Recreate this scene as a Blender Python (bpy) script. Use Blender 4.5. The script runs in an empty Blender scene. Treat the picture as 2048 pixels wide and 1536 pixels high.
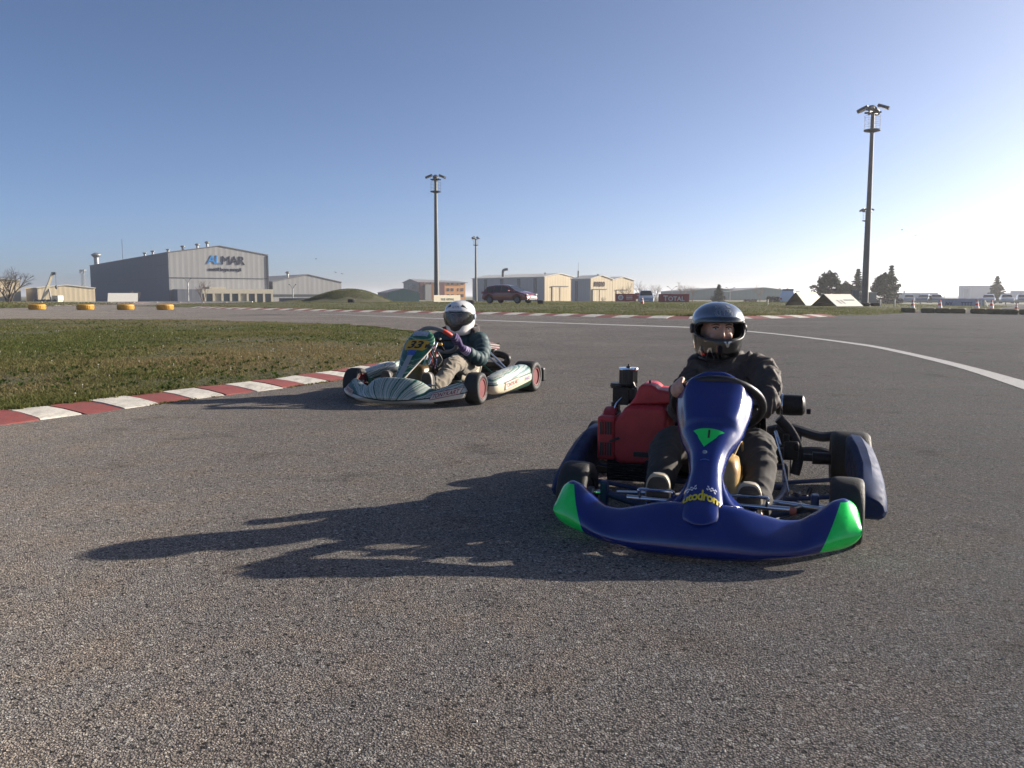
import bpy, bmesh, math, random
import numpy as np
from mathutils import Vector, Matrix, noise as mnoise

# ------------------------------------------------------------------ camera, sky, sun, exposure
scene = bpy.context.scene
FPX, HORIZON, CAM_H = 1700.0, 592.0, 0.915          # focal length and horizon row of the 2048 x 1536 photograph
PITCH = math.atan((768 - HORIZON) / FPX)
cam_data = bpy.data.cameras.new("camera")
cam_data.sensor_width = 36.0
cam_data.lens = FPX / 2048 * 36.0
cam_data.clip_start = 0.05
cam_data.clip_end = 20000
camera = bpy.data.objects.new("camera", cam_data)
scene.collection.objects.link(camera)
camera.location = (0, 0, CAM_H)
camera.rotation_euler = (math.pi / 2 - PITCH, 0, 0)
scene.camera = camera

SUN_EL, SUN_AZ = math.radians(18.5), math.radians(68.0)      # azimuth clockwise from +Y
world = bpy.data.worlds.new("World")
scene.world = world
world.use_nodes = True
wn = world.node_tree.nodes
wl = world.node_tree.links
sky = wn.new('ShaderNodeTexSky')
sky.sky_type = 'NISHITA'
sky.sun_disc = False
sky.sun_elevation = SUN_EL
sky.sun_rotation = SUN_AZ
sky.altitude = 0
sky.air_density = 0.42
sky.dust_density = 1.35
sky.ozone_density = 2.4
wl.new(sky.outputs[0], wn['Background'].inputs[0])
wn['Background'].inputs[1].default_value = 0.076
sun_data = bpy.data.lights.new("sun", 'SUN')
sun_data.energy = 5.0
sun_data.angle = math.radians(0.53)
sun_data.color = (1.0, 0.9, 0.77)
sun = bpy.data.objects.new("sun", sun_data)
scene.collection.objects.link(sun)
SUN_DIR = Vector((math.sin(SUN_AZ) * math.cos(SUN_EL), math.cos(SUN_AZ) * math.cos(SUN_EL), math.sin(SUN_EL)))
sun.rotation_euler = SUN_DIR.to_track_quat('Z', 'Y').to_euler()
sun.location = SUN_DIR * 50
scene.view_settings.view_transform = 'Standard'
scene.view_settings.look = 'None'
scene.view_settings.gamma = 1.0
scene.view_settings.exposure = 1.15
scene.render.engine = 'CYCLES'
scene.cycles.use_denoising = True
scene.cycles.max_bounces = 6
scene.cycles.volume_bounces = 0
scene.cycles.transparent_max_bounces = 16

# ------------------------------------------------------------------ helpers
random.seed(7)
rng = np.random.default_rng(7)
COL = scene.collection


def ground_pt(px, py, z=0.0):
    """World point on the level z seen at a pixel of the 2048 px photograph."""
    c, s = math.cos(PITCH), math.sin(PITCH)
    u, v = (px - 1024) / FPX, (768 - py) / FPX
    r = (u, c + v * s, -s + v * c)
    t = (z - CAM_H) / r[2]
    return Vector((r[0] * t, r[1] * t, z))


def at(px, py, dist):
    """World point at forward distance dist (m) seen at a pixel."""
    c, s = math.cos(PITCH), math.sin(PITCH)
    u, v = (px - 1024) / FPX, (768 - py) / FPX
    r = (u, c + v * s, -s + v * c)
    t = dist / r[1]
    return Vector((r[0] * t, dist, CAM_H + r[2] * t))


class MB:
    """Collects shapes; build() links them as one mesh object."""

    def __init__(self):
        self.v, self.f, self.m = [], [], []

    def add(self, verts, faces, mat=0, M=None):
        o = len(self.v)
        if M is not None:
            verts = [M @ Vector(p) for p in verts]
        self.v.extend([tuple(p) for p in verts])
        self.f.extend([tuple(o + i for i in q) for q in faces])
        self.m.extend([mat] * len(faces))
        return self

    def box(self, c, s, M=None, mat=0, taper=1.0):
        x, y, z = s[0] / 2, s[1] / 2, s[2] / 2
        t = taper
        vs = [(-x, -y, -z), (x, -y, -z), (x, y, -z), (-x, y, -z), (-x * t, -y * t, z), (x * t, -y * t, z), (x * t, y * t, z), (-x * t, y * t, z)]
        R = Matrix.Translation(c)
        if M is not None:
            R = R @ M
        return self.add(vs, [(0, 3, 2, 1), (4, 5, 6, 7), (0, 1, 5, 4), (1, 2, 6, 5), (2, 3, 7, 6), (3, 0, 4, 7)], mat, R)

    def ring_loft(self, rings, cap=True, closed=False, mat=0):
        n = len(rings[0])
        o = len(self.v)
        for r in rings:
            self.v.extend([tuple(p) for p in r])
        k = len(rings)
        for i in range(k if closed else k - 1):
            a, b = o + i * n, o + ((i + 1) % k) * n
            for j in range(n):
                self.f.append((a + j, a + (j + 1) % n, b + (j + 1) % n, b + j))
                self.m.append(mat)
        if cap and not closed:
            self.f.append(tuple(o + j for j in reversed(range(n))))
            self.f.append(tuple(o + (k - 1) * n + j for j in range(n)))
            self.m += [mat, mat]
        return self

    def tube(self, pts, r, seg=10, closed=False, mat=0, flat=1.0, cap=True):
        pts = [Vector(p) for p in pts]
        k = len(pts)
        rs = list(r) if hasattr(r, '__len__') else [r] * k
        rings = []
        up = None
        for i, p in enumerate(pts):
            if closed:
                d = pts[(i + 1) % k] - pts[i - 1]
            else:
                d = pts[min(i + 1, k - 1)] - pts[max(i - 1, 0)]
            d.normalize()
            if up is None:
                up = Vector((0, 0, 1)) if abs(d.z) < 0.9 else Vector((1, 0, 0))
            a = d.cross(up)
            if a.length < 1e-4:
                a = d.orthogonal()
            a.normalize()
            up = a.cross(d).normalized()
            rings.append([p + (a * math.cos(t) + up * math.sin(t) * flat) * rs[i] for t in [2 * math.pi * j / seg for j in range(seg)]])
        return self.ring_loft(rings, cap, closed, mat)

    def lathe(self, prof, M=None, seg=24, mat=0, closed=False):
        """prof: (radius, height) pairs about local z."""
        rings = []
        for r, h in prof:
            ring = [Vector((r * math.cos(2 * math.pi * j / seg), r * math.sin(2 * math.pi * j / seg), h)) for j in range(seg)]
            if M is not None:
                ring = [M @ p for p in ring]
            rings.append(ring)
        return self.ring_loft(rings, not closed, closed, mat)

    def prism(self, outline, d0, d1, M=None, mat=0):
        n = len(outline)
        vs = [(a, b, d0) for a, b in outline] + [(a, b, d1) for a, b in outline]
        fs = [tuple(reversed(range(n))), tuple(range(n, 2 * n))] + [(j, (j + 1) % n, n + (j + 1) % n, n + j) for j in range(n)]
        return self.add(vs, fs, mat, M)

    def build(self, name, mat, parent=None, smooth=40, bevel=0, bseg=2, subsurf=0, solid=0, loc=None, rot=None):
        me = bpy.data.meshes.new(name)
        me.from_pydata(self.v, [], self.f)
        mats = mat if isinstance(mat, (list, tuple)) else [mat]
        for q in mats:
            me.materials.append(q)
        if len(mats) > 1:
            me.polygons.foreach_set('material_index', self.m)
        bm = bmesh.new()
        bm.from_mesh(me)
        bmesh.ops.recalc_face_normals(bm, faces=bm.faces)
        bm.to_mesh(me)
        bm.free()
        if smooth:
            me.polygons.foreach_set('use_smooth', [True] * len(me.polygons))
            if smooth < 180:
                me.set_sharp_from_angle(angle=math.radians(smooth))
        o = bpy.data.objects.new(name, me)
        COL.objects.link(o)
        if parent is not None:
            o.parent = parent
        if loc is not None:
            o.location = loc
        if rot is not None:
            o.rotation_euler = rot
        if solid:
            md = o.modifiers.new('solid', 'SOLIDIFY')
            md.thickness = solid
            md.offset = -1
        if bevel:
            md = o.modifiers.new('bevel', 'BEVEL')
            md.width = bevel
            md.segments = bseg
            md.limit_method = 'ANGLE'
            md.angle_limit = math.radians(40)
        if subsurf:
            md = o.modifiers.new('sub', 'SUBSURF')
            md.levels = md.render_levels = subsurf
        return o


def tag(o, label=None, cat=None, group=None, kind=None):
    if label: o['label'] = label
    if cat: o['category'] = cat
    if group: o['group'] = group
    if kind: o['kind'] = kind
    return o


def empty(name, loc, rz=0.0, scale=1.0):
    o = bpy.data.objects.new(name, None)
    COL.objects.link(o)
    o.location = loc
    o.rotation_euler = (0, 0, rz)
    o.scale = (scale,) * 3
    o.empty_display_size = 0.2
    return o


def copy_tree(o, parent=None):
    kids = list(o.children)
    c = o.copy()
    COL.objects.link(c)
    c.parent = parent
    for ch in kids:
        copy_tree(ch, c)
    return c


def rot(axis, deg):
    return Matrix.Rotation(math.radians(deg), 4, axis)


def T(x, y, z):
    return Matrix.Translation((x, y, z))


def interp(x, xs, ys):
    return float(np.interp(x, xs, ys))


def smooth_path(pts, n=40, closed=False):
    """Catmull-Rom through the points."""
    P = [Vector(p) for p in pts]
    k = len(P)
    out = []
    segs = k if closed else k - 1
    per = max(2, n // segs)
    for i in range(segs):
        p0 = P[(i - 1) % k] if closed or i > 0 else P[0] * 2 - P[1]
        p1, p2 = P[i], P[(i + 1) % k]
        p3 = P[(i + 2) % k] if closed or i + 2 < k else P[-1] * 2 - P[-2]
        for j in range(per):
            t = j / per
            out.append(0.5 * ((2 * p1) + (p2 - p0) * t + (2 * p0 - 5 * p1 + 4 * p2 - p3) * t * t + (3 * p1 - p0 - 3 * p2 + p3) * t ** 3))
    if not closed:
        out.append(P[-1])
    return out


def evaluated_mesh(o):
    dg = bpy.context.evaluated_depsgraph_get()
    return bpy.data.meshes.new_from_object(o.evaluated_get(dg))


def text_geo(s, size=1.0, extrude=0.0, shear=0.0, bold=0.0, spacing=1.0, align='CENTER'):
    """Vertices and faces of a line of lettering in the xy plane."""
    cu = bpy.data.curves.new('lettering', 'FONT')
    cu.body = s
    cu.size = size
    cu.extrude = extrude
    cu.shear = shear
    cu.offset = bold
    cu.space_character = spacing
    cu.align_x = align
    cu.align_y = 'CENTER'
    cu.resolution_u = 3
    o = bpy.data.objects.new('lettering', cu)
    COL.objects.link(o)
    bpy.context.view_layer.update()
    me = evaluated_mesh(o)
    vs = [Vector(v.co) for v in me.vertices]
    fs = [tuple(p.vertices) for p in me.polygons]
    bpy.data.objects.remove(o)
    bpy.data.curves.remove(cu)
    bpy.data.meshes.remove(me)
    return vs, fs


# ------------------------------------------------------------------ materials
def new_mat(name):
    m = bpy.data.materials.new(name)
    m.use_nodes = True
    nt = m.node_tree
    return m, nt, nt.nodes['Principled BSDF']


def nd(nt, kind, **kw):
    n = nt.nodes.new(kind)
    for k, v in kw.items():
        if k in n.inputs:
            n.inputs[k].default_value = v
        else:
            setattr(n, k, v)
    return n


def ramp(nt, fac, stops, interp='LINEAR'):
    r = nt.nodes.new('ShaderNodeValToRGB')
    r.color_ramp.interpolation = interp
    el = r.color_ramp.elements
    while len(el) > 1:
        el.remove(el[0])
    el[0].position = stops[0][0]
    el[0].color = (*stops[0][1], 1) if len(stops[0][1]) == 3 else stops[0][1]
    for p, c in stops[1:]:
        e = el.new(p)
        e.color = (*c, 1) if len(c) == 3 else c
    nt.links.new(fac, r.inputs[0])
    return r.outputs[0]


def mixc(nt, fac, a, b, mode='MIX'):
    m = nt.nodes.new('ShaderNodeMix')
    m.data_type = 'RGBA'
    m.blend_type = mode
    for sock, val in ((m.inputs[0], fac), (m.inputs[6], a), (m.inputs[7], b)):
        if hasattr(val, 'is_linked'):
            nt.links.new(val, sock)
        else:
            sock.default_value = (*val, 1) if isinstance(val, tuple) and len(val) == 3 else val
    return m.outputs[2]


def math_n(nt, op, a, b=None, clamp=False):
    m = nt.nodes.new('ShaderNodeMath')
    m.operation = op
    m.use_clamp = clamp
    for i, val in enumerate((a, b)):
        if val is None: continue
        if hasattr(val, 'is_linked'):
            nt.links.new(val, m.inputs[i])
        else:
            m.inputs[i].default_value = val
    return m.outputs[0]


def obj_xyz(nt):
    tc = nt.nodes.new('ShaderNodeTexCoord')
    sp = nt.nodes.new('ShaderNodeSeparateXYZ')
    nt.links.new(tc.outputs['Object'], sp.inputs[0])
    return tc.outputs['Object'], sp.outputs[0], sp.outputs[1], sp.outputs[2]


def noise_n(nt, vec, scale, detail=4, rough=0.6):
    n = nd(nt, 'ShaderNodeTexNoise')
    n.inputs['Scale'].default_value = scale
    n.inputs['Detail'].default_value = detail
    n.inputs['Roughness'].default_value = rough
    if vec is not None:
        nt.links.new(vec, n.inputs['Vector'])
    return n.outputs[0]


def bump(nt, bsdf, height, strength=0.3, dist=0.01):
    b = nd(nt, 'ShaderNodeBump')
    b.inputs['Strength'].default_value = strength
    b.inputs['Distance'].default_value = dist
    nt.links.new(height, b.inputs['Height'])
    nt.links.new(b.outputs[0], bsdf.inputs['Normal'])


def plain(name, col, rough=0.5, metal=0.0, vary=0.15, scale=6.0, bumpv=0.0, bscale=60, coat=0.0, dirt=0.0, dirtcol=(0.12, 0.1, 0.08)):
    m, nt, b = new_mat(name)
    tc = nd(nt, 'ShaderNodeTexCoord')
    n = noise_n(nt, tc.outputs['Object'], scale, 5)
    lo = tuple(max(0, c * (1 - vary)) for c in col)
    hi = tuple(min(1, c * (1 + vary)) for c in col)
    c = ramp(nt, n, [(0.3, lo), (0.7, hi)])
    if dirt:
        n2 = noise_n(nt, tc.outputs['Object'], scale * 2.7, 8, 0.7)
        f = ramp(nt, n2, [(0.45, (0, 0, 0)), (0.75, (dirt,) * 3)])
        c = mixc(nt, f, c, dirtcol)
        rr = ramp(nt, n2, [(0.4, (rough,) * 3), (0.75, (min(1, rough + 0.3),) * 3)])
        nt.links.new(rr, b.inputs['Roughness'])
    else:
        b.inputs['Roughness'].default_value = rough
    nt.links.new(c, b.inputs['Base Color'])
    b.inputs['Metallic'].default_value = metal
    if coat:
        b.inputs['Coat Weight'].default_value = coat
        b.inputs['Coat Roughness'].default_value = 0.06
    if bumpv:
        n3 = noise_n(nt, tc.outputs['Object'], bscale, 4)
        bump(nt, b, n3, bumpv, 0.01)
    return m
# ------------------------------------------------------------------ asphalt, grass, kerbs
def asphalt_material():
    m, nt, b = new_mat('asphalt')
    tc = nd(nt, 'ShaderNodeTexCoord')
    P = tc.outputs['Object']
    v1 = nd(nt, 'ShaderNodeTexVoronoi'); v1.inputs['Scale'].default_value = 178; nt.links.new(P, v1.inputs['Vector'])
    v2 = nd(nt, 'ShaderNodeTexVoronoi'); v2.inputs['Scale'].default_value = 365; nt.links.new(P, v2.inputs['Vector'])
    sep = nd(nt, 'ShaderNodeSeparateColor'); nt.links.new(v1.outputs['Color'], sep.inputs[0])
    sep2 = nd(nt, 'ShaderNodeSeparateColor'); nt.links.new(v2.outputs['Color'], sep2.inputs[0])
    chip = ramp(nt, sep.outputs[0], [(0.0, (0.153, 0.140, 0.128)), (0.45, (0.275, 0.251, 0.228)), (0.8, (0.434, 0.393, 0.352)), (0.95, (0.667, 0.604, 0.528)), (1.0, (0.800, 0.800, 0.714))])
    chip2 = ramp(nt, sep2.outputs[1], [(0.0, (0.151, 0.137, 0.125)), (0.7, (0.308, 0.282, 0.256)), (1.0, (0.550, 0.500, 0.434))])
    c = mixc(nt, 0.4, chip, chip2)
    edge = ramp(nt, v1.outputs['Distance'], [(0.35, (1, 1, 1)), (0.75, (0.36, 0.36, 0.37))])
    c = mixc(nt, 1.0, c, edge, 'MULTIPLY')
    v3 = nd(nt, 'ShaderNodeTexVoronoi'); v3.inputs['Scale'].default_value = 62; nt.links.new(P, v3.inputs['Vector'])
    sep3 = nd(nt, 'ShaderNodeSeparateColor'); nt.links.new(v3.outputs['Color'], sep3.inputs[0])
    near3 = math_n(nt, 'LESS_THAN', v3.outputs['Distance'], 0.42)
    c = mixc(nt, math_n(nt, 'MULTIPLY', math_n(nt, 'GREATER_THAN', sep3.outputs[0], 0.94), near3), c, (0.46, 0.44, 0.40))
    c = mixc(nt, math_n(nt, 'MULTIPLY', math_n(nt, 'LESS_THAN', sep3.outputs[1], 0.10), near3), c, (0.05, 0.048, 0.047))
    # large patches, old stains, rubbered line
    big = noise_n(nt, P, 0.35, 5, 0.6)
    c = mixc(nt, 1.0, c, ramp(nt, big, [(0.3, (0.80, 0.80, 0.81)), (0.7, (1.1, 1.09, 1.07))]), 'MULTIPLY')
    st = noise_n(nt, P, 1.7, 8, 0.72)
    c = mixc(nt, 1.0, c, ramp(nt, st, [(0.32, (0.62, 0.61, 0.62)), (0.44, (1, 1, 1))]), 'MULTIPLY')
    warm = noise_n(nt, P, 4.0, 3, 0.5)
    c = mixc(nt, 1.0, c, ramp(nt, warm, [(0.42, (1, 1, 1)), (0.72, (1.1, 1.02, 0.94))]), 'MULTIPLY')
    nt.links.new(c, b.inputs['Base Color'])
    b.inputs['Roughness'].default_value = 0.95
    b.inputs['Specular IOR Level'].default_value = 0.15
    if 'Diffuse Roughness' in b.inputs:
        b.inputs['Diffuse Roughness'].default_value = 1.0
    h1 = math_n(nt, 'MULTIPLY', v1.outputs['Distance'], -1.0)
    rnd = math_n(nt, 'MULTIPLY', sep.outputs[2], 0.8)
    h = math_n(nt, 'ADD', h1, rnd)
    h = math_n(nt, 'ADD', h, math_n(nt, 'MULTIPLY', v2.outputs['Distance'], -0.5))
    bump(nt, b, h, 1.0, 0.0037)
    return m


M_ASPHALT = asphalt_material()


def sheet(name, poly, z, mat):
    mb = MB()
    mb.add([(p[0], p[1], z) for p in poly], [tuple(range(len(poly)))])
    return mb.build(name, mat, smooth=0)


def field_material(name, green, dry, dirt=(0.12, 0.095, 0.06), scale=0.5):
    m, nt, b = new_mat(name)
    tc = nd(nt, 'ShaderNodeTexCoord')
    P = tc.outputs['Object']
    c = ramp(nt, noise_n(nt, P, scale, 7, 0.65), [(0.35, green), (0.5, tuple((a + d) / 2 for a, d in zip(green, dry))), (0.65, dry)])
    c = mixc(nt, ramp(nt, noise_n(nt, P, scale * 9, 6, 0.7), [(0.5, (0, 0, 0)), (0.7, (0.8, 0.8, 0.8))]), c, dirt)
    nt.links.new(c, b.inputs['Base Color'])
    b.inputs['Roughness'].default_value = 0.95
    bump(nt, b, noise_n(nt, P, scale * 40, 6, 0.7), 0.8, 0.05)
    return m


M_FIELD = field_material('far_field', (0.07, 0.085, 0.03), (0.13, 0.115, 0.06), scale=0.05)
M_SOIL = field_material('turf_soil', (0.04, 0.052, 0.016), (0.09, 0.078, 0.036), (0.085, 0.07, 0.04), scale=0.9)

ground = sheet('ground', [(-7000, -300), (7000, -300), (7000, 9000), (-7000, 9000)], -0.45, M_FIELD)
tag(ground, kind='structure')
# the asphalt slab of the circuit with its paddock
slab = MB()
outl = [(-160, -60), (160, -60), (160, 130), (60, 96), (20, 75), (-20, 80), (-45, 140), (-160, 140)]
slab.prism(outl, -0.5, 0.0)
track = slab.build('track', M_ASPHALT, smooth=0)
tag(track, kind='structure')


def in_poly(P, poly):
    x, y = P[:, 0], P[:, 1]
    inside = np.zeros(len(P), bool)
    n = len(poly)
    for i in range(n):
        x1, y1 = poly[i][:2]
        x2, y2 = poly[(i + 1) % n][:2]
        cnd = (y1 > y) != (y2 > y)
        with np.errstate(divide='ignore', invalid='ignore'):
            xi = (x2 - x1) * (y - y1) / (y2 - y1) + x1
        inside ^= cnd & (x < xi)
    return inside


def dist_line(P, line):
    d = np.full(len(P), 1e9)
    for (a, b) in zip(line[:-1], line[1:]):
        a = np.array(a[:2]); b = np.array(b[:2])
        ab = b - a
        t = np.clip(((P[:, :2] - a) @ ab) / (ab @ ab + 1e-12), 0, 1)
        q = a + t[:, None] * ab
        d = np.minimum(d, np.hypot(P[:, 0] - q[:, 0], P[:, 1] - q[:, 1]))
    return d


def vnoise(P, scale, seed=0.0):
    return np.array([mnoise.noise((p[0] * scale + seed, p[1] * scale, seed)) for p in P])


def offset_path(pts, d):
    out = []
    for i, p in enumerate(pts):
        a = pts[max(i - 1, 0)]
        b = pts[min(i + 1, len(pts) - 1)]
        t = (b - a); t.z = 0; t.normalize()
        out.append(p + Vector((-t.y, t.x, 0)) * d)
    return out


def resample(pts, step):
    out = [pts[0].copy()]
    acc = 0.0
    for a, b in zip(pts[:-1], pts[1:]):
        L = (b - a).length
        pos = step - acc
        while pos <= L:
            out.append(a.lerp(b, pos / L))
            pos += step
        acc = (acc + L) % step if L else acc
    return out


# infield island: track-side edge of its kerb, from the near left round the tip to the far side
edge_px = [(-420, 935), (-200, 890), (0, 851), (123, 836), (258, 816), (402, 797), (560, 777), (690, 758), (830, 733), (940, 714), (985, 704), (998, 695), (988, 685), (940, 676), (880, 668), (825, 662), (770, 655.5), (700, 651), (600, 646.5), (480, 643.5), (300, 641), (0, 639.5), (-400, 638)]
edge = smooth_path([ground_pt(*p) for p in edge_px], 400)
KW = 0.43
inner = offset_path(edge, KW)                      # grass side of the kerb


def kerb_material(name, col, dirty):
    m, nt, b = new_mat(name)
    tc = nd(nt, 'ShaderNodeTexCoord')
    P = tc.outputs['Object']
    n = noise_n(nt, P, 7, 8, 0.7)
    c = ramp(nt, n, [(0.3, tuple(x * 0.72 for x in col)), (0.6, col)])
    chips = noise_n(nt, P, 55, 5, 0.7)
    c = mixc(nt, ramp(nt, chips, [(0.54, (0, 0, 0)), (0.66, (dirty,) * 3)]), c, (0.14, 0.12, 0.10))
    rub = nd(nt, 'ShaderNodeMapping'); rub.inputs['Rotation'].default_value = (0, 0, 0.4); rub.inputs['Scale'].default_value = (6, 1.2, 1)
    nt.links.new(P, rub.inputs[0])
    c = mixc(nt, ramp(nt, noise_n(nt, rub.outputs[0], 2.0, 6, 0.7), [(0.5, (0, 0, 0)), (0.72, (0.55,) * 3)]), c, (0.075, 0.07, 0.066))
    nt.links.new(c, b.inputs['Base Color'])
    b.inputs['Roughness'].default_value = 0.75
    bump(nt, b, noise_n(nt, P, 160, 4, 0.7), 0.5, 0.006)
    return m


M_KRED = kerb_material('kerb_red_paint', (0.235, 0.052, 0.045), 0.55)
M_KWHITE = kerb_material('kerb_white_paint', (0.56, 0.53, 0.47), 0.5)


def kerb(name, outer_line, width, pitch, raise_in=0.05, start=0, gapj=0.008):
    """A row of kerb blocks; the outer line is the track side."""
    base = MB()
    o = resample(outer_line, pitch)
    root = None
    rows = offset_path(o, width)
    base.ring_loft([[(a.x, a.y, -0.05), (b.x, b.y, -0.05), (b.x, b.y, raise_in - 0.014), (a.x, a.y, -0.006)] for a, b in zip(o, rows)])
    root = base.build(name, plain(name + '_concrete', (0.2, 0.18, 0.16), 0.9, bumpv=0.4), smooth=0)
    tag(root, kind='structure')
    for i in range(len(o) - 1):
        a0, a1, b0, b1 = o[i], o[i + 1], rows[i], rows[i + 1]
        g = gapj / max((a1 - a0).length, 0.05)
        A0, A1 = a0.lerp(a1, g), a0.lerp(a1, 1 - g)
        B0, B1 = b0.lerp(b1, g), b0.lerp(b1, 1 - g)
        j = [random.uniform(-0.022, 0.022) for _ in range(4)]
        prof = [(0.0, 0.004), (0.10, 0.014), (0.55, raise_in * 0.75), (1.0, raise_in)]
        rings = []
        for t, z in prof:
            p, q = A0.lerp(B0, t), A1.lerp(B1, t)
            k = (j[0] if t == 0 else 0)
            d = (B0 - A0).normalized() * k
            rings.append([(p.x + d.x, p.y + d.y, -0.04), (q.x + d.x, q.y + d.y, -0.04), (q.x + d.x, q.y + d.y, z + j[1] * 0.3), (p.x + d.x, p.y + d.y, z + j[2] * 0.3)])
        mb = MB().ring_loft(rings)
        mb.build('kerb_block', M_KWHITE if (i + start) % 2 else M_KRED, root, smooth=30)
    return root


near_i = [i for i, p in enumerate(edge) if True]
# blocks on the near side and the tip
k_end = max(i for i, p in enumerate(edge) if p.y < 27 and i < len(edge) * 0.8)
kerb('infield_kerb', edge[:k_end], KW, 0.36, 0.05, start=0)

# far bank: its kerb line on the track side (left to right)
fk_px = [(380, 615.5), (440, 617.5), (500, 619), (600, 621), (700, 623.5), (850, 626), (1000, 629), (1150, 633), (1300, 636.5), (1400, 637.8), (1500, 637.5), (1600, 635.5), (1690, 632)]
fk = smooth_path([ground_pt(*p) for p in fk_px], 200)
kerb('bank_kerb', fk, 0.85, 0.92, 0.10, start=1)
fk_in = offset_path(fk, 0.85)
# kerb piece by the far left chicane
lk = smooth_path([ground_pt(*p) for p in [(70, 613.2), (150, 611.5), (200, 610), (250, 608), (300, 606)]], 60)
kerb('chicane_kerb', lk, 0.7, 0.9, 0.08, start=1)

bank_poly = [tuple(p[:2]) for p in fk_in] + [tuple(ground_pt(*p)[:2]) for p in [(1740, 630.5), (1800, 627.5), (1835, 621)]] + [(34, 60), (44, 75), (30, 110), (-5, 115), (-38, 100), (-34, 76)]
isl_poly = [tuple(p[:2]) for p in inner]


def smoothstep(x):
    x = np.clip(x, 0, 1)
    return x * x * (3 - 2 * x)


def bank_height(P):
    d = dist_line(P, bank_poly + [bank_poly[0]])
    h = 0.25 * smoothstep(d / 15.0) + 0.05 * smoothstep(d / 0.6)
    # the mound behind the red-white kerb
    mc = at(700, 600, 86)
    r = np.hypot((P[:, 0] - mc.x) / 4.6, (P[:, 1] - mc.y) / 4.5)
    mound = 1.32 * np.clip(1 - r ** 2, 0, 1) ** 1.35 + 0.22 * np.exp(-(((P[:, 0] - mc.x + 4.6) / 2.4) ** 2 + ((P[:, 1] - mc.y) / 3) ** 2))
    return h + mound


def isle_height(P):
    d = dist_line(P, [tuple(p[:2]) for p in inner])
    return 0.035 + 0.05 * smoothstep(d / 2.5) + 0.03 * np.clip(vnoise(P, 0.7, 3.1), -1, 1) * smoothstep(d / 1.0)


def grass_ground(name, poly, height, step, mat):
    """Triangulated turf surface filling a polygon."""
    pl = np.array(poly)
    x0, y0 = pl.min(0) - step
    x1, y1 = pl.max(0) + step
    xs = np.arange(x0, x1, step)
    ys = np.arange(y0, y1, step)
    G = np.stack(np.meshgrid(xs, ys), -1).reshape(-1, 2)
    ok = in_poly(G, poly)
    d = dist_line(G, list(poly) + [poly[0]])
    ok &= d > step * 0.35
    pts = [Vector((a, b)) for a, b in G[ok]]
    edge_pts = [Vector(p) for p in poly]
    from mathutils.geometry import delaunay_2d_cdt
    n = len(edge_pts)
    allp = edge_pts + pts
    V, E_, F_, *_ = delaunay_2d_cdt(allp, [(i, (i + 1) % n) for i in range(n)], [], 1, 1e-5)
    V = np.array([tuple(v) for v in V])
    F_ = [f for f in F_ if in_poly(np.array([V[list(f)].mean(0)]), poly)[0]]
    Z = height(V)
    mb = MB()
    mb.add([(a, b, z) for (a, b), z in zip(V, Z)], F_)
    # a skirt down into the slab
    o = mb.build(name, mat, smooth=180)
    tag(o, kind='structure')
    return o


isle_clip = [p for p in isl_poly if p[0] > -60]
grass_ground('infield_turf', isle_clip, isle_height, 0.9, M_SOIL)
grass_ground('bank_turf', bank_poly, bank_height, 2.0, M_SOIL)
left_poly = [tuple(ground_pt(*p)[:2]) for p in [(-300, 617.5), (0, 617), (68, 615.5), (72, 613.6), (140, 611.8), (200, 610.2)]] + [(-44, 100), (-90, 120), (-120, 90)]


def left_height(P):
    return 0.03 + 0.12 * smoothstep(dist_line(P, left_poly + [left_poly[0]]) / 6)


grass_ground('verge_turf', left_poly, left_height, 2.5, M_SOIL)


# ------------------------------------------------------------------ white edge line
def line_strip(name, up, lo):
    U = smooth_path([ground_pt(*p) for p in up], 90)
    Lw = smooth_path([ground_pt(*p) for p in lo], 90)
    mb = MB()
    n = len(U)
    mb.add([(p.x, p.y, 0.004) for p in U] + [(p.x, p.y, 0.004) for p in Lw], [(i, i + 1, n + i + 1, n + i) for i in range(n - 1)])
    m, nt, b = new_mat('line_paint')
    tc = nd(nt, 'ShaderNodeTexCoord')
    c = ramp(nt, noise_n(nt, tc.outputs['Object'], 60, 6, 0.75), [(0.3, (0.18, 0.175, 0.17)), (0.5, (0.35, 0.35, 0.345)), (0.7, (0.44, 0.44, 0.43))])
    nt.links.new(c, b.inputs['Base Color'])
    b.inputs['Roughness'].default_value = 0.8
    bump(nt, b, noise_n(nt, tc.outputs['Object'], 180, 3), 0.6, 0.004)
    o = mb.build(name, m, smooth=0)
    return tag(o, kind='structure')


xs_ = [640, 670, 700, 950, 1200, 1387, 1500, 1600, 1700, 1768, 1901, 2048, 2200, 2420]
yu = [629.0, 629.3, 629.6, 639.5, 648.2, 654.6, 662.5, 672.5, 684.8, 695, 723.6, 762, 810, 910]
yl = [629.3, 629.9, 630.5, 641.0, 650.0, 656.6, 664.6, 675.2, 688.6, 700.6, 733.4, 784, 843, 966]
yl = [u + (l - u) * 0.8 for u, l in zip(yu, yl)]
line_strip('edge_line', list(zip(xs_, yu)), list(zip(xs_, yl)))


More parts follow.
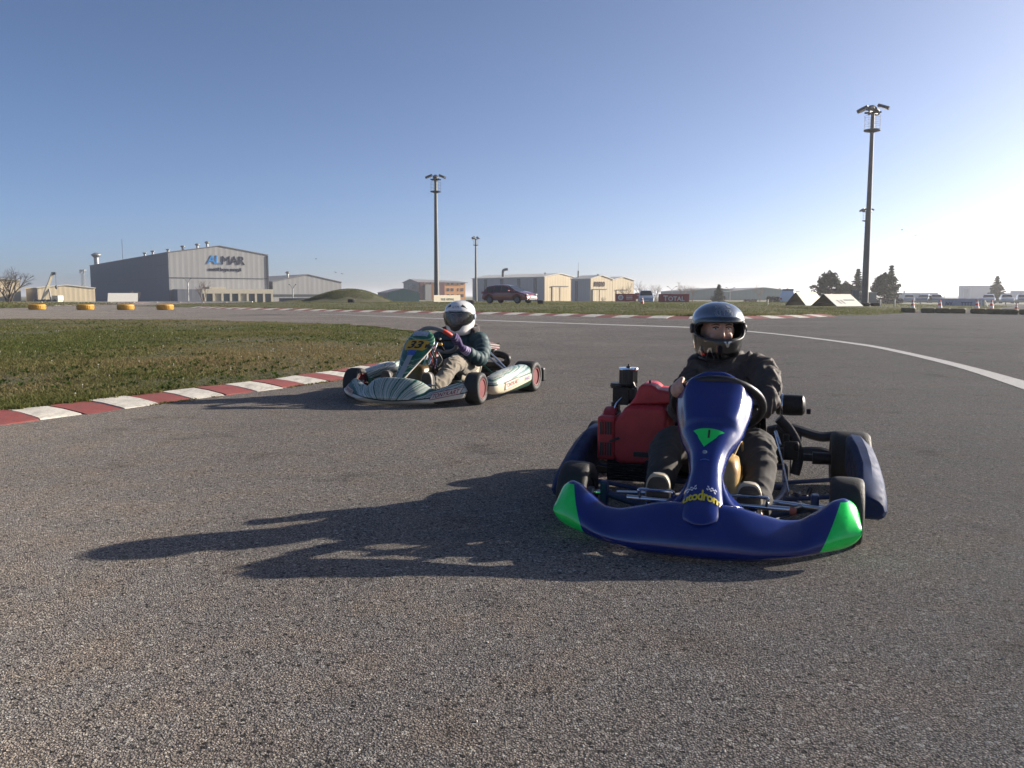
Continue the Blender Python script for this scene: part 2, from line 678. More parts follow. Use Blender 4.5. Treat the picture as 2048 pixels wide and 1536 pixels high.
# ------------------------------------------------------------------ grass blades (stuff)
def grass_material(name):
    m, nt, b = new_mat(name)
    a = nd(nt, 'ShaderNodeAttribute')
    a.attribute_name = 'tint'
    nt.links.new(a.outputs['Color'], b.inputs['Base Color'])
    b.inputs['Roughness'].default_value = 0.7
    b.inputs['Specular IOR Level'].default_value = 0.25
    tr = nd(nt, 'ShaderNodeBsdfTranslucent')
    nt.links.new(a.outputs['Color'], tr.inputs[0])
    mx = nd(nt, 'ShaderNodeMixShader')
    mx.inputs[0].default_value = 0.35
    nt.links.new(b.outputs[0], mx.inputs[1])
    nt.links.new(tr.outputs[0], mx.inputs[2])
    nt.links.new(mx.outputs[0], nt.nodes['Material Output'].inputs[0])
    return m


M_GRASS = grass_material('grass_blades')


def scatter_grass(name, P, Z, hgt, wid, lean, label, dry_bias=0.0, seed=1):
    r = np.random.default_rng(seed)
    n = len(P)
    # patchiness: coarse noise decides dry or green, fine noise clumps the height
    cells = np.round(P * 2.0) / 2.0
    key, inv = np.unique(cells, axis=0, return_inverse=True)
    inv = inv.reshape(-1)
    dryn = (vnoise(key, 0.16, 5.0) + 0.6 * vnoise(key, 0.5, 9.0))[inv] + dry_bias + r.normal(0, 0.16, n)
    lush = (vnoise(key, 0.3, 21.0) + 0.7 * vnoise(key, 0.9, 33.0))[inv]
    dry = smoothstep((dryn + 0.22) / 0.75)
    h = hgt * (0.45 + 0.55 * r.random(n)) * (1.0 + 0.9 * np.clip(lush, -0.5, 0.8)) * (1 - 0.25 * dry)
    w = wid * (0.6 + 0.8 * r.random(n))
    ang = r.random(n) * 2 * np.pi
    la = r.random(n) * 2 * np.pi
    ln = lean * h * r.random(n)
    base = np.stack([P[:, 0], P[:, 1], Z - 0.005], 1)
    side = np.stack([np.cos(ang), np.sin(ang), np.zeros(n)], 1) * w[:, None] * 0.5
    mid = base + np.stack([np.cos(la) * ln * 0.35, np.sin(la) * ln * 0.35, h * 0.6], 1)
    tip = base + np.stack([np.cos(la) * ln, np.sin(la) * ln, h], 1)
    V = np.empty((n, 5, 3))
    V[:, 0] = base - side; V[:, 1] = base + side
    V[:, 2] = mid + side * 0.8; V[:, 3] = mid - side * 0.8
    V[:, 4] = tip
    me = bpy.data.meshes.new(name)
    me.vertices.add(n * 5)
    me.vertices.foreach_set('co', V.reshape(-1))
    i = np.arange(n)[:, None] * 5
    loops = np.concatenate([i + np.array([[0, 1, 2, 3]]), i + np.array([[3, 2, 4]])], 1).reshape(-1)
    me.loops.add(n * 7)
    me.loops.foreach_set('vertex_index', loops.astype(np.int32))
    me.polygons.add(n * 2)
    st = np.stack([np.arange(n) * 7, np.arange(n) * 7 + 4], 1).reshape(-1)
    me.polygons.foreach_set('loop_start', st.astype(np.int32))
    me.update(calc_edges=True)
    g1 = np.array([0.052, 0.064, 0.014]); g2 = np.array([0.122, 0.134, 0.032]); d1 = np.array([0.145, 0.108, 0.048]); d2 = np.array([0.25, 0.195, 0.095])
    t = r.random(n)[:, None]
    green = g1 * (1 - t) + g2 * t
    dryc = d1 * (1 - t) + d2 * t
    f = np.clip(dry[:, None] * 0.85, 0, 1)
    colr = green * (1 - f) + dryc * f
    c4 = np.concatenate([np.repeat(colr, 5, 0), np.ones((n * 5, 1))], 1)
    at_ = me.color_attributes.new('tint', 'FLOAT_COLOR', 'POINT')
    at_.data.foreach_set('color', c4.reshape(-1).astype(np.float32))
    me.materials.append(M_GRASS)
    o = bpy.data.objects.new(name, me)
    COL.objects.link(o)
    return tag(o, label, 'grass', kind='stuff')


def sample_view(poly, n, dmin, dmax, power, seed):
    """Random points of a polygon, denser near the camera, only where the view (with a margin) reaches."""
    r = np.random.default_rng(seed)
    out = []
    while sum(map(len, out)) < n:
        u = r.random(n * 2)
        y = dmin * (dmax / dmin) ** (u ** power)
        x = (r.random(n * 2) * 2 - 1) * (y * 0.72 + 1.5)
        P = np.stack([x, y], 1)
        out.append(P[in_poly(P, poly)])
    return np.concatenate(out)[:n]


P_ = sample_view(isle_clip, 250000, 5.5, 33, 0.9, 11)
scatter_grass('infield_grass', P_, isle_height(P_), 0.048, 0.008, 1.9, 'short weedy grass with dry patches on the infield island', seed=3)
P_ = sample_view(bank_poly, 150000, 38, 112, 1.5, 12)
mc_ = at(700, 600, 86)
rm_ = np.random.default_rng(14)
P_ = np.concatenate([P_, np.stack([mc_.x + rm_.normal(0, 2.6, 22000), mc_.y - 1.0 + rm_.normal(0, 2.2, 22000)], 1)])
scatter_grass('bank_grass', P_, bank_height(P_), 0.075, 0.018, 1.3, 'short green grass on the bank beyond the far kerb', -0.28, seed=4)
P_ = sample_view(left_poly, 12000, 62, 118, 1.2, 13)
scatter_grass('verge_grass', P_, left_height(P_), 0.16, 0.04, 0.8, 'strip of grass behind the yellow tyres', -0.1, seed=5)


# broad-leaved weeds and seed heads in the infield
def scatter_weeds(P, Z, seed):
    r = np.random.default_rng(seed)
    V, Fc, C = [], [], []
    for (x, y), z in zip(P, Z):
        k = r.integers(5, 9)
        a0 = r.random() * 6.28
        L = 0.025 + 0.04 * r.random()
        col = np.array([0.06, 0.09, 0.02]) * (0.6 + 0.7 * r.random())
        for j in range(k):
            a = a0 + 6.283 * j / k + r.normal(0, 0.25)
            el = 0.35 + 0.9 * r.random()
            d = np.array([math.cos(a) * math.cos(el), math.sin(a) * math.cos(el), math.sin(el)])
            s = np.array([-math.sin(a), math.cos(a), 0]) * L * 0.2
            b0 = np.array([x, y, z])
            o = len(V)
            V += [b0, b0 + d * L * 0.5 + s, b0 + d * L * np.array([1, 1, 0.8]), b0 + d * L * 0.5 - s]
            Fc.append((o, o + 1, o + 2, o + 3))
            C += [col] * 4
    me = bpy.data.meshes.new('infield_weeds')
    me.from_pydata([tuple(v) for v in V], [], Fc)
    at_ = me.color_attributes.new('tint', 'FLOAT_COLOR', 'POINT')
    at_.data.foreach_set('color', np.concatenate([np.array(C), np.ones((len(C), 1))], 1).reshape(-1).astype(np.float32))
    me.materials.append(M_GRASS)
    o = bpy.data.objects.new('infield_weeds', me)
    COL.objects.link(o)
    return tag(o, 'broad-leaved weeds growing among the infield grass', 'weeds', kind='stuff')


P_ = sample_view(isle_clip, 3000, 5.5, 30, 0.75, 31)
lush_ = vnoise(P_, 0.35, 21.0) + 0.5 * vnoise(P_, 1.1, 3.0)
P_ = P_[lush_ > -0.12]
scatter_weeds(P_, isle_height(P_) + 0.01, 8)

# grass and dead leaves creeping over both edges of the infield kerb
def along(line, n, spread, bias, seed, ymax=28):
    r = np.random.default_rng(seed)
    pts = [p for p in line if p.y < ymax and abs(p.x) < p.y * 0.75 + 1.5]
    out = []
    for _ in range(n):
        i = r.integers(0, len(pts) - 1)
        p = pts[i].lerp(pts[i + 1], r.random())
        t = (pts[i + 1] - pts[i]).normalized()
        o = r.normal(bias, spread)
        out.append((p.x - t.y * o, p.y + t.x * o))
    return np.array(out)


e_near = edge[:k_end]
i_near = inner[:k_end]
P_ = along(i_near, 9000, 0.035, 0.015, 51)
P_ = P_[(vnoise(P_, 1.6, 4.0) + 0.4 * vnoise(P_, 5.0, 8.0)) > -0.12]
scatter_grass('kerb_grass', P_, np.full(len(P_), 0.045), 0.045, 0.008, 1.8, 'grass creeping over the inner edge of the infield kerb', seed=6)
P_ = along(e_near, 6000, 0.02, -0.012, 52)
P_ = P_[(vnoise(P_, 1.3, 14.0) + 0.6 * vnoise(P_, 4.0, 18.0)) > 0.10]
scatter_grass('kerb_debris', P_, np.full(len(P_), 0.004), 0.022, 0.012, 2.4, 'dead grass and leaf litter along the foot of the infield kerb', 0.25, seed=7)
P_ = along(fk_in, 3000, 0.10, 0.05, 53, 70)
scatter_grass('bank_kerb_grass', P_, np.full(len(P_), 0.09), 0.11, 0.03, 1.6, 'grass growing over the back edge of the far kerb', -0.1, seed=8)

# white daisies and dandelion clocks
P_ = sample_view(isle_clip, 110, 6.0, 26, 0.8, 61)
mbd = MB()
for (x, y), z in zip(P_, isle_height(P_)):
    hh = random.uniform(0.03, 0.055)
    mbd.tube([(x, y, z), (x, y, z + hh)], 0.0012, 4)
    rr = random.uniform(0.004, 0.008)
    mbd.add([(x + rr * math.cos(a), y + rr * math.sin(a), z + hh + (0.004 if k % 2 else -0.002)) for k, a in enumerate(np.linspace(0, 2 * math.pi, 9)[:-1])] + [(x, y, z + hh + 0.008), (x, y, z + hh - 0.004)], [(k, (k + 1) % 8, 8) for k in range(8)] + [((k + 1) % 8, k, 9) for k in range(8)])
o = mbd.build('wild_flowers', plain('white_petals', (0.6, 0.58, 0.5), 0.7), smooth=0)
tag(o, 'tiny white wild flowers dotted over the infield grass', 'flowers', kind='stuff')

# loose stones on the asphalt near the camera
r_ = np.random.default_rng(71)
mbs = MB()
for _ in range(260):
    y = 1.25 * (5.0) ** r_.random()
    x = (r_.random() * 2 - 1) * (0.66 * y + 0.2)
    s_ = 0.002 + 0.0025 * r_.random() ** 2.5
    M_ = T(x, y, s_ * 0.35) @ Matrix.Rotation(r_.random() * 6.28, 4, 'Z')
    vs = [(s_ * (1 + 0.4 * r_.random()), 0, 0), (0.2 * s_, s_ * (0.8 + 0.4 * r_.random()), 0), (-s_, 0.1 * s_, 0), (0, -s_ * 0.8, 0), (0.1 * s_, 0.1 * s_, s_ * (0.5 + 0.4 * r_.random())), (0, 0, -s_ * 0.4)]
    mbs.add(vs, [(0, 1, 4), (1, 2, 4), (2, 3, 4), (3, 0, 4), (1, 0, 5), (2, 1, 5), (3, 2, 5), (0, 3, 5)], 0, M_)
o = mbs.build('loose_gravel', plain('pale_stone', (0.46, 0.42, 0.36), 0.85, vary=0.3, scale=3), smooth=0)
tag(o, 'loose pale stone chips lying on the near asphalt', 'gravel', kind='stuff')


# tar-filled cracks
def crack(name, px, width, seed):
    r = np.random.default_rng(seed)
    P = smooth_path([ground_pt(*p) for p in px], 70)
    side = offset_path(P, 1.0)
    L_, R_ = [], []
    for i, (p, q) in enumerate(zip(P, side)):
        d = q - p
        j = r.normal(0, width * 0.9)
        w = width * (0.35 + 0.9 * r.random()) * math.sin(math.pi * (i + 0.5) / len(P)) ** 0.4
        L_.append(p + d * (j + w)); R_.append(p + d * (j - w))
    n = len(P)
    mb = MB().add([(p.x, p.y, 0.003) for p in L_] + [(p.x, p.y, 0.003) for p in R_], [(i, i + 1, n + i + 1, n + i) for i in range(n - 1)])
    tag(mb.build(name, plain('crack_tar', (0.045, 0.043, 0.042), 0.8, vary=0.3, scale=12), smooth=0), kind='structure')


crack('track_crack', [(1700, 677), (1800, 683), (1900, 690), (1960, 694), (2060, 700), (2200, 712)], 0.022, 1)
crack('track_crack', [(1955, 692.5), (2000, 696), (2048, 697.5), (2120, 700)], 0.035, 2)
crack('track_crack', [(1830, 668), (1900, 671), (1980, 671.5), (2060, 676)], 0.02, 3)
# ------------------------------------------------------------------ buildings behind the circuit
GZ = -0.45


def sheet_metal(name, col, pitch=1.0, rough=0.6, depth=0.03, axis='U'):
    """Profiled metal cladding: vertical ribs across the wall, streaky weathering down it."""
    m, nt, b = new_mat(name)
    P, x, y, z = obj_xyz(nt)
    u = math_n(nt, 'ADD', x, y)
    w = math_n(nt, 'SINE', math_n(nt, 'MULTIPLY', u, 2 * math.pi / pitch))
    mp = nd(nt, 'ShaderNodeMapping')
    mp.inputs['Scale'].default_value = (1.2, 1.2, 0.08)
    nt.links.new(P, mp.inputs[0])
    n = noise_n(nt, mp.outputs[0], 1.0, 6, 0.7)
    c = ramp(nt, n, [(0.3, tuple(v * 0.90 for v in col)), (0.65, tuple(min(1, v * 1.04) for v in col))])
    rib = math_n(nt, 'MULTIPLY', math_n(nt, 'GREATER_THAN', w, 0.93), 0.22)
    c = mixc(nt, rib, c, tuple(v * 0.45 for v in col))
    nt.links.new(c, b.inputs['Base Color'])
    b.inputs['Roughness'].default_value = rough
    b.inputs['Specular IOR Level'].default_value = 0.2
    bump(nt, b, w, 0.18, depth)
    return m


M_GREYCLAD = sheet_metal('grey_cladding', (0.33, 0.33, 0.33), 1.15)
M_DARKSHADECLAD = sheet_metal('dark_and_shaded_cladding', (0.135, 0.145, 0.175), 1.4)  # dark sheet; on hall sides it paints in shade away from the sun
M_CREAM = sheet_metal('cream_cladding', (0.62, 0.52, 0.36), 0.8)
M_GREYBEIGE = sheet_metal('grey_beige_cladding', (0.40, 0.40, 0.40), 0.7)
M_ROOFW = plain('white_roof_sheet', (0.62, 0.59, 0.52), 0.5, vary=0.1)
M_ROOFG = plain('grey_roof_sheet', (0.2, 0.2, 0.21), 0.6)
M_DARK = plain('dark_trim', (0.045, 0.05, 0.06), 0.5)
M_GLASS = plain('window_glass', (0.03, 0.06, 0.085), 0.08, vary=0.3, scale=0.3)
M_STEELG = plain('galvanised_steel', (0.3, 0.31, 0.31), 0.45, 0.7)
M_BEIGE = plain('beige_render', (0.42, 0.38, 0.30), 0.8)
M_WHITEP = plain('white_panel', (0.66, 0.63, 0.55), 0.6, vary=0.06)
M_GREENCLAD = sheet_metal('green_grey_cladding', (0.07, 0.19, 0.18), 1.2)


def hall(name, loc, ang, L1, L2, eave, apex, m_front, m_side, m_roof, label, apex_at=0.5, cat='building'):
    """Gabled hall: local x runs along the gable front, local y back along its length, origin at the near corner."""
    root = empty(name, (loc[0], loc[1], GZ), math.radians(ang))
    tag(root, label, cat)
    eave -= GZ; apex -= GZ
    t = 0.25
    a = L1 * apex_at
    g = [(0, 0), (L1, 0), (L1, eave), (a, apex), (0, eave)]
    MB().prism(g, -t, 0, rot('X', 90)).build('gable_wall', m_front, root, smooth=0)
    MB().prism(g, -L2, -L2 + t, rot('X', 90)).build('gable_wall', m_front, root, smooth=0)
    MB().box((t / 2 + 0.01, L2 / 2, eave / 2 - 0.02), (t, L2 - 2 * t - 0.02, eave - 0.04)).build('side_wall', m_side, root, smooth=0)
    MB().box((L1 - t / 2 - 0.01, L2 / 2, eave / 2 - 0.02), (t, L2 - 2 * t - 0.02, eave - 0.04)).build('side_wall', m_side, root, smooth=0)
    for (x0, z0, x1, z1) in ((-0.15, eave - 0.02, a, apex + 0.06), (L1 + 0.15, eave - 0.02, a, apex + 0.06)):
        mb = MB()
        mb.add([(x0, -0.15, z0), (x1, -0.15, z1), (x1, L2 + 0.15, z1), (x0, L2 + 0.15, z0), (x0, -0.15, z0 + 0.14), (x1, -0.15, z1 + 0.14), (x1, L2 + 0.15, z1 + 0.14), (x0, L2 + 0.15, z0 + 0.14)],
               [(0, 3, 2, 1), (4, 5, 6, 7), (0, 1, 5, 4), (1, 2, 6, 5), (2, 3, 7, 6), (3, 0, 4, 7)])
        mb.build('roof', m_roof, root, smooth=0)
    return root


def roof_vent(root, x, y, z, h, r=0.35):
    mb = MB()
    mb.lathe([(r, 0), (r, h * 0.7)], T(x, y, z), 12)
    mb.lathe([(r * 1.1, h * 0.62), (r * 2.0, h * 0.8), (r * 2.0, h * 0.86), (r * 0.6, h)], T(x, y, z), 12)
    mb.build('roof_vent', M_STEELG, root)


def wall_letters(s, size, mat, root, x, z, y=-0.06, name='lettering', extrude=0.05, **kw):
    vs, fs = text_geo(s, size, extrude, **kw)
    mb = MB()
    mb.add([(v.x, -v.z, v.y) for v in vs], fs)
    o = mb.build(name, mat, root, smooth=0)
    o.location = (x, y, z)
    return o


# --- grey hall with the blue and navy letters on its gable
A = at(340, 600, 178)
alm = hall('factory_hall', A, 35, 21.0, 96.0, 9.9, 11.5, M_GREYCLAD, M_DARKSHADECLAD, M_ROOFG, 'large grey steel hall with blue and navy letters on its gable')  # darker side material paints in the shade of the unlit long wall
M_SBLUE = plain('sign_blue', (0.03, 0.22, 0.55), 0.5)
M_SNAVY = plain('sign_navy', (0.015, 0.02, 0.045), 0.5)
wall_letters('AL', 2.6, M_SBLUE, alm, 9.2, 9.0, shear=0.12, bold=0.02, align='CENTER', spacing=0.85)
wall_letters('MAR', 2.6, M_SNAVY, alm, 13.3, 8.9, shear=0.05, bold=0.0, spacing=0.92)
wall_letters('metal boya sanayii', 0.95, M_SNAVY, alm, 11.6, 7.05, bold=0.03)
MB().box((10.5, -0.03, 5.0 - GZ - 0.3), (21.0, 0.08, 0.14)).build('wall_flashing', M_DARK, alm, smooth=0)
MB().box((-0.03, 48, 5.0 - GZ - 0.3), (0.08, 95.5, 0.14)).build('wall_flashing', M_DARK, alm, smooth=0)
MB().box((20.9, -0.06, 5.1), (0.3, 0.2, 10.2)).build('downpipe', M_DARK, alm, smooth=0)
MB().box((-0.05, 5.0, 3.9), (0.09, 10.0, 7.7)).build('sliding_door', M_DARKSHADECLAD, alm, smooth=0)
MB().box((-0.13, 5.0, 7.85), (0.1, 10.6, 0.18)).build('door_rail', M_DARK, alm, smooth=0)
for x, y, h in ((3.6, 2.5, 1.2), (7.0, 4, 1.3), (8.3, 1.2, 1.5), (0.5, 16, 1.1), (0.5, 24, 1.0), (0.5, 2, 0.8)):
    roof_vent(alm, x, y, 10.3 + (x / 10.5) * 1.55, h, 0.26)
roof_vent(alm, 0.9, 90, 10.4, 3.6, 0.7)
MB().tube([(0.6, 50, 10), (0.6, 50, 15.8)], 0.05, 5).build('aerial', M_DARK, alm)
# low office in front of the gable
off = empty('entrance_office', alm.location, math.radians(35))
tag(off, 'low beige office with dark glazed bays in front of the grey hall', 'building')
MB().box((13.0, -2.2, 2.35), (15.0, 4.2, 0.95)).build('parapet', M_BEIGE, off, smooth=0)
MB().box((8.8, -2.0, 3.05), (3.4, 3.4, 0.45)).build('parapet', M_BEIGE, off, smooth=0)
MB().box((3.0, -2.2, 1.3), (5.0, 4.2, 2.9)).build('side_bay', M_DARKSHADECLAD, off, smooth=0)
MB().box((13.0, -2.0, 0.95), (14.7, 3.6, 1.84)).build('inner_wall', M_DARK, off, smooth=0)
for i in range(9):
    MB().box((6.0 + i * 1.78, -4.05, 0.95), (0.45, 0.45, 1.84)).build('pier', M_BEIGE, off, smooth=0)
for i in range(8):
    if i in (1, 4):
        MB().box((6.9 + i * 1.78, -3.86, 0.95), (1.3, 0.06, 1.84)).build('door', M_BEIGE, off, smooth=0)
    else:
        MB().box((6.9 + i * 1.78, -3.86, 0.95), (1.3, 0.06, 1.84)).build('window', M_GLASS, off, smooth=0)
# --- annex
B = Vector((alm.location.x + 21.0 * math.cos(math.radians(35)), alm.location.y + 21 * math.sin(math.radians(35))))
ann = hall('factory_annex', (B.x + 0.6, B.y + 1.2), 35, 16.4, 60.0, 4.1, 5.7, M_GREYCLAD, M_DARKSHADECLAD, M_ROOFG, 'lower grey gabled annex to the right of the lettered hall')
roof_vent(ann, 4.6, 3, 5.5, 1.5, 0.25)
MB().box((7.5, -0.05, 1.5), (15, 0.1, 0.5)).build('wall_flashing', M_DARK, ann, smooth=0)

# --- cream sheds on the far left with a telescopic crane
C0 = at(215, 604, 228)
h = hall('cream_shed', at(76, 600, 150), 36, 9.2, 16.0, 2.3, 2.75, M_CREAM, M_DARKSHADECLAD, M_ROOFW, 'long cream shed seen beside the dark hall on the far left')  # shaded side of the cream shed is put into a dark colour
hall('cream_warehouse', at(-75, 600, 150), 36, 9.0, 20.0, 3.7, 4.0, M_CREAM, M_CREAM, M_ROOFW, 'cream warehouse cut off by the left picture edge behind the bare tree')
cr = empty('mobile_crane', (at(98, 603, 142).x, 142, GZ), 0.0, 0.86)
tag(cr, 'cream telescopic crane boom leaning up beside the cream shed', 'crane')
M_CRANE = plain('crane_paint', (0.55, 0.5, 0.36), 0.5, dirt=0.4)
b0, b1 = Vector((-1.2, 0, 0.6)), Vector((1.0, 0, 6.0))
MB().tube([b0, b0.lerp(b1, 0.55)], 0.42, 4).build('boom', M_CRANE, cr, smooth=0)
MB().tube([b0.lerp(b1, 0.5), b1], 0.3, 4).build('boom_extension', M_CRANE, cr, smooth=0)
MB().box((1.25, 0, 5.9), (0.8, 0.4, 0.5)).build('boom_head', M_DARK, cr, smooth=0)
MB().tube([(1.55, 0, 5.8), (1.55, 0, 3.6)], 0.03, 5).build('hoist_rope', M_DARK, cr)
MB().lathe([(0.05, 0), (0.22, 0.2), (0.22, 0.6), (0.05, 0.8)], T(1.55, 0, 2.9), 8).build('hook_block', M_DARK, cr)
MB().tube([(0.4, 0, 0.6), (0.1, 0, 3.0)], 0.14, 6).build('lift_ram', M_STEELG, cr)
MB().box((-0.2, 0, 0.55), (4.6, 2.2, 0.7)).build('carrier', M_CRANE, cr, smooth=0)
MB().box((1.7, 0, 1.2), (1.2, 2.0, 0.9)).build('cab', M_CRANE, cr, smooth=0)
for i in range(4):
    MB().lathe([(0.5, -0.15), (0.5, 0.15)], T(-1.8 + 1.2 * i, -1.1, 0.45) @ rot('X', 90), 12).build('wheel', M_DARK, cr)
lw = MB()
lw.box((0, 0, 0.22), (64, 0.3, 0.44))
for i in range(19):
    lw.box((-30 + i * 3.3, -0.05, 0.36), (0.35, 0.4, 0.3))
q = at(40, 603, 122)
o = lw.build('boundary_wall', M_BEIGE, smooth=0, loc=(q.x, 122, GZ))
tag(o, 'low pale boundary wall along the left side of the circuit', 'wall')
q = at(465, 603, 140)
o = MB().box((0, 0, 0.28), (24, 0.3, 0.55)).build('boundary_wall', M_WHITEP, smooth=0, loc=(at(350, 600, 132).x, 132, GZ), bevel=0.03)
tag(o, 'low white wall in front of the dark side of the grey hall', 'wall')
o = MB().box((0, 0, 0.5), (9, 0.3, 1.0)).build('screen_wall', M_DARKSHADECLAD, smooth=0, loc=(at(610, 600, 150).x, 150, GZ))
tag(o, 'dark low screen wall between the annex and the grass mound', 'wall')

# --- orange block with maroon bays
ob = empty('orange_block', (at(838, 600, 285).x, 285, GZ), math.radians(31))
tag(ob, 'orange two-tone office block with maroon bays and grey roof', 'building')
M_ORANGE = plain('orange_render', (0.62, 0.29, 0.10), 0.8, vary=0.08, scale=0.3)
M_MAROON = plain('maroon_cladding', (0.10, 0.022, 0.03), 0.6)
M_GREYWALL = plain('grey_render', (0.24, 0.24, 0.24), 0.8)
MB().box((8.75, 6, 3.0), (17.5, 12, 6.0)).build('wall', M_ORANGE, ob, smooth=0)
MB().prism([(0, 0), (11.4, 0), (11.4, 5.9), (5.5, 6.9), (0, 5.8)], 0.02, 0.5, Matrix(((0, 0, -1, 0), (1, 0, 0, 0), (0, 1, 0, 0), (0, 0, 0, 1)))).build('end_wall', M_GREYWALL, ob, smooth=0)
MB().add([(-0.6, -0.5, 6.0), (18.2, -0.5, 6.0), (17.4, 6, 6.6), (-0.6, 6, 7.1), (18.2, 12.4, 6.0), (-0.6, 12.4, 6.0)], [(0, 1, 2, 3), (3, 2, 4, 5)]).build('roof', M_ROOFG, ob, smooth=0, solid=0.2)
for x, w in ((0.9, 1.7), (4.2, 0.4), (8.3, 2.0)):
    MB().box((x, -0.25, 3.0), (w, 0.5, 5.9)).build('bay', M_MAROON, ob, smooth=0)
MB().box((2.9, -0.6, 2.6), (2.2, 1.2, 5.2)).build('stair_tower', M_GREYWALL, ob, smooth=0)
for z in (1.5, 3.5, 5.45):
    for x in (1.95, 2.35, 6.2, 6.7, 10.6, 11.1, 12.2, 12.7, 14.6, 15.9, 16.5):
        if x < 3 and z > 5: continue
        f = MB().box((x, -0.02, z), (0.42, 0.1, 1.0 if z < 5 else 0.55)).build('window', M_GLASS, ob, smooth=0)
for z in (2.2, 4.6):
    MB().box((-0.56, 5.5, z), (0.1, 4.0, 1.9)).build('window', M_GLASS, ob, smooth=0)
dish = MB().lathe([(0.02, 0), (0.5, 0.12), (0.9, 0.4), (0.88, 0.42), (0.5, 0.15), (0.02, 0.04)], T(-1.8, 2, 4.4) @ rot('Y', -60), 14)
dish.tube([(-1.8, 2, 4.4), (-0.6, 2, 4.4)], 0.06, 6)
dish.build('satellite_dish', M_GREYWALL, ob)
o = hall('grey_shed', at(775, 603, 210), 20, 8, 12, 1.7, 2.6, M_GREENCLAD, M_DARKSHADECLAD, M_ROOFG, 'small grey shed roof showing between mound and orange block')

# --- cream hangars
hg1 = hall('cream_hangar', at(1089, 600, 188), 41, 9.6, 25.5, 5.05, 5.8, M_CREAM, M_GREYBEIGE, M_ROOFW, 'cream hangar with long grey side wall behind the red car')
for t_ in (3.0, 8.5, 14.5, 20.5):
    MB().box((-0.06, t_, 2.7), (0.14, 0.9, 5.2)).build('wall_pilaster', M_DARKSHADECLAD, hg1, smooth=0)
MB().box((4.6, -0.08, 1.7), (4.6, 0.1, 3.4)).build('sliding_door', M_CREAM, hg1, smooth=0)
MB().box((4.6, -0.16, 3.5), (5.2, 0.12, 0.16)).build('door_rail', M_DARK, hg1, smooth=0)
MB().box((4.6, -0.15, 1.7), (0.1, 0.06, 3.4)).build('door_seam', M_DARK, hg1, smooth=0)
pp = MB().tube(smooth_path([(1.2, 15.5, 5), (1.2, 15.5, 6.9), (1.3, 15.3, 7.4), (1.9, 14.5, 7.6)], 16), 0.3, 10)
pp.build('chimney_pipe', M_DARK, hg1)
roof_vent(hg1, 3.0, 3, 5.9, 0.7, 0.15); roof_vent(hg1, 7.2, 1, 5.7, 0.6, 0.15)
hg2 = hall('cream_hangar', at(1181, 600, 181), 38, 6.4, 6.2, 4.5, 5.2, M_CREAM, M_GREYBEIGE, M_ROOFW, 'cream hangar with brown lettering above its sliding door')
for t_ in (4.4,):
    MB().box((-0.06, t_, 2.4), (0.14, 0.7, 4.4)).build('wall_pilaster', M_DARKSHADECLAD, hg2, smooth=0)
M_BROWN = plain('brown_letters', (0.09, 0.035, 0.035), 0.6)
bl = wall_letters('BORDO', 1.5, M_BROWN, hg2, 2.6, 3.85, bold=0.0, spacing=1.25)
bl.scale = (0.5, 1, 1)
MB().box((2.5, -0.06, 1.35), (3.9, 0.1, 2.7)).build('sliding_door', M_CREAM, hg2, smooth=0)
MB().box((2.5, -0.14, 2.8), (4.3, 0.12, 0.13)).build('door_rail', M_DARK, hg2, smooth=0)
MB().box((0.5, -0.13, 1.35), (0.12, 0.1, 2.7)).build('door_post', M_DARK, hg2, smooth=0)
MB().box((2.5, -0.13, 1.35), (0.07, 0.06, 2.7)).build('door_seam', M_DARK, hg2, smooth=0)
roof_vent(hg2, 3.1, 1, 5.35, 0.7, 0.15)
MB().tube([(1.0, 5, 4.5), (1.0, 5, 6.8)], 0.16, 8).build('chimney_pipe', M_DARK, hg2)
MB().tube([(1.0, 5, 6.7), (1.0, 5, 8.6)], 0.03, 5).build('aerial', M_DARK, hg2)
c38, s38 = math.cos(math.radians(38)), math.sin(math.radians(38))
hg3 = hall('cream_hangar', (hg2.location.x + 6.45 * c38, hg2.location.y + 6.45 * s38), 38, 6.6, 6.2, 4.3, 4.95, M_CREAM, M_GREYBEIGE, M_ROOFW, 'rightmost cream hangar gable behind the red billboards')
MB().box((2.8, -0.06, 1.3), (3.2, 0.1, 2.6)).build('sliding_door', M_CREAM, hg3, smooth=0)
MB().box((2.8, -0.14, 2.68), (3.5, 0.12, 0.12)).build('door_rail', M_DARK, hg3, smooth=0)

# --- pale green sheds in the haze, white blocks on the far right
hall('green_shed', at(1372, 600, 280), 6, 20.5, 30, 2.45, 3.4, M_GREENCLAD, M_GREENCLAD, M_ROOFG, 'long low green-grey shed behind the red TOTAL board')
hall('green_shed', at(1455, 600, 275), 5, 24.5, 30, 2.2, 3.5, M_GREENCLAD, M_GREENCLAD, M_ROOFG, 'green-grey shed with low gable left of the minibus')
M_PALE = plain('pale_cladding', (0.42, 0.45, 0.5), 0.6, vary=0.05)
o = empty('white_plant', (at(1930, 600, 330).x, 330, GZ)); tag(o, 'tall pale industrial block in the haze behind the far right conifer', 'building')
MB().box((6.5, 4, 2.6), (10, 8, 5.6)).build('tower_block', M_PALE, o, smooth=0, bevel=0.1)
MB().box((0.9, 3, 2.0), (1.8, 4, 4.4)).build('side_tower', M_PALE, o, smooth=0)
MB().lathe([(0.5, 0), (0.5, 4.6), (0.1, 5.0)], T(1.6, 0, 0), 12).build('silo', M_PALE, o)
MB().tube([(0.2, 0, 0), (0.2, 0, 4.6)], 0.08, 6).build('pipe', M_PALE, o)
o = MB().box((0, 0, 1.1), (11, 6, 2.3)).box((-3, 0, 2.6), (0.3, 0.3, 0.8)).build('white_shed', M_PALE, smooth=0, loc=(at(1828, 600, 250).x, 250, GZ))
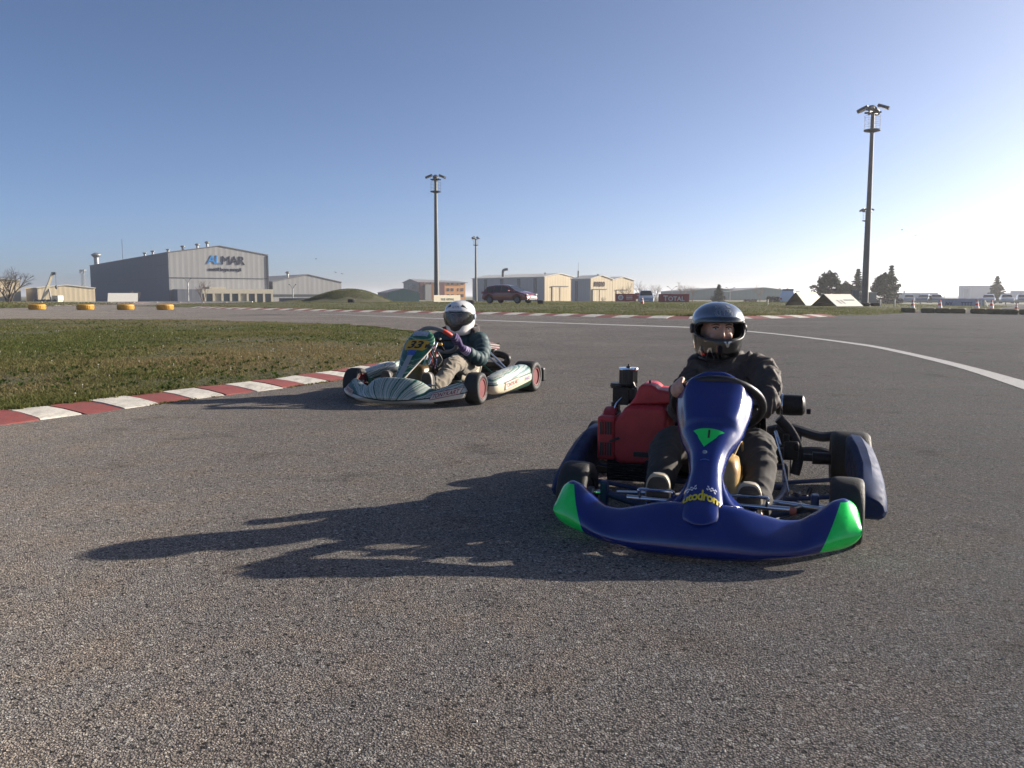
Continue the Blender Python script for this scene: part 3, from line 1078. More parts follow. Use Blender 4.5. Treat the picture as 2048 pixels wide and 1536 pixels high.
tag(o, 'long low white shed in the haze behind the first cone', 'building')
o = MB().box((0, 0, 1.6), (16, 6, 3.2)).box((-10, 0, 1.2), (5, 6, 2.4)).build('white_shed', M_PALE, smooth=0, loc=(at(2075, 600, 300).x, 300, GZ))
tag(o, 'pale shed at the right picture edge beyond the parked cars', 'building')

# ------------------------------------------------------------------ boards and signs
M_ADRED = plain('red_board', (0.30, 0.025, 0.035), 0.5, vary=0.08)
M_ADWHITE = plain('white_print', (0.75, 0.72, 0.68), 0.5, vary=0.03)
M_CREAMB = plain('cream_board', (0.68, 0.60, 0.44), 0.6, vary=0.05)
M_FADED = plain('faded_print', (0.30, 0.32, 0.30), 0.6, vary=0.2, scale=9)
M_POST = plain('board_post', (0.12, 0.11, 0.1), 0.7)


def board(name, px0, px1, py0, py1, d, mat, label, legs=2, yaw=0.0, base=None):
    a, b = at(px0, py0, d), at(px1, py1, d)
    w, h_ = b.x - a.x, a.z - b.z
    root = empty(name, ((a.x + b.x) / 2, d, b.z), math.radians(yaw))
    tag(root, label, 'billboard')
    MB().box((0, 0, h_ / 2), (w, 0.06, h_)).build('panel', mat, root, smooth=0, bevel=0.008)
    zb = (base if base is not None else GZ) - b.z
    for i in range(legs):
        x = -w * 0.42 + w * 0.84 * i / max(1, legs - 1)
        MB().box((x, 0.07, (h_ + zb) / 2), (0.07, 0.07, h_ - zb - 0.05)).build('post', M_POST, root, smooth=0)
    return root, w, h_


r_, w, h_ = board('advert_board', 1317, 1378, 588, 608.5, 84, M_ADRED, 'dark red board with white capitals TOTAL behind the bank')
tw0 = wall_letters('T', h_ * 0.72, M_ADWHITE, r_, 0, h_ * 0.56, -0.04, bold=0.012, extrude=0.006)
tw1 = wall_letters('OTAL', h_ * 0.60, M_ADWHITE, r_, 0, h_ * 0.52, -0.04, bold=0.012, extrude=0.006, spacing=1.05)
bpy.context.view_layer.update()
wd0, wd1 = tw0.dimensions.x, tw1.dimensions.x
tw0.location.x = -(wd1 + wd0) / 2 + wd0 / 2 - 0.02
tw1.location.x = wd0 / 2 + 0.02
r_, w, h_ = board('advert_board', 1231, 1272, 587.5, 602.5, 100, M_ADRED, 'red board with white round emblem beside the blue van')
MB().lathe([(h_ * 0.36, 0), (h_ * 0.36, 0.02)], T(-w * 0.25, -0.035, h_ * 0.5) @ rot('X', 90), 24).build('emblem', M_ADWHITE, r_)
MB().lathe([(h_ * 0.25, 0), (h_ * 0.25, 0.02)], T(-w * 0.25, -0.042, h_ * 0.5) @ rot('X', 90), 24).build('emblem_centre', plain('emblem_grey', (0.5, 0.35, 0.34), 0.6), r_)
for i in range(3):
    MB().box((w * 0.17, -0.035, h_ * (0.7 - 0.2 * i)), (w * 0.3, 0.02, h_ * 0.07)).build('print_line', M_ADWHITE, r_, smooth=0)
board('advert_board', 1270, 1292, 586, 598, 104, M_ADRED, 'small red board partly hidden by the blue van')
r_, w, h_ = board('sign_board', 862, 926, 590.3, 603.5, 74, M_CREAMB, 'cream board with grey lettering behind the white helmet', base=0.0, yaw=38)
wall_letters('TEB ARVAL', h_ * 0.5, plain('sign_grey_green', (0.13, 0.2, 0.19), 0.6), r_, 0.05, h_ * 0.35, -0.04, extrude=0.005)
r_, w, h_ = board('banner_board', 1877, 1967, 597, 612.5, 72, plain('grey_blue_board', (0.36, 0.38, 0.46), 0.6), 'pale blue-grey banner board with dark upright marks beyond the cones', legs=4)
M_NAVYP = plain('navy_print', (0.06, 0.06, 0.15), 0.6, vary=0.4, scale=14)
wall_letters('IVY', h_ * 0.62, M_NAVYP, r_, -w * 0.27, h_ * 0.28, -0.04, extrude=0.005, bold=0.01)
wall_letters('TTTT', h_ * 0.62, M_NAVYP, r_, w * 0.12, h_ * 0.28, -0.04, extrude=0.005, bold=0.01)


def a_frame(apex, ridge_end, foot, foot_end, d, ang, face, label, marks=0):
    """A-frame board: open triangular end near us, ridge receding at azimuth ang to the right; right slope carries the face."""
    a = math.radians(ang)
    r = Vector((math.sin(a), math.cos(a), 0))
    b = Vector((math.cos(a), -math.sin(a), 0))
    P2 = at(foot[0], foot[1], d)
    h_ = at(apex[0], apex[1], d).z - P2.z
    half = (P2.x - at(apex[0], foot[1], d).x) / b.x
    # ridge length so that its far end is seen at ridge_end
    u = (ridge_end[0] - 1024) / FPX
    o = P2 - b * half
    L = (u * o.y - o.x) / (r.x - u * r.y)
    u2 = (foot_end - 1024) / FPX
    L = (L + (u2 * P2.y - P2.x) / (r.x - u2 * r.y)) / 2
    root = empty('a_frame_board', P2)
    tag(root, label, 'advert frame')
    F = [-b * half + Vector((0, 0, h_)), -b * half + Vector((0, 0, h_)) + r * L, r * L, Vector((0, 0, 0))]
    MB().add(F, [(0, 1, 2, 3)]).build('front_panel', face, root, smooth=0, solid=0.03)
    k = -b * 0.03
    MB().add([F[0] + k, F[1] + k, -b * 2 * half + r * L, -b * 2 * half], [(0, 1, 2, 3)]).build('rear_panel', M_POST, root, smooth=0, solid=0.03)
    for t in (0.04, L - 0.04):
        MB().tube([-b * 0.05 + r * t, -b * half + r * t + Vector((0, 0, h_ - 0.05)), -b * (2 * half - 0.05) + r * t], 0.025, 5).build('end_frame', M_POST, root)
    MB().tube([-b * half * 0.35 + r * 0.05 + Vector((0, 0, h_ * 0.3)), -b * half * 1.65 + r * 0.05 + Vector((0, 0, h_ * 0.3))], 0.02, 5).build('cross_bar', M_POST, root)
    n = b * h_ + Vector((0, 0, half)); n.normalize()
    def S(p, q):
        return F[0].lerp(F[1], p).lerp(F[3].lerp(F[2], p), q) + n * 0.012
    for i in range(marks):
        u0 = 0.2 + 0.14 * i
        MB().add([S(u0, 0.5), S(u0 + 0.06, 0.5), S(u0 + 0.1, 0.8), S(u0 + 0.06, 0.8)], [(0, 1, 2, 3)]).build('print_mark', M_FADED, root, smooth=0)
    if marks:
        for i in range(6):
            MB().add([S(0.5 + 0.07 * i, 0.45), S(0.545 + 0.07 * i, 0.45), S(0.545 + 0.07 * i, 0.56), S(0.5 + 0.07 * i, 0.56)], [(0, 1, 2, 3)]).build('print_mark', M_FADED, root, smooth=0)
    return root


a_frame((1596.5, 585), (1632, 585.5), (1611.5, 611.5), 1645, 55, 50, plain('pale_green_board', (0.60, 0.60, 0.42), 0.6, vary=0.1, scale=3, dirt=0.3, dirtcol=(0.5, 0.52, 0.32)), 'pale green A-frame advert board beside the minibus')
a_frame((1657.5, 588), (1706.5, 589.5), (1674, 612.5), 1714, 51, 60, M_WHITEP, 'white A-frame advert board at the foot of the tall mast', marks=2)
a_frame((204, 586), (275, 588), (215, 603.5), 284, 98, 68, M_WHITEP, 'long white A-frame board by the far left chicane')

# ------------------------------------------------------------------ floodlight masts
M_MAST = plain('mast_steel', (0.13, 0.13, 0.125), 0.6, 0.2, vary=0.2, scale=2)
M_LAMP = plain('lamp_housing', (0.05, 0.052, 0.06), 0.45)
M_LENS = plain('lamp_lens', (0.5, 0.52, 0.55), 0.1)


def mast(px, d, top_py, base_z, label, lean=0.0, seed=0, r0=0.26):
    b = at(px, 600, d)
    top = at(px, top_py, d).z
    H_ = top - base_z
    root = empty('floodlight_mast', (b.x, d, base_z), seed * 0.7)
    tag(root, label, 'floodlight mast', 'floodlight masts round the circuit')
    MB().lathe([(r0 * 1.7, 0), (r0 * 1.7, 0.06), (r0 * 1.05, 0.07), (r0, 0.4), (r0 * 0.55, H_ - 0.3), (r0 * 0.5, H_ - 0.3)], None, 14).build('pole', M_MAST, root)
    zp = H_ - 1.4
    MB().lathe([(r0 * 0.6, zp - 0.12), (0.5, zp - 0.03), (0.52, zp + 0.05), (r0 * 0.6, zp + 0.05)], None, 20).build('platform', M_LAMP, root)
    rl = MB()
    for z in (0.35, 0.62, 0.9):
        rl.tube([(0.49 * math.cos(a), 0.49 * math.sin(a), zp + z) for a in np.linspace(0, 2 * math.pi, 25)[:-1]], 0.007, 5, closed=True)
    for i in range(8):
        a = 2 * math.pi * i / 8
        rl.tube([(0.49 * math.cos(a), 0.49 * math.sin(a), zp), (0.49 * math.cos(a), 0.49 * math.sin(a), zp + 0.9)], 0.008, 5)
    rl.build('guard_rail', M_MAST, root)
    ar = MB()
    for i in range(3):
        a = math.pi * i / 3
        ar.box((0, 0, H_ - 0.28), (1.0, 0.1, 0.1), rot('Z', math.degrees(a)))
    ar.build('lamp_frame', M_LAMP, root, smooth=0)
    for i in range(4):
        a = 2 * math.pi * i / 4 + 0.25
        M = rot('Z', math.degrees(a)) @ T(0.60, 0, H_ - 0.12 + 0.10 * (i % 2)) @ rot('Y', 22)
        lamp = MB()
        lamp.ring_loft([[M @ Vector((x, y * w_, z)) for (y, z) in ((-0.26, -0.06), (0.26, -0.06), (0.24, 0.06), (0.12, 0.13), (-0.12, 0.13), (-0.24, 0.06))] for x, w_ in ((-0.33, 0.7), (-0.2, 1.0), (0.2, 1.0), (0.38, 0.45))])
        lo = lamp.build('floodlight', M_LAMP, root, smooth=25)
        MB().add([M @ Vector(p) for p in ((-0.2, -0.22, -0.066), (0.24, -0.2, -0.066), (0.24, 0.2, -0.066), (-0.2, 0.22, -0.066))], [(0, 1, 2, 3)]).build('lens', M_LENS, lo, smooth=0)
    st = MB()
    zz = 1.5
    while zz < zp - 0.3:
        st.box((r0 * 0.9, 0, zz), (0.16, 0.03, 0.03))
        zz += 0.75
    st.build('climbing_step', M_MAST, root, smooth=0)
    return root


mast(1730, 55.5, 216, 0.25, 'tallest floodlight mast in view on the right behind the A-frame boards', seed=1, r0=0.21)
mast(873.5, 81, 353, -0.1, 'floodlight mast left of centre rising behind the cream sign board', seed=2, r0=0.25)
mast(952, 160, 475, -0.45, 'small distant floodlight mast beside the grey hangar wall left of the red car', seed=3, r0=0.27)
mast(1726, 108, 419, -0.3, 'thinner floodlight mast standing just behind the tallest one on the right', seed=5, r0=0.25)

# cabinets and sandbags at the foot of the right mast
o = MB().box((0, 0, 0.42), (0.42, 0.35, 0.84)).box((0, 0, 0.86), (0.48, 0.4, 0.04)).build('electric_cabinet', plain('cabinet_grey', (0.34, 0.34, 0.31), 0.6), smooth=0, loc=(at(1748, 600, 56).x, 56.3, 0.28), bevel=0.01)
tag(o, 'grey electric cabinet to the right of the tallest mast', 'cabinet')
o = MB().box((0, 0, 0.5), (0.36, 0.3, 1.0)).box((0, 0, 1.02), (0.42, 0.36, 0.04)).build('electric_cabinet', plain('cabinet_dark', (0.16, 0.17, 0.18), 0.6), smooth=0, loc=(at(1718, 600, 57).x, 57.6, 0.28), bevel=0.01)
tag(o, 'taller dark electric cabinet to the left of the tallest mast', 'cabinet')
M_RUBBER_OLD = plain('old_rubber', (0.018, 0.018, 0.02), 0.8, vary=0.3, scale=20, bumpv=0.3)


def flat_tyre(name, loc, R, Hh, mat, label, cat='tyre', group=None, rz=0.0):
    mb = MB()
    r = R
    prof = [(r * 0.55, 0.02 * Hh), (r * 0.8, 0), (r * 0.95, Hh * 0.06), (r, Hh * 0.22), (r, Hh * 0.78), (r * 0.95, Hh * 0.94), (r * 0.8, Hh), (r * 0.55, Hh * 0.98), (r * 0.52, Hh * 0.85), (r * 0.75, Hh * 0.75), (r * 0.75, Hh * 0.25), (r * 0.52, Hh * 0.15)]
    mb.lathe(prof, None, 32, closed=True)
    # tread lugs
    for i in range(32):
        a = 2 * math.pi * i / 32
        mb.box((math.cos(a) * r, math.sin(a) * r, Hh * 0.5), (r * 0.05, r * 0.11, Hh * 0.52), rot('Z', math.degrees(a)))
    o = mb.build(name, mat, smooth=35, loc=loc, rot=(0, 0, rz))
    return tag(o, label, cat, group)


for i, (px, d, lab) in enumerate(((1738, 54.6, 'black tyre lying against the foot of the tallest mast, left one'), (1752, 54.6, 'black tyre lying below the grey cabinet at the tallest mast'))):
    flat_tyre('mast_tyre', (at(px - 8, 600, d).x + i * 0.25, d, 0.27), 0.31, 0.22, M_RUBBER_OLD, lab)
flat_tyre('mast_tyre', (at(941, 600, 70).x, 70, 0.30), 0.36, 0.28, M_RUBBER_OLD, 'black tyre at the rear of the red car')
flat_tyre('mound_tyre', (at(703, 600, 76).x, 76, 0.34), 0.33, 0.3, M_RUBBER_OLD, 'single black tyre at the foot of the grass mound')
flat_tyre('mast_tyre', (at(1082, 600, 66).x, 66, 0.30), 0.27, 0.3, M_RUBBER_OLD, 'black tyre in front of the nose of the red car')

M_YELLOW = plain('yellow_tyre_paint', (0.52, 0.27, 0.015), 0.55, vary=0.15, scale=5, dirt=0.5, dirtcol=(0.05, 0.04, 0.025))
yl_ = ['leftmost of the four yellow painted tyres', 'second yellow painted tyre from the left', 'third yellow painted tyre from the left below the white A-frame', 'rightmost of the four yellow painted tyres']
for i, (px, py) in enumerate(((74.5, 620.5), (171, 621), (251.5, 621), (330.5, 621))):
    g = ground_pt(px, py - 1.3)
    flat_tyre('yellow_tyre', (g.x, g.y, 0.0), 0.53, 0.36, M_YELLOW, yl_[i], 'tyre', 'yellow tyres across the far left of the track', rz=i)
M_OLIVE = plain('olive_tyre_paint', (0.075, 0.072, 0.028), 0.7, vary=0.3, scale=6, dirt=0.6, dirtcol=(0.02, 0.02, 0.018))
ol = ['first olive tyre, standing alone at the left end of the row', 'second olive tyre of the row, under the gap between cones', 'olive tyre directly right of the second cone', 'olive tyre at the right end of the row of three', 'olive tyre below the third cone', 'olive tyre below the fourth cone', 'olive tyre left of the small far cone', 'olive tyre cut by the right picture edge']
for i, (px, py) in enumerate(((1817, 626.5), (1857, 627), (1886, 627.5), (1916, 628), (1957, 628.5), (1988, 629.3), (2019, 630), (2056, 630.5))):
    g = ground_pt(px, py - 1.3)
    flat_tyre('olive_tyre', (g.x, g.y, 0.0), 0.385, 0.27, M_OLIVE, ol[i], 'tyre', 'olive tyres along the track on the right', rz=i * 1.3)

M_CONE = plain('cone_orange', (0.62, 0.085, 0.03), 0.5, vary=0.1)
cl = ['red and white traffic cone behind the lone olive tyre', 'red and white traffic cone behind the row of three tyres', 'red and white traffic cone left of the white ladder chair', 'red and white traffic cone right of the white ladder chair', 'small plain orange cone standing far off at the right', 'traffic cone standing in front of the blue van']


def cone(px, py, d, H_, lab, z0=0.0):
    g = at(px, py, d)
    root = empty('traffic_cone', (g.x, d, z0))
    tag(root, lab, 'traffic cone', 'traffic cones')
    MB().box((0, 0, 0.02), (H_ * 0.62, H_ * 0.62, 0.04)).build('base', M_CONE, root, smooth=0, bevel=0.01)
    R = H_ * 0.23
    f = lambda t: R * (1 - t) + 0.03 * t
    MB().lathe([(f(0), 0.04), (f(1), H_), (f(1) * 0.6, H_)], None, 16).build('body', M_CONE, root)
    for a, b in ((0.32, 0.52), (0.68, 0.82)):
        MB().lathe([(f(a) + 0.003, 0.04 + a * (H_ - 0.04)), (f(b) + 0.003, 0.04 + b * (H_ - 0.04))], None, 16).build('band', M_ADWHITE, root)


for px, d, lab, s in ((1825.5, 48.5, cl[0], 0.68), (1880, 48.5, cl[1], 0.7), (1954, 47.5, cl[2], 0.72), (1983, 47, cl[3], 0.7)):
    cone(px, 610, d, s, lab, 0.0)
cone(2033, 610, 60, 0.42, cl[4])
cone(1284.5, 610, 63, 0.55, cl[5], 0.3)
# white ladder chair
lc = empty('ladder_chair', (at(1966, 610, 66).x, 66, 0.0)); tag(lc, 'white tall ladder chair at the right end of the banner board', 'chair')
for s in (-1, 1):
    MB().tube([(s * 0.3, -0.2, 0), (s * 0.12, 0, 0.62)], 0.025, 6).build('leg', M_WHITEP, lc)
    MB().tube([(s * 0.3, 0.3, 0), (s * 0.12, 0.05, 0.62)], 0.025, 6).build('leg', M_WHITEP, lc)
for z in (0.15, 0.3, 0.45):
    MB().tube([(-0.3 + z * 0.29, -0.2 + z * 0.3, z), (0.3 - z * 0.29, -0.2 + z * 0.3, z)], 0.02, 6).build('rung', M_WHITEP, lc)
MB().box((0, 0.03, 0.64), (0.34, 0.3, 0.04)).build('seat', M_WHITEP, lc, smooth=0)

# ------------------------------------------------------------------ street lamps
def street_lamp(px, d, top_py, label, k=0.5):
    b = at(px, 600, d)
    H_ = at(px, top_py, d).z - GZ
    root = empty('street_lamp', (b.x, d, GZ)); tag(root, label, 'street lamp', 'street lamps behind the circuit')
    MB().tube([(0, 0, 0), (0, 0, H_ - 0.8)], 0.1, 8).build('pole', M_STEELG, root)
    for s in (-1, 1):
        MB().tube([(0, 0, H_ - 0.85), (s * 0.7 * k, 0, H_ - 0.5), (s * 1.7 * k, 0, H_ - 0.1)], 0.05, 6).build('arm', M_STEELG, root)
        MB().box((s * 2.1 * k, 0, H_ - 0.02), (0.95 * k, 0.25, 0.14), rot('Y', -s * 16)).build('lamp_head', M_LAMP, root, smooth=0, bevel=0.04)


for px, d, ty, lab in ((1343.5, 210, 573, 'double-armed street lamp above the red TOTAL board'), (1460, 230, 575, 'double-armed street lamp over the green shed near the black helmet'), (1566.5, 230, 577, 'double-armed street lamp above the minibus'), (1888, 240, 587, 'double-armed street lamp above the banner board'), (377, 150, 556, 'double-armed street lamp before the lettered gable'), (586, 170, 569, 'street lamp before the low grey annex')):
    street_lamp(px, d, ty, lab, 0.3 if px < 700 else 0.5)
tw = MB()
q = at(169, 600, 420)
for s in ((-1, -1), (1, -1), (1, 1), (-1, 1)):
    tw.tube([(s[0] * 0.9, s[1] * 0.9, 0), (s[0] * 0.6, s[1] * 0.6, 14.5)], 0.12, 4)
for k in range(9):
    z0, z1 = k * 1.6, (k + 1) * 1.6
    for s in ((-1, -1, 1, -1), (1, -1, 1, 1), (1, 1, -1, 1), (-1, 1, -1, -1)):
        tw.tube([(s[0] * 0.85, s[1] * 0.85, z0), (s[2] * 0.7, s[3] * 0.7, z1)], 0.08, 4)
tw.box((0, 0, 14), (2.4, 2.4, 0.3)); tw.box((0.9, -1, 13.2), (0.5, 0.3, 1.6)); tw.box((-0.9, -1, 13.2), (0.5, 0.3, 1.6))
o = tw.build('radio_tower', M_STEELG, smooth=0, loc=(q.x, 420, GZ)); tag(o, 'thin lattice radio tower in the haze left of the dark hall', 'tower')
# ------------------------------------------------------------------ trees
def leaf_material(name, lo, hi):
    m, nt, b = new_mat(name)
    tc = nd(nt, 'ShaderNodeTexCoord')
    c = ramp(nt, noise_n(nt, tc.outputs['Object'], 1.6, 4), [(0.3, lo), (0.7, hi)])
    nt.links.new(c, b.inputs['Base Color'])
    b.inputs['Roughness'].default_value = 0.8
    return m


M_NEEDLE = leaf_material('pine_needles', (0.014, 0.024, 0.012), (0.035, 0.05, 0.022))
M_NEEDLE2 = leaf_material('cedar_needles', (0.028, 0.04, 0.026), (0.06, 0.08, 0.045))
M_BARK = plain('bark', (0.07, 0.055, 0.045), 0.9, vary=0.3, scale=8, bumpv=0.5)


def tufts(mb, c, r, n, size):
    for _ in range(n):
        d = Vector((random.gauss(0, 1), random.gauss(0, 1), random.gauss(0, 0.7)))
        d = d.normalized() * r * random.random() ** 0.4
        p = c + Vector((d.x, d.y, d.z * 0.7))
        a = Vector((random.gauss(0, 1), random.gauss(0, 1), random.gauss(0, 0.6))).normalized() * size * random.uniform(0.6, 1.4)
        b = a.orthogonal().normalized() * size * 0.4
        b.rotate(Matrix.Rotation(random.random() * 6.28, 3, a.normalized()))
        mb.add([p - a - b, p + a * 0.2 - b, p + a, p + a * 0.2 + b], [(0, 1, 2, 3)])


def conifer(px, d, base_py, top_py, width_px, label, kind='pine', seed=0):
    random.seed(100 + seed)
    b = at(px, base_py, d)
    H_ = at(px, top_py, d).z - GZ
    W = width_px * d / FPX / 2
    root = empty('conifer_tree', (b.x, d, GZ))
    tag(root, label, 'tree', 'evergreen trees behind the circuit')
    tk = MB()
    tk.tube([(0, 0, 0), (0.05, 0, H_ * 0.5), (0, 0, H_ * 0.97)], [H_ * 0.03, H_ * 0.02, H_ * 0.005], 8)
    cr = MB()
    if kind == 'spire':
        n = int(15)
        for i in range(n):
            z = H_ * (0.08 + 0.9 * i / (n - 1))
            f = 1 - i / (n - 1)
            R = W * (f ** 0.8) * (1 if i % 2 else 0.82) + 0.05
            k = 9 if f > 0.3 else 5
            for j in range(k):
                a = 6.283 * (j + random.random() * 0.6) / k + i
                rr = R * random.uniform(0.7, 1.15)
                tip = Vector((math.cos(a) * rr, math.sin(a) * rr, z + rr * random.uniform(-0.12, 0.2)))
                tk.tube([(0, 0, z), tip], [0.05 * f + 0.015, 0.01], 4)
                m = max(3, int(rr / 0.22))
                for q in range(m):
                    t = (q + 0.6) / m
                    tufts(cr, Vector((0, 0, z)).lerp(tip, t), 0.14 + 0.16 * (1 - t) * W / 2, 11, H_ * 0.034)
    else:
        n = 60
        for i in range(n):
            t = random.random() ** 0.8
            z = H_ * (0.16 + 0.72 * t)
            prof = math.sin(min(1.0, (1 - t) * 1.15 + 0.12) * math.pi * 0.5) * (0.75 if t < 0.12 else 1.0)
            rr = W * prof * random.uniform(0.35, 1.05)
            a = random.random() * 6.283
            c = Vector((math.cos(a) * rr, math.sin(a) * rr, z))
            tk.tube([(0, 0, max(0.3, z - rr * 0.35)), c], [0.07, 0.02], 5)
            tufts(cr, c, W * 0.30, 95, H_ * 0.04)
        for q in range(10):
            z = H_ * (0.84 + 0.16 * q / 9)
            rr = W * 0.3 * (1 - q / 10)
            for j in range(5):
                a = 6.283 * j / 5 + q
                tufts(cr, Vector((math.cos(a) * rr, math.sin(a) * rr, z)), 0.1, 5, H_ * 0.022)
    tk.build('trunk', M_BARK, root)
    cr.build('crown', M_NEEDLE if kind == 'pine' else M_NEEDLE2, root, smooth=0)


conifer(1657, 120, 608, 541, 62, 'dense dark pine behind the white A-frame board, left of the masts', 'pine', 1)
conifer(1690, 122, 608, 562, 44, 'lower dark pine squeezed between the left pine and the masts', 'pine', 9)
conifer(1714, 126, 608, 539, 44, 'spiky dark conifer directly behind the thinner mast', 'spire', 2)
conifer(1768, 118, 608, 545, 64, 'broad dark pine to the right of the tallest mast', 'pine', 3)
conifer(1780, 121, 608, 532, 44, 'pointed conifer rising out of the broad pine right of the mast', 'spire', 4)
conifer(1992, 165, 606, 553, 48, 'hazy pointed conifer above the parked cars on the far right', 'spire', 5)
conifer(1437, 130, 607, 570, 38, 'small pointed conifer behind the black helmet', 'spire', 6)


def bare_tree(px, d, top_py, spread_px, label, seed, stems=3, mat=M_BARK, fine=1.0, zbase=None):
    random.seed(300 + seed)
    b = at(px, 600, d)
    z0 = GZ if zbase is None else zbase
    H_ = at(px, top_py, d).z - z0
    W = spread_px * d / FPX / 2
    root = empty('bare_tree', (b.x, d, z0))
    tag(root, label, 'tree', 'leafless trees')
    tk, cr = MB(), MB()

    def grow(p, dirv, L, r, lev, mb):
        q = p + dirv * L
        mid = p.lerp(q, 0.5) + Vector((random.gauss(0, 1), random.gauss(0, 1), 0)) * L * 0.05
        mb.tube([p, mid, q], [r, r * 0.8, r * 0.6], 6 if lev < 2 else 4, cap=lev < 2)
        if lev >= 5: return
        k = 3 if lev < 3 else 2 + (random.random() < 0.6)
        for i in range(k):
            nd_ = dirv + Vector((random.gauss(0, 1), random.gauss(0, 1), random.gauss(0.15, 0.5))) * 0.42
            nd_.x *= 1.0
            nd_.normalize()
            grow(p.lerp(q, random.uniform(0.45, 1.0)), nd_, L * random.uniform(0.55, 0.8), r * 0.55, lev + 1, cr if lev >= 1 else tk)
    for s in range(stems):
        a = 6.283 * s / max(stems, 1) + random.random()
        dv = Vector((math.cos(a) * 0.45 * W / H_ * 2, math.sin(a) * 0.3, 1)).normalized()
        grow(Vector((0, 0, 0)), dv, H_ * 0.36, H_ * 0.022 * fine, 0, tk)
    tk.build('trunk', mat, root)
    cr.build('crown', mat, root)


M_TWIG = plain('pale_twigs', (0.17, 0.13, 0.1), 0.9)
bare_tree(18, 105, 522, 75, 'leafless tree with several dark stems at the left picture edge', 1, 4)
bare_tree(408, 150, 552, 36, 'small leafless tree before the low office of the grey hall', 2, 2, M_TWIG)
bare_tree(268, 150, 574, 30, 'low leafless bush against the dark side of the grey hall', 3, 3, M_TWIG, 0.7)
for i, (px, d, ty, sp, lab) in enumerate(((1254, 120, 559, 30, 'thin leafless tree before the rightmost cream hangar'), (1281, 170, 556, 18, 'leafless poplar just left of the blue van roof'), (1312, 180, 558, 26, 'leafless poplar above the blue van'), (1366, 180, 556, 26, 'leafless tree above the right end of the TOTAL board'), (1385, 185, 562, 16, 'leafless sapling right of the TOTAL board'), (1520, 200, 563, 24, 'leafless tree over the green sheds'), (1205, 130, 590, 14, 'leafless sapling before the lettered hangar door'))):
    bare_tree(px, d, ty, sp, lab, 10 + i, 3, M_TWIG, 0.6)
# reddish hedge behind the minibus and by the pine
for i, (px, d, w, h_, lab) in enumerate(((1547, 118, 26, 0.9, 'brown leafless hedge left of the minibus'), (1775, 112, 60, 0.7, 'brown hedge under the broad pine'), (1500, 150, 26, 0.8, 'dark hedge block before the green shed'))):
    mb = MB()
    random.seed(40 + i)
    W = w * d / FPX
    for _ in range(500):
        tufts(mb, Vector((random.uniform(-W / 2, W / 2), random.uniform(-0.4, 0.4), random.uniform(0.05, h_))), 0.15, 1, 0.14)
    o = mb.build('hedge', plain('hedge_twigs%d' % i, (0.075, 0.05, 0.042), 0.9), smooth=0, loc=(at(px, 600, d).x, d, -0.1 if i != 2 else GZ))
    tag(o, lab, 'hedge')
random.seed(77)

# ------------------------------------------------------------------ cars
def car_paint(name, col, coat=1.0, metal=0.3):
    m, nt, b = new_mat(name)
    b.inputs['Base Color'].default_value = (*col, 1)
    b.inputs['Metallic'].default_value = metal
    b.inputs['Roughness'].default_value = 0.35
    b.inputs['Coat Weight'].default_value = coat
    b.inputs['Coat Roughness'].default_value = 0.05
    return m


M_TYRE = plain('tyre_rubber', (0.016, 0.016, 0.017), 0.75, vary=0.25, scale=12, bumpv=0.15, bscale=120)
M_ALLOY = plain('alloy', (0.45, 0.45, 0.46), 0.3, 0.8)
M_CARRIM = plain('car_rim', (0.12, 0.12, 0.125), 0.5, 0.3)
M_CARGLASS = plain('car_glass', (0.02, 0.025, 0.03), 0.05, vary=0.1)
M_HEADL = plain('headlamp', (0.3, 0.31, 0.33), 0.25)
M_TAILL = plain('tail_lamp', (0.35, 0.01, 0.01), 0.2)


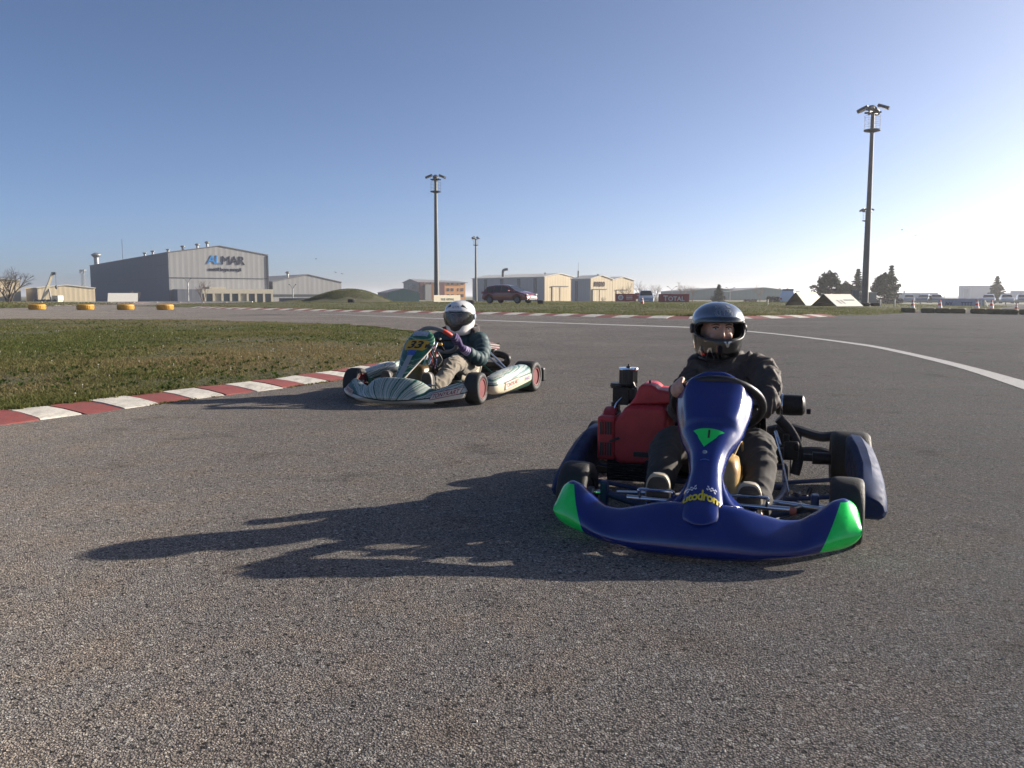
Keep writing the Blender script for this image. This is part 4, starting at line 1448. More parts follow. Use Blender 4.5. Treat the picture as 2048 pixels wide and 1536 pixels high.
def car(name, loc, rz, L, W, Hh, paint, label, prof, glass, cat='car', detail=True, group=None):
    """Car facing local +x. prof: (x/L, z_top) along the roofline; glass: (x0, x1) cabin range as fractions."""
    root = empty(name, loc, rz)
    tag(root, label, cat, group)
    hw = W / 2
    xs = [p[0] for p in prof]
    zs = [p[1] for p in prof]
    belt = 0.60 * Hh
    body = MB()
    rings = []
    N = 36
    wheel_x = (0.19, 0.80)
    for i in range(N + 1):
        t = i / N
        x = (t - 0.5) * L
        zt = interp(t, xs, zs) * Hh
        endf = min(1, min(t, 1 - t) / 0.10)
        w = hw * (0.84 + 0.16 * math.sqrt(max(0, 1 - (1 - endf) ** 2)))
        zb = 0.17 * Hh * (1 + 0.5 * (1 - endf))
        arch = 0
        for wx in wheel_x:
            rr = 0.315 * Hh / 1.47 * 1.05
            dx = abs((t - wx) * L)
            if dx < 0.36:
                arch = max(arch, math.sqrt(0.36 ** 2 - dx ** 2) + 0.30 - zb)
        cab = max(0, zt - belt)
        b_ = min(zt, belt)
        wr = w * (0.97 - 0.22 * min(1, cab / (0.4 * Hh)))
        zside = max(zb, zb + arch * (1 if arch > 0 else 0))
        zside = min(zside, b_ - 0.1)
        pts = [(0, zb), (w * 0.72, zb), (w * 0.78, zb), (w * 0.97, zside), (w, (zside + b_) / 2), (w * 0.98, b_ - 0.04), (w * 0.93 if cab < 0.05 else w * 0.94, b_), (wr, zt - 0.05 if cab > 0.1 else zt - 0.005), (wr * 0.8, zt), (0, zt + 0.015)]
        ring = [Vector((x, y, z)) for y, z in pts] + [Vector((x, -y, z)) for y, z in reversed(pts[1:-1])]
        rings.append(ring)
    body.ring_loft(rings)
    bo = body.build('body', paint, root, smooth=38)
    # glazing: side windows, windscreen and rear window, set 6 mm proud
    g0, g1 = glass

    def side(t, k):
        """point on the cabin side, k=0 belt, 1 roof edge"""
        zt = interp(t, xs, zs) * Hh
        cab = max(0, zt - belt)
        w = hw
        wr = w * (0.97 - 0.22 * min(1, cab / (0.4 * Hh)))
        z = belt + 0.03 + (cab - 0.10) * k
        y = w * 0.94 + (wr - w * 0.94) * k + 0.012
        return (t - 0.5) * L, y, z
    seps = np.linspace(g0, g1, 4) if detail else [g0, g1]
    for s in (-1, 1):
        for a, b2 in zip(seps[:-1], seps[1:]):
            mb = MB()
            n = 6
            ts = np.linspace(a + 0.008, b2 - 0.008, n)
            lo = [side(t, 0.02) for t in ts]
            hi = [side(t, 0.92) for t in ts]
            mb.add([(x, s * y, z) for x, y, z in lo] + [(x, s * y, z) for x, y, z in hi], [(i, i + 1, n + i + 1, n + i) for i in range(n - 1)])
            mb.build('side_window', M_CARGLASS, root, smooth=0)
    for (ta, tb, nm) in ((g1 + 0.012, g1 + 0.012, 'windscreen'), (g0 - 0.012, g0 - 0.012, 'rear_window')):
        # find where the cabin slopes
        rngt = np.linspace(g1 - 0.04, min(0.98, g1 + 0.16), 12) if nm == 'windscreen' else np.linspace(max(0.01, g0 - 0.1), g0 + 0.03, 12)
        pts = [(t, interp(t, xs, zs) * Hh) for t in rngt if interp(t, xs, zs) * Hh > belt + 0.03]
        mb = MB()
        lst = []
        for t, zt in pts:
            cab = max(0, zt - belt)
            wr = hw * (0.97 - 0.22 * min(1, cab / (0.4 * Hh))) * 0.86
            nrm = 0.02 if nm == 'windscreen' else -0.02
            lst.append(((t - 0.5) * L + nrm, wr, zt + 0.018))
        n = len(lst)
        if n > 1:
            mb.add([(x, y, z) for x, y, z in lst] + [(x, -y, z) for x, y, z in lst], [(i, i + 1, n + i + 1, n + i) for i in range(n - 1)])
            mb.build(nm, M_CARGLASS, root, smooth=180)
    R = 0.30 if Hh < 1.7 else 0.32
    for wx in wheel_x:
        for s in (-1, 1):
            M = T((wx - 0.5) * L, s * (hw - 0.10), R) @ rot('X', -90 * s)
            wo = MB().lathe([(R * 0.6, -0.1), (R * 0.93, -0.1), (R, -0.06), (R, 0.06), (R * 0.93, 0.1), (R * 0.62, 0.1)], M, 24).build('wheel', M_TYRE, root)
            rm = MB().lathe([(0.02, 0.085), (R * 0.25, 0.09), (R * 0.62, 0.07), (R * 0.64, 0.104), (R * 0.6, 0.104)], M, 20)
            for q in range(5):
                rm.box((0, 0, 0), (R * 0.14, R * 1.15, 0.02), M @ T(0, 0, 0.095) @ rot('Z', 36 * q))
            rm.build('rim', M_CARRIM, wo)
    if detail:
        for s in (-1, 1):
            MB().ring_loft([[Vector((L * 0.5 - x, s * y, z)) for y, z in ((hw * 0.60, 0.66 * zz), (hw * 0.90, 0.70 * zz), (hw * 0.90, 0.80 * zz), (hw * 0.62, 0.76 * zz))] for x, zz in ((0.10, 0.98), (0.025, 0.95))]).build('headlight', M_HEADL, root, smooth=30)
            MB().box((-L * 0.5 + 0.03, s * hw * 0.78, 0.85), (0.08, 0.2, 0.22)).build('tail_light', M_TAILL, root, smooth=0, bevel=0.02)
            MB().box((L * 0.13, s * (hw + 0.09), belt + 0.10), (0.14, 0.2, 0.13)).build('wing_mirror', paint, root, smooth=0, bevel=0.04)
            MB().box((L * 0.02, s * (hw + 0.012), belt - 0.09), (0.2, 0.03, 0.03)).build('door_handle', paint, root, smooth=0, bevel=0.008)
        MB().box((L * 0.5 - 0.02, 0, 0.36), (0.09, 1.0, 0.2)).build('grille', M_DARK, root, smooth=0, bevel=0.03)
        MB().box((L * 0.5 + 0.035, 0, 0.53), (0.02, 0.52, 0.11)).build('number_plate', M_ADWHITE, root, smooth=0)
        for s in (-1, 1):
            MB().box((L * 0.5 - 0.07, s * hw * 0.70, 0.42), (0.09, 0.1, 0.3), rot('X', s * 30)).build('bumper_trim', M_ALLOY, root, smooth=0, bevel=0.02)
    return root


hatch = [(0, 0.42), (0.01, 0.58), (0.05, 0.66), (0.10, 0.84), (0.17, 0.955), (0.30, 1.0), (0.45, 1.0), (0.56, 0.95), (0.66, 0.80), (0.735, 0.66), (0.85, 0.61), (0.95, 0.52), (0.985, 0.44), (1, 0.30)]
van = [(0, 0.5), (0.008, 0.75), (0.03, 0.95), (0.10, 1.0), (0.5, 1.0), (0.62, 0.97), (0.70, 0.84), (0.78, 0.66), (0.9, 0.58), (0.97, 0.50), (0.99, 0.4), (1, 0.28)]
sedan = [(0, 0.42), (0.02, 0.60), (0.16, 0.66), (0.24, 0.82), (0.33, 0.97), (0.46, 1.0), (0.58, 0.95), (0.70, 0.68), (0.88, 0.60), (0.97, 0.5), (1, 0.3)]
minib = [(0, 0.6), (0.005, 0.9), (0.03, 1.0), (0.8, 1.0), (0.9, 0.93), (0.96, 0.62), (0.99, 0.45), (1, 0.3)]
q = at(1020, 600, 67.5)
car('red_car', (q.x - 0.05, 68.0, 0.33), math.radians(-33), 4.3, 1.8, 1.47, car_paint('dark_red_paint', (0.15, 0.009, 0.016)), 'dark red hatchback car parked on the grass bank', hatch, (0.12, 0.60))
q = at(1296, 600, 92)
car('blue_van', (q.x, 93.5, -0.1), math.radians(-97), 4.1, 1.62, 1.62, car_paint('pale_blue_paint', (0.28, 0.36, 0.46), 0.8), 'pale blue van facing the track behind the bank', van, (0.06, 0.62), 'van')
q = at(1569, 600, 100)
car('minibus', (q.x + 1.1, 101, -0.25), math.radians(62), 4.6, 1.9, 1.95, car_paint('pale_white_paint', (0.55, 0.6, 0.66), 0.6), 'pale minibus standing behind the green A-frame board', minib, (0.06, 0.80), 'minibus')
pc = [(1818, 150, -20, 'silver car parked behind the first cone on the far right', (0.3, 0.33, 0.38), sedan), (1848, 140, -30, 'dark blue car parked before the white shed on the far right', (0.12, 0.16, 0.22), hatch), (1872, 140, -15, 'grey car half hidden by the left end of the banner board', (0.16, 0.17, 0.2), sedan), (1977, 125, -25, 'white car parked right of the banner board', (0.55, 0.57, 0.6), hatch), (2013, 130, -20, 'white saloon car parked below the far right conifer', (0.6, 0.6, 0.6), sedan), (2046, 130, -20, 'dark car cut by the right picture edge', (0.1, 0.12, 0.15), hatch)]
for px, d, az, lab, colr, pr in pc:
    q = at(px, 600, d)
    car('parked_car', (q.x, d, GZ + 0.25), math.radians(-95 + az), 4.2, 1.75, 1.4, car_paint('car_paint_%d' % px, colr, 0.8), lab, pr, (0.14, 0.62), group='cars parked on the far right', detail=False)
# guard rail along the car park
gr = empty('guard_rail', (at(1930, 600, 112).x, 112, GZ + 0.15)); tag(gr, 'grey guard rail running in front of the parked cars', 'guard rail')
MB().box((4, 0, 0.5), (46, 0.08, 0.26)).build('rail', M_STEELG, gr, smooth=0, bevel=0.03)
for i in range(16):
    MB().box((-17 + i * 2.8, 0.08, 0.28), (0.1, 0.08, 0.6)).build('post', M_STEELG, gr, smooth=0)
pole_l = ['short white marker post on the bank right of the tallest mast', 'short white marker post further right of the tallest mast', 'short white marker post left of the minibus']
for (px, d), lab in zip(((1761, 54), (1790, 56), (1536, 60)), pole_l):
    o = MB().lathe([(0.035, 0), (0.035, 0.42), (0.02, 0.44)], None, 8).build('marker_post', M_WHITEP, loc=(at(px, 600, d).x, d, 0.25))
    tag(o, lab, 'marker post', 'white marker posts on the bank')

# ------------------------------------------------------------------ birds over the field
M_BIRD = plain('bird_feathers', (0.03, 0.03, 0.035), 0.9)
for i, (px, py, d, lab) in enumerate(((632, 518, 90, 'bird flying highest above the grey annex'), (671, 545, 100, 'bird flying left of a pair above the mound'), (684, 548, 100, 'bird flying right of a pair above the mound'), (1804, 460, 90, 'bird flying right of the tallest mast'), (1832, 471, 95, 'bird flying furthest right in the pale sky'))):
    mb = MB()
    mb.tube([(-0.16, 0, 0), (-0.05, 0, 0.01), (0.1, 0, 0.02), (0.17, 0, 0.02)], [0.01, 0.045, 0.035, 0.008], 6)
    for s in (-1, 1):
        mb.add([(-0.05, 0, 0.03), (0.08, 0, 0.03), (0.06, s * 0.16, 0.12), (-0.03, s * 0.34, 0.06), (-0.07, s * 0.17, 0.11)], [(0, 1, 2, 3, 4)])
    p = at(px, py, d)
    o = mb.build('bird', M_BIRD, loc=p, rot=(0.2, 0.1, i * 1.1), solid=0.006)
    o.scale = (0.6, 0.6, 0.6)
    tag(o, lab, 'bird', 'birds in flight')

# ------------------------------------------------------------------ haze
hz = MB().box((0, 4350, 8.4), (14400, 9800, 20.0)).build('haze', None, smooth=0)
hz.data.materials.clear()
hm = bpy.data.materials.new('haze_air')
hm.use_nodes = True
hm.node_tree.nodes.remove(hm.node_tree.nodes['Principled BSDF'])
pv = hm.node_tree.nodes.new('ShaderNodeVolumePrincipled')
pv.inputs['Color'].default_value = (0.93, 0.95, 1.0, 1)
pv.inputs['Density'].default_value = 0.0005
pv.inputs['Anisotropy'].default_value = 0.45
hm.node_tree.links.new(pv.outputs[0], hm.node_tree.nodes['Material Output'].inputs['Volume'])
hz.data.materials.append(hm)
tag(hz, 'thin pale winter haze over the whole airfield', 'haze', kind='stuff')
# ------------------------------------------------------------------ go-karts (local x forward, y to the kart's left, z up)
M_BLACKPL = plain('black_plastic', (0.012, 0.012, 0.013), 0.4, vary=0.2, scale=15)
M_BLACKMET = plain('black_metal', (0.016, 0.016, 0.018), 0.35, 0.6, vary=0.3, scale=30, dirt=0.3)
M_CHROME = plain('chrome_tube', (0.62, 0.63, 0.65), 0.14, 1.0, vary=0.05)
M_RIMDARK = plain('dark_rim', (0.05, 0.05, 0.055), 0.4, 0.7, dirt=0.3)
M_REDRIM = plain('red_rim', (0.105, 0.004, 0.008), 0.55, 0.0, dirt=0.1)
M_WORNTYRE = plain('slick_tyre', (0.013, 0.013, 0.0135), 0.6, vary=0.35, scale=18, bumpv=0.25, bscale=160, dirt=0.3, dirtcol=(0.05, 0.045, 0.038))
M_FRAMEBLUE = plain('blue_frame_tube', (0.015, 0.035, 0.11), 0.35, vary=0.2, dirt=0.3)
M_FRAMEGREEN = plain('green_frame_tube', (0.01, 0.10, 0.055), 0.3, vary=0.15)
M_TRAY = plain('floor_tray', (0.03, 0.03, 0.032), 0.6, 0.4, dirt=0.5)
M_SEAT = plain('seat_shell', (0.015, 0.016, 0.018), 0.25, vary=0.2)
M_SEATW = plain('pale_seat_shell', (0.42, 0.38, 0.30), 0.4, vary=0.1)
M_ENGRED = plain('red_engine_cover', (0.43, 0.018, 0.024), 0.38, vary=0.18, scale=10, dirt=0.25, dirtcol=(0.05, 0.012, 0.012))
M_AMBER = None


def amber_material():
    m, nt, b = new_mat('amber_tank_plastic')
    tc = nd(nt, 'ShaderNodeTexCoord')
    c = ramp(nt, noise_n(nt, tc.outputs['Object'], 9, 4), [(0.35, (0.34, 0.20, 0.065)), (0.65, (0.50, 0.36, 0.16))])
    nt.links.new(c, b.inputs['Base Color'])
    b.inputs['Roughness'].default_value = 0.3
    b.inputs['Subsurface Weight'].default_value = 0.3
    b.inputs['Subsurface Radius'].default_value = (0.03, 0.015, 0.005)
    return m


M_AMBER = amber_material()


def kart_wheel(parent, x, y, R, W, m_rim, side, steer=0, rim_r=0.07):
    """A slick kart tyre on a five-inch rim; side = +1 when the outer face looks to local +y."""
    root = None
    M = T(x, y, R) @ rot('Z', steer) @ rot('X', -90 * side)
    h = W / 2
    prof = [(rim_r, -h * 0.78), (rim_r + 0.008, -h * 0.9), (R * 0.72, -h * 1.0), (R * 0.86, -h * 0.98), (R * 0.955, -h * 0.86), (R * 0.99, -h * 0.6), (R, -h * 0.25), (R, h * 0.25), (R * 0.99, h * 0.6), (R * 0.955, h * 0.86), (R * 0.86, h * 0.98), (R * 0.72, h * 1.0), (rim_r + 0.008, h * 0.9), (rim_r, h * 0.78)]
    w = MB().lathe(prof, M, 48, closed=True).build('wheel', M_WORNTYRE, parent, smooth=50)
    rm = MB()
    rm.lathe([(rim_r + 0.004, h * 0.80), (rim_r + 0.006, h * 0.92), (rim_r - 0.006, h * 0.9), (rim_r - 0.010, h * 0.55), (rim_r - 0.016, h * 0.15), (rim_r * 0.70, h * 0.0), (rim_r * 0.52, h * 0.05), (rim_r * 0.46, h * 0.2), (0.012, h * 0.22)], M, 32)
    rm.lathe([(rim_r + 0.004, -h * 0.80), (rim_r + 0.006, -h * 0.92), (rim_r - 0.006, -h * 0.9), (rim_r - 0.014, -h * 0.2), (0.02, -h * 0.15)], M, 32)
    rm.build('rim', m_rim, w, smooth=40)
    hb = MB().lathe([(0.028, -h * 1.1), (0.028, h * 0.55), (0.018, h * 0.6), (0.018, h * 0.75)], M, 14)
    for k in range(3):
        a = 2 * math.pi * k / 3
        hb.lathe([(0.006, h * 0.4), (0.006, h * 0.62)], M @ T(math.cos(a) * 0.038, math.sin(a) * 0.038, 0), 6)
    hb.build('hub', M_ALLOY, w)
    return w


def surface_grid(fn, ns, nt_, thick=0.006):
    mb = MB()
    for i in range(ns):
        for j in range(nt_):
            mb.v.append(tuple(fn(i / (ns - 1), -1 + 2 * j / (nt_ - 1))))
    for i in range(ns - 1):
        for j in range(nt_ - 1):
            a = i * nt_ + j
            mb.f.append((a, a + 1, a + nt_ + 1, a + nt_))
            mb.m.append(0)
    return mb


def nose_fairing(parent, top, bot, front, mat, half, lip=0.11, sweep=0.22, n=72):
    """Moulded front bumper; top/bot = (ys, zs) tables over |y|, front = x at the centre line."""
    mb = MB()
    rings = []
    for i in range(n + 1):
        u = -1 + 2 * i / n
        y = half * math.copysign(math.sin(abs(u) ** 0.8 * math.pi / 2), u)
        a = abs(y)
        e = math.sqrt(max(0.0, 1 - ((a / half) ** 22)))
        zt, zb = interp(a, *top), interp(a, *bot)
        zc = (zt + zb) / 2
        zt = zc + (zt - zc) * (0.18 + 0.82 * e)
        zb = zc + (zb - zc) * (0.18 + 0.82 * e)
        xf = front - sweep * (a / half) ** 2.2
        hgt = zt - zb
        ring = []
        k = 11
        for j in range(k):
            t = j / (k - 1)            # 0 top, 1 bottom
            z = zt - hgt * t
            bulge = math.sin(math.pi * (0.12 + 0.88 * min(1, t * 1.02)) * 0.62) if t < 1 else 0.9
            x = xf - lip * (1 - bulge) - 0.02 * max(0, (t - 0.8) / 0.2) ** 2
            ring.append(Vector((x, y, z)))
        back = []
        dpt = 0.065 * (0.4 + 0.6 * e)
        for j in range(k):
            t = 1 - j / (k - 1)
            p = ring[int(round(t * (k - 1)))]
            q = 1 - abs(2 * t - 1) ** 3
            back.append(Vector((p.x - 0.012 - dpt * q - 0.02 * (1 - t), p.y * (1 - 0.01), p.z - 0.004 * (1 - t) + 0.004 * t)))
        rings.append(ring + back)
    mb.ring_loft(rings)
    return mb.build('nose_fairing', mat, parent, smooth=50, subsurf=1), rings


def project_front(rings, y, z):
    """Point on the outer face of the nose at (y, z)."""
    best = None
    for r in rings:
        for p in r[:11]:
            d = (p.y - y) ** 2 + (p.z - z) ** 2
            if best is None or d < best[0]:
                best = (d, p)
    return best[1]


def panel_fn(stations, crown=0.05, power=3.2, dish=None):
    """Front panel surface: stations of (x, z, half width, roll-back)."""
    xs = [s[0] for s in stations]; zs = [s[1] for s in stations]; ws = [s[2] for s in stations]; rb = [s[3] for s in stations]
    L = [0.0]
    for a, b in zip(stations[:-1], stations[1:]):
        L.append(L[-1] + math.hypot(b[0] - a[0], b[1] - a[1]))
    tot = L[-1]
    # smooth tables
    su = np.linspace(0, tot, 121)
    def sm(v):
        w = np.interp(su, L, v)
        k = np.ones(7) / 7
        wp = np.concatenate([np.full(3, w[0]), w, np.full(3, w[-1])])
        return np.convolve(wp, k, 'valid')
    X, Z, Wd, R = sm(xs), sm(zs), sm(ws), sm(rb)

    def fn(s, t):
        q = s * tot
        x, z, w, r = np.interp(q, su, X), np.interp(q, su, Z), np.interp(q, su, Wd), np.interp(q, su, R)
        q2 = min(q + 0.005, tot); q1 = q2 - 0.01
        dx = np.interp(q2, su, X) - np.interp(q1, su, X); dz = np.interp(q2, su, Z) - np.interp(q1, su, Z)
        l = math.hypot(dx, dz)
        nx, nz = dz / l, -dx / l          # outward (forward, up)
        a = abs(t)
        off = -r * a ** power
        if dish is not None:
            off += dish(s, a)
        y = w * t * (1 - 0.10 * a ** 4)
        return Vector((x + nx * off, y, z + nz * off))
    return fn, tot


def panel_normal(fn, s, t):
    e = 0.01
    a = fn(min(1, s + e), t) - fn(max(0, s - e), t)
    b = fn(s, min(1, t + e)) - fn(s, max(-1, t - e))
    n = a.cross(b).normalized()
    return n if n.x > 0 else -n


def panel_decal(fn, tot, halfw, pts2d, faces, mat, name, parent, lift=0.0025, s0=0.5):
    """Lay flat 2-D shapes (metres: a across to the viewer's right, b up along the panel from s0) on the panel."""
    vs = []
    for a, b in pts2d:
        s = min(0.999, max(0.001, s0 + b / tot))
        # find t with y = a
        w = abs(fn(s, 1.0).y)
        t = max(-1, min(1, a / max(w, 1e-4)))
        for _ in range(4):
            y = fn(s, t).y
            t = max(-1, min(1, t + (a - y) / max(w, 1e-4)))
        vs.append(fn(s, t) + panel_normal(fn, s, t) * lift)
    mb = MB()
    mb.add(vs, faces)
    return mb.build(name, mat, parent, smooth=0)


def dense_tri(pts, n=8):
    """Triangle subdivided into a fan grid so it can bend over a surface."""
    a, b, c = [Vector(p) for p in pts]
    V, Fc, idx = [], [], {}
    for i in range(n + 1):
        for j in range(n + 1 - i):
            idx[i, j] = len(V)
            V.append(tuple(a + (b - a) * (i / n) + (c - a) * (j / n)))
    for i in range(n):
        for j in range(n - i):
            Fc.append((idx[i, j], idx[i + 1, j], idx[i, j + 1]))
            if j < n - i - 1:
                Fc.append((idx[i + 1, j], idx[i + 1, j + 1], idx[i, j + 1]))
    return V, Fc


def dense_quad(a0, a1, b0, b1, n=6, fn=None):
    V = [(a0 + (a1 - a0) * i / n, b0 + (b1 - b0) * j / n) for i in range(n + 1) for j in range(n + 1)]
    if fn: V = [fn(*p) for p in V]
    Fc = [(i * (n + 1) + j, (i + 1) * (n + 1) + j, (i + 1) * (n + 1) + j + 1, i * (n + 1) + j + 1) for i in range(n) for j in range(n)]
    return V, Fc


def steering_wheel(parent, c, R, tilt, mat, grip=None, flat_top=False):
    """Rim in a plane leaning back by tilt degrees; the hub faces the driver."""
    root = None
    M = T(*c) @ rot('Y', -tilt)
    pts = []
    for k in range(40):
        a = 2 * math.pi * k / 40
        r = R * (0.90 if flat_top and abs(math.cos(a)) > 0.8 and math.cos(a) > 0 else 1.0)
        pts.append(M @ Vector((r * math.cos(a), r * math.sin(a), 0)))
    w = MB().tube(pts, 0.0175, 10, closed=True).build('steering_wheel', mat, parent)
    sp = MB()
    for a in (90, -90, 180):
        sp.box((0, 0, 0), (R * 0.98, 0.022, 0.006), M @ rot('Z', a) @ T(R * 0.48, 0, 0))
    sp.lathe([(0.035, -0.012), (0.035, 0.012)], M, 16)
    sp.build('spokes', M_BLACKMET, w, smooth=30)
    if grip:
        for g0, g1 in grip[1]:
            pts2 = [M @ Vector((R * math.cos(math.radians(a)), R * math.sin(math.radians(a)), 0)) for a in np.linspace(g0, g1, 10)]
            MB().tube(pts2, 0.0195, 10).build('grip_band', grip[0], w)
    return w


def bucket_seat(parent, x, z, mat, width=0.19, back=0.42, lean=18):
    mb = MB()
    rings = []
    for i in range(15):
        t = i / 14
        # from the front lip under the thighs to the top of the backrest
        if t < 0.45:
            u = t / 0.45
            px, pz = x + 0.26 - 0.34 * u, z + 0.05 * (1 - u) ** 2
            nrm = Vector((0.1, 0, 1))
        else:
            u = (t - 0.45) / 0.55
            px, pz = x - 0.08 - back * math.sin(math.radians(lean)) * u - 0.05 * math.sin(u * math.pi), z + back * u + 0.02
            nrm = Vector((1, 0, 0.3))
        nrm.normalize()
        side = 0.10 + 0.07 * math.sin(math.pi * min(1, max(0, t - 0.1) / 0.8))
        w = width * (0.9 + 0.1 * math.sin(math.pi * t))
        ring = []
        for j in range(13):
            v = -1 + 2 * j / 12
            wall = max(0, (abs(v) - 0.62) / 0.38)
            ring.append(Vector((px, w * math.copysign(min(abs(v) / 0.62, 1), v) + math.copysign(0.02 * wall, v), pz)) + nrm * side * wall ** 1.2)
        rings.append(ring)
    V = [p for r in rings for p in r]
    n = 13
    mb.add(V, [(i * n + j, i * n + j + 1, (i + 1) * n + j + 1, (i + 1) * n + j) for i in range(14) for j in range(12)])
    return mb.build('seat', mat, parent, smooth=180, solid=0.006, subsurf=1)


def chassis(parent, m_tube):
    r = 0.0145
    for s in (-1, 1):
        MB().tube(smooth_path([(-0.60, s * 0.31, 0.075), (-0.3, s * 0.31, 0.065), (0.0, s * 0.30, 0.06), (0.25, s * 0.25, 0.06), (0.48, s * 0.20, 0.065), (0.70, s * 0.17, 0.07)], 30), r, 10).build('frame_rail', m_tube, parent)
        MB().tube([(0.52, s * 0.19, 0.075), (0.52, s * 0.40, 0.13)], 0.016, 10).build('axle_support', m_tube, parent)
        MB().box((0.52, s * 0.415, 0.135), (0.05, 0.03, 0.10)).build('stub_bracket', m_tube, parent, smooth=0, bevel=0.006)
        MB().tube([(0.52, s * 0.40, 0.135), (0.52, s * 0.50, 0.132)], 0.0125, 10).build('stub_axle', M_CHROME, parent)
        MB().tube([(0.43, s * 0.38, 0.12), (0.42, s * 0.05, 0.13)], 0.007, 8).build('tie_rod', M_CHROME, parent)
    for x in (-0.60, -0.12, 0.30, 0.70):
        w = interp(x, [-0.6, 0.0, 0.25, 0.48, 0.7], [0.31, 0.30, 0.25, 0.20, 0.17])
        MB().tube([(x, -w, 0.065), (x, w, 0.065)], r, 10).build('cross_tube', m_tube, parent)
    MB().prism([(0.02, -0.28), (0.3, -0.23), (0.68, -0.16), (0.68, 0.16), (0.3, 0.23), (0.02, 0.28)], 0.042, 0.045).build('floor_tray', M_TRAY, parent, smooth=0)
    MB().tube([(0.45, 0, 0.08), (0.24, 0, 0.46)], 0.011, 10).build('steering_column', M_CHROME, parent)
    for s in (-1, 1):
        MB().tube([(0.40, s * 0.10, 0.065), (0.32, s * 0.015, 0.33)], 0.009, 8).build('column_stay', m_tube, parent)
    MB().tube([(-0.52, -0.64, 0.14), (-0.52, 0.64, 0.14)], 0.0185, 14).build('rear_axle', M_BLACKMET, parent)
    for y in (-0.28, 0.28):
        MB().lathe([(0.045, -0.02), (0.045, 0.02)], T(-0.52, y, 0.14) @ rot('X', 90), 20).build('axle_bearing', M_BLACKMET, parent, smooth=30)
# ------------------------------------------------------------------ the blue hire kart
KB = empty('go_kart', (0.9029, 3.7129, 0.0), -1.87669, 0.9604)
tag(KB, 'blue hire go-kart with fluorescent green nose tips and red engine', 'go-kart')
chassis(KB, M_FRAMEBLUE)
for (x, y, R, W, s) in ((0.52, 0.53, 0.13, 0.125, 1), (0.52, -0.53, 0.13, 0.125, -1), (-0.52, 0.615, 0.142, 0.185, 1), (-0.52, -0.615, 0.142, 0.185, -1)):
    kart_wheel(KB, x, y, R, W, M_RIMDARK, s, steer=-3 if x > 0 else 0)


def blue_plastic(name, mask=None):
    m, nt, b = new_mat(name)
    P, x, y, z = obj_xyz(nt)
    c = ramp(nt, noise_n(nt, P, 5, 5), [(0.3, (0.005, 0.017, 0.125)), (0.7, (0.007, 0.024, 0.17))])
    # scuffs and dust
    sc = noise_n(nt, P, 26, 8, 0.75)
    c = mixc(nt, ramp(nt, sc, [(0.56, (0, 0, 0)), (0.76, (0.28, 0.28, 0.28))]), c, (0.05, 0.06, 0.09))
    smp = nd(nt, 'ShaderNodeMapping'); smp.inputs['Scale'].default_value = (30, 3.0, 70); smp.inputs['Rotation'].default_value = (0.15, 0, 0)
    nt.links.new(P, smp.inputs[0])
    c = mixc(nt, ramp(nt, noise_n(nt, smp.outputs[0], 2.2, 5, 0.7), [(0.66, (0, 0, 0)), (0.72, (0.35,) * 3)]), c, (0.10, 0.11, 0.15))
    rough = ramp(nt, noise_n(nt, P, 14, 6, 0.7), [(0.35, (0.09,) * 3), (0.7, (0.26,) * 3)])
    if mask is not None:
        f = mask(nt, x, y, z)
        gc = ramp(nt, noise_n(nt, P, 18, 5), [(0.3, (0.0, 0.60, 0.075)), (0.7, (0.006, 0.74, 0.11))])
        gc = mixc(nt, ramp(nt, sc, [(0.60, (0, 0, 0)), (0.75, (0.5, 0.5, 0.5))]), gc, (0.03, 0.16, 0.05))
        c = mixc(nt, f, c, gc)
    nt.links.new(c, b.inputs['Base Color'])
    nt.links.new(rough, b.inputs['Roughness'])
    b.inputs['Coat Weight'].default_value = 0.5
    b.inputs['Coat Roughness'].default_value = 0.12
    bump(nt, b, noise_n(nt, P, 9, 3), 0.06, 0.02)
    return m


def green_mask(nt, x, y, z):
    a = math_n(nt, 'ABSOLUTE', y)
    edge_ = math_n(nt, 'ADD', math_n(nt, 'MULTIPLY', z, 0.46), 0.395)
    f = math_n(nt, 'GREATER_THAN', a, edge_)
    f = math_n(nt, 'MULTIPLY', f, math_n(nt, 'GREATER_THAN', z, 0.058))
    f = math_n(nt, 'MULTIPLY', f, math_n(nt, 'LESS_THAN', z, 0.212))
    return math_n(nt, 'MULTIPLY', f, math_n(nt, 'GREATER_THAN', x, 0.66))


M_BLUE = blue_plastic('blue_moulded_plastic')
M_BLUENOSE = blue_plastic('blue_nose_plastic', green_mask)
M_BLUEPOD = plain('dull_blue_plastic', (0.012, 0.028, 0.085), 0.55, vary=0.2, scale=10, dirt=0.3, dirtcol=(0.035, 0.04, 0.055))
M_BLUEPOD.node_tree.nodes['Principled BSDF'].inputs['Specular IOR Level'].default_value = 0.12
top = ([0, 0.10, 0.16, 0.22, 0.30, 0.36, 0.42, 0.47, 0.51, 0.55, 0.575], [0.205, 0.202, 0.192, 0.172, 0.150, 0.150, 0.182, 0.216, 0.228, 0.216, 0.19])
bot = ([0, 0.2, 0.35, 0.45, 0.52, 0.575], [0.016, 0.018, 0.034, 0.048, 0.054, 0.06])
nose, nrings = nose_fairing(KB, top, bot, 0.99, M_BLUENOSE, 0.565, lip=0.15, sweep=0.19)
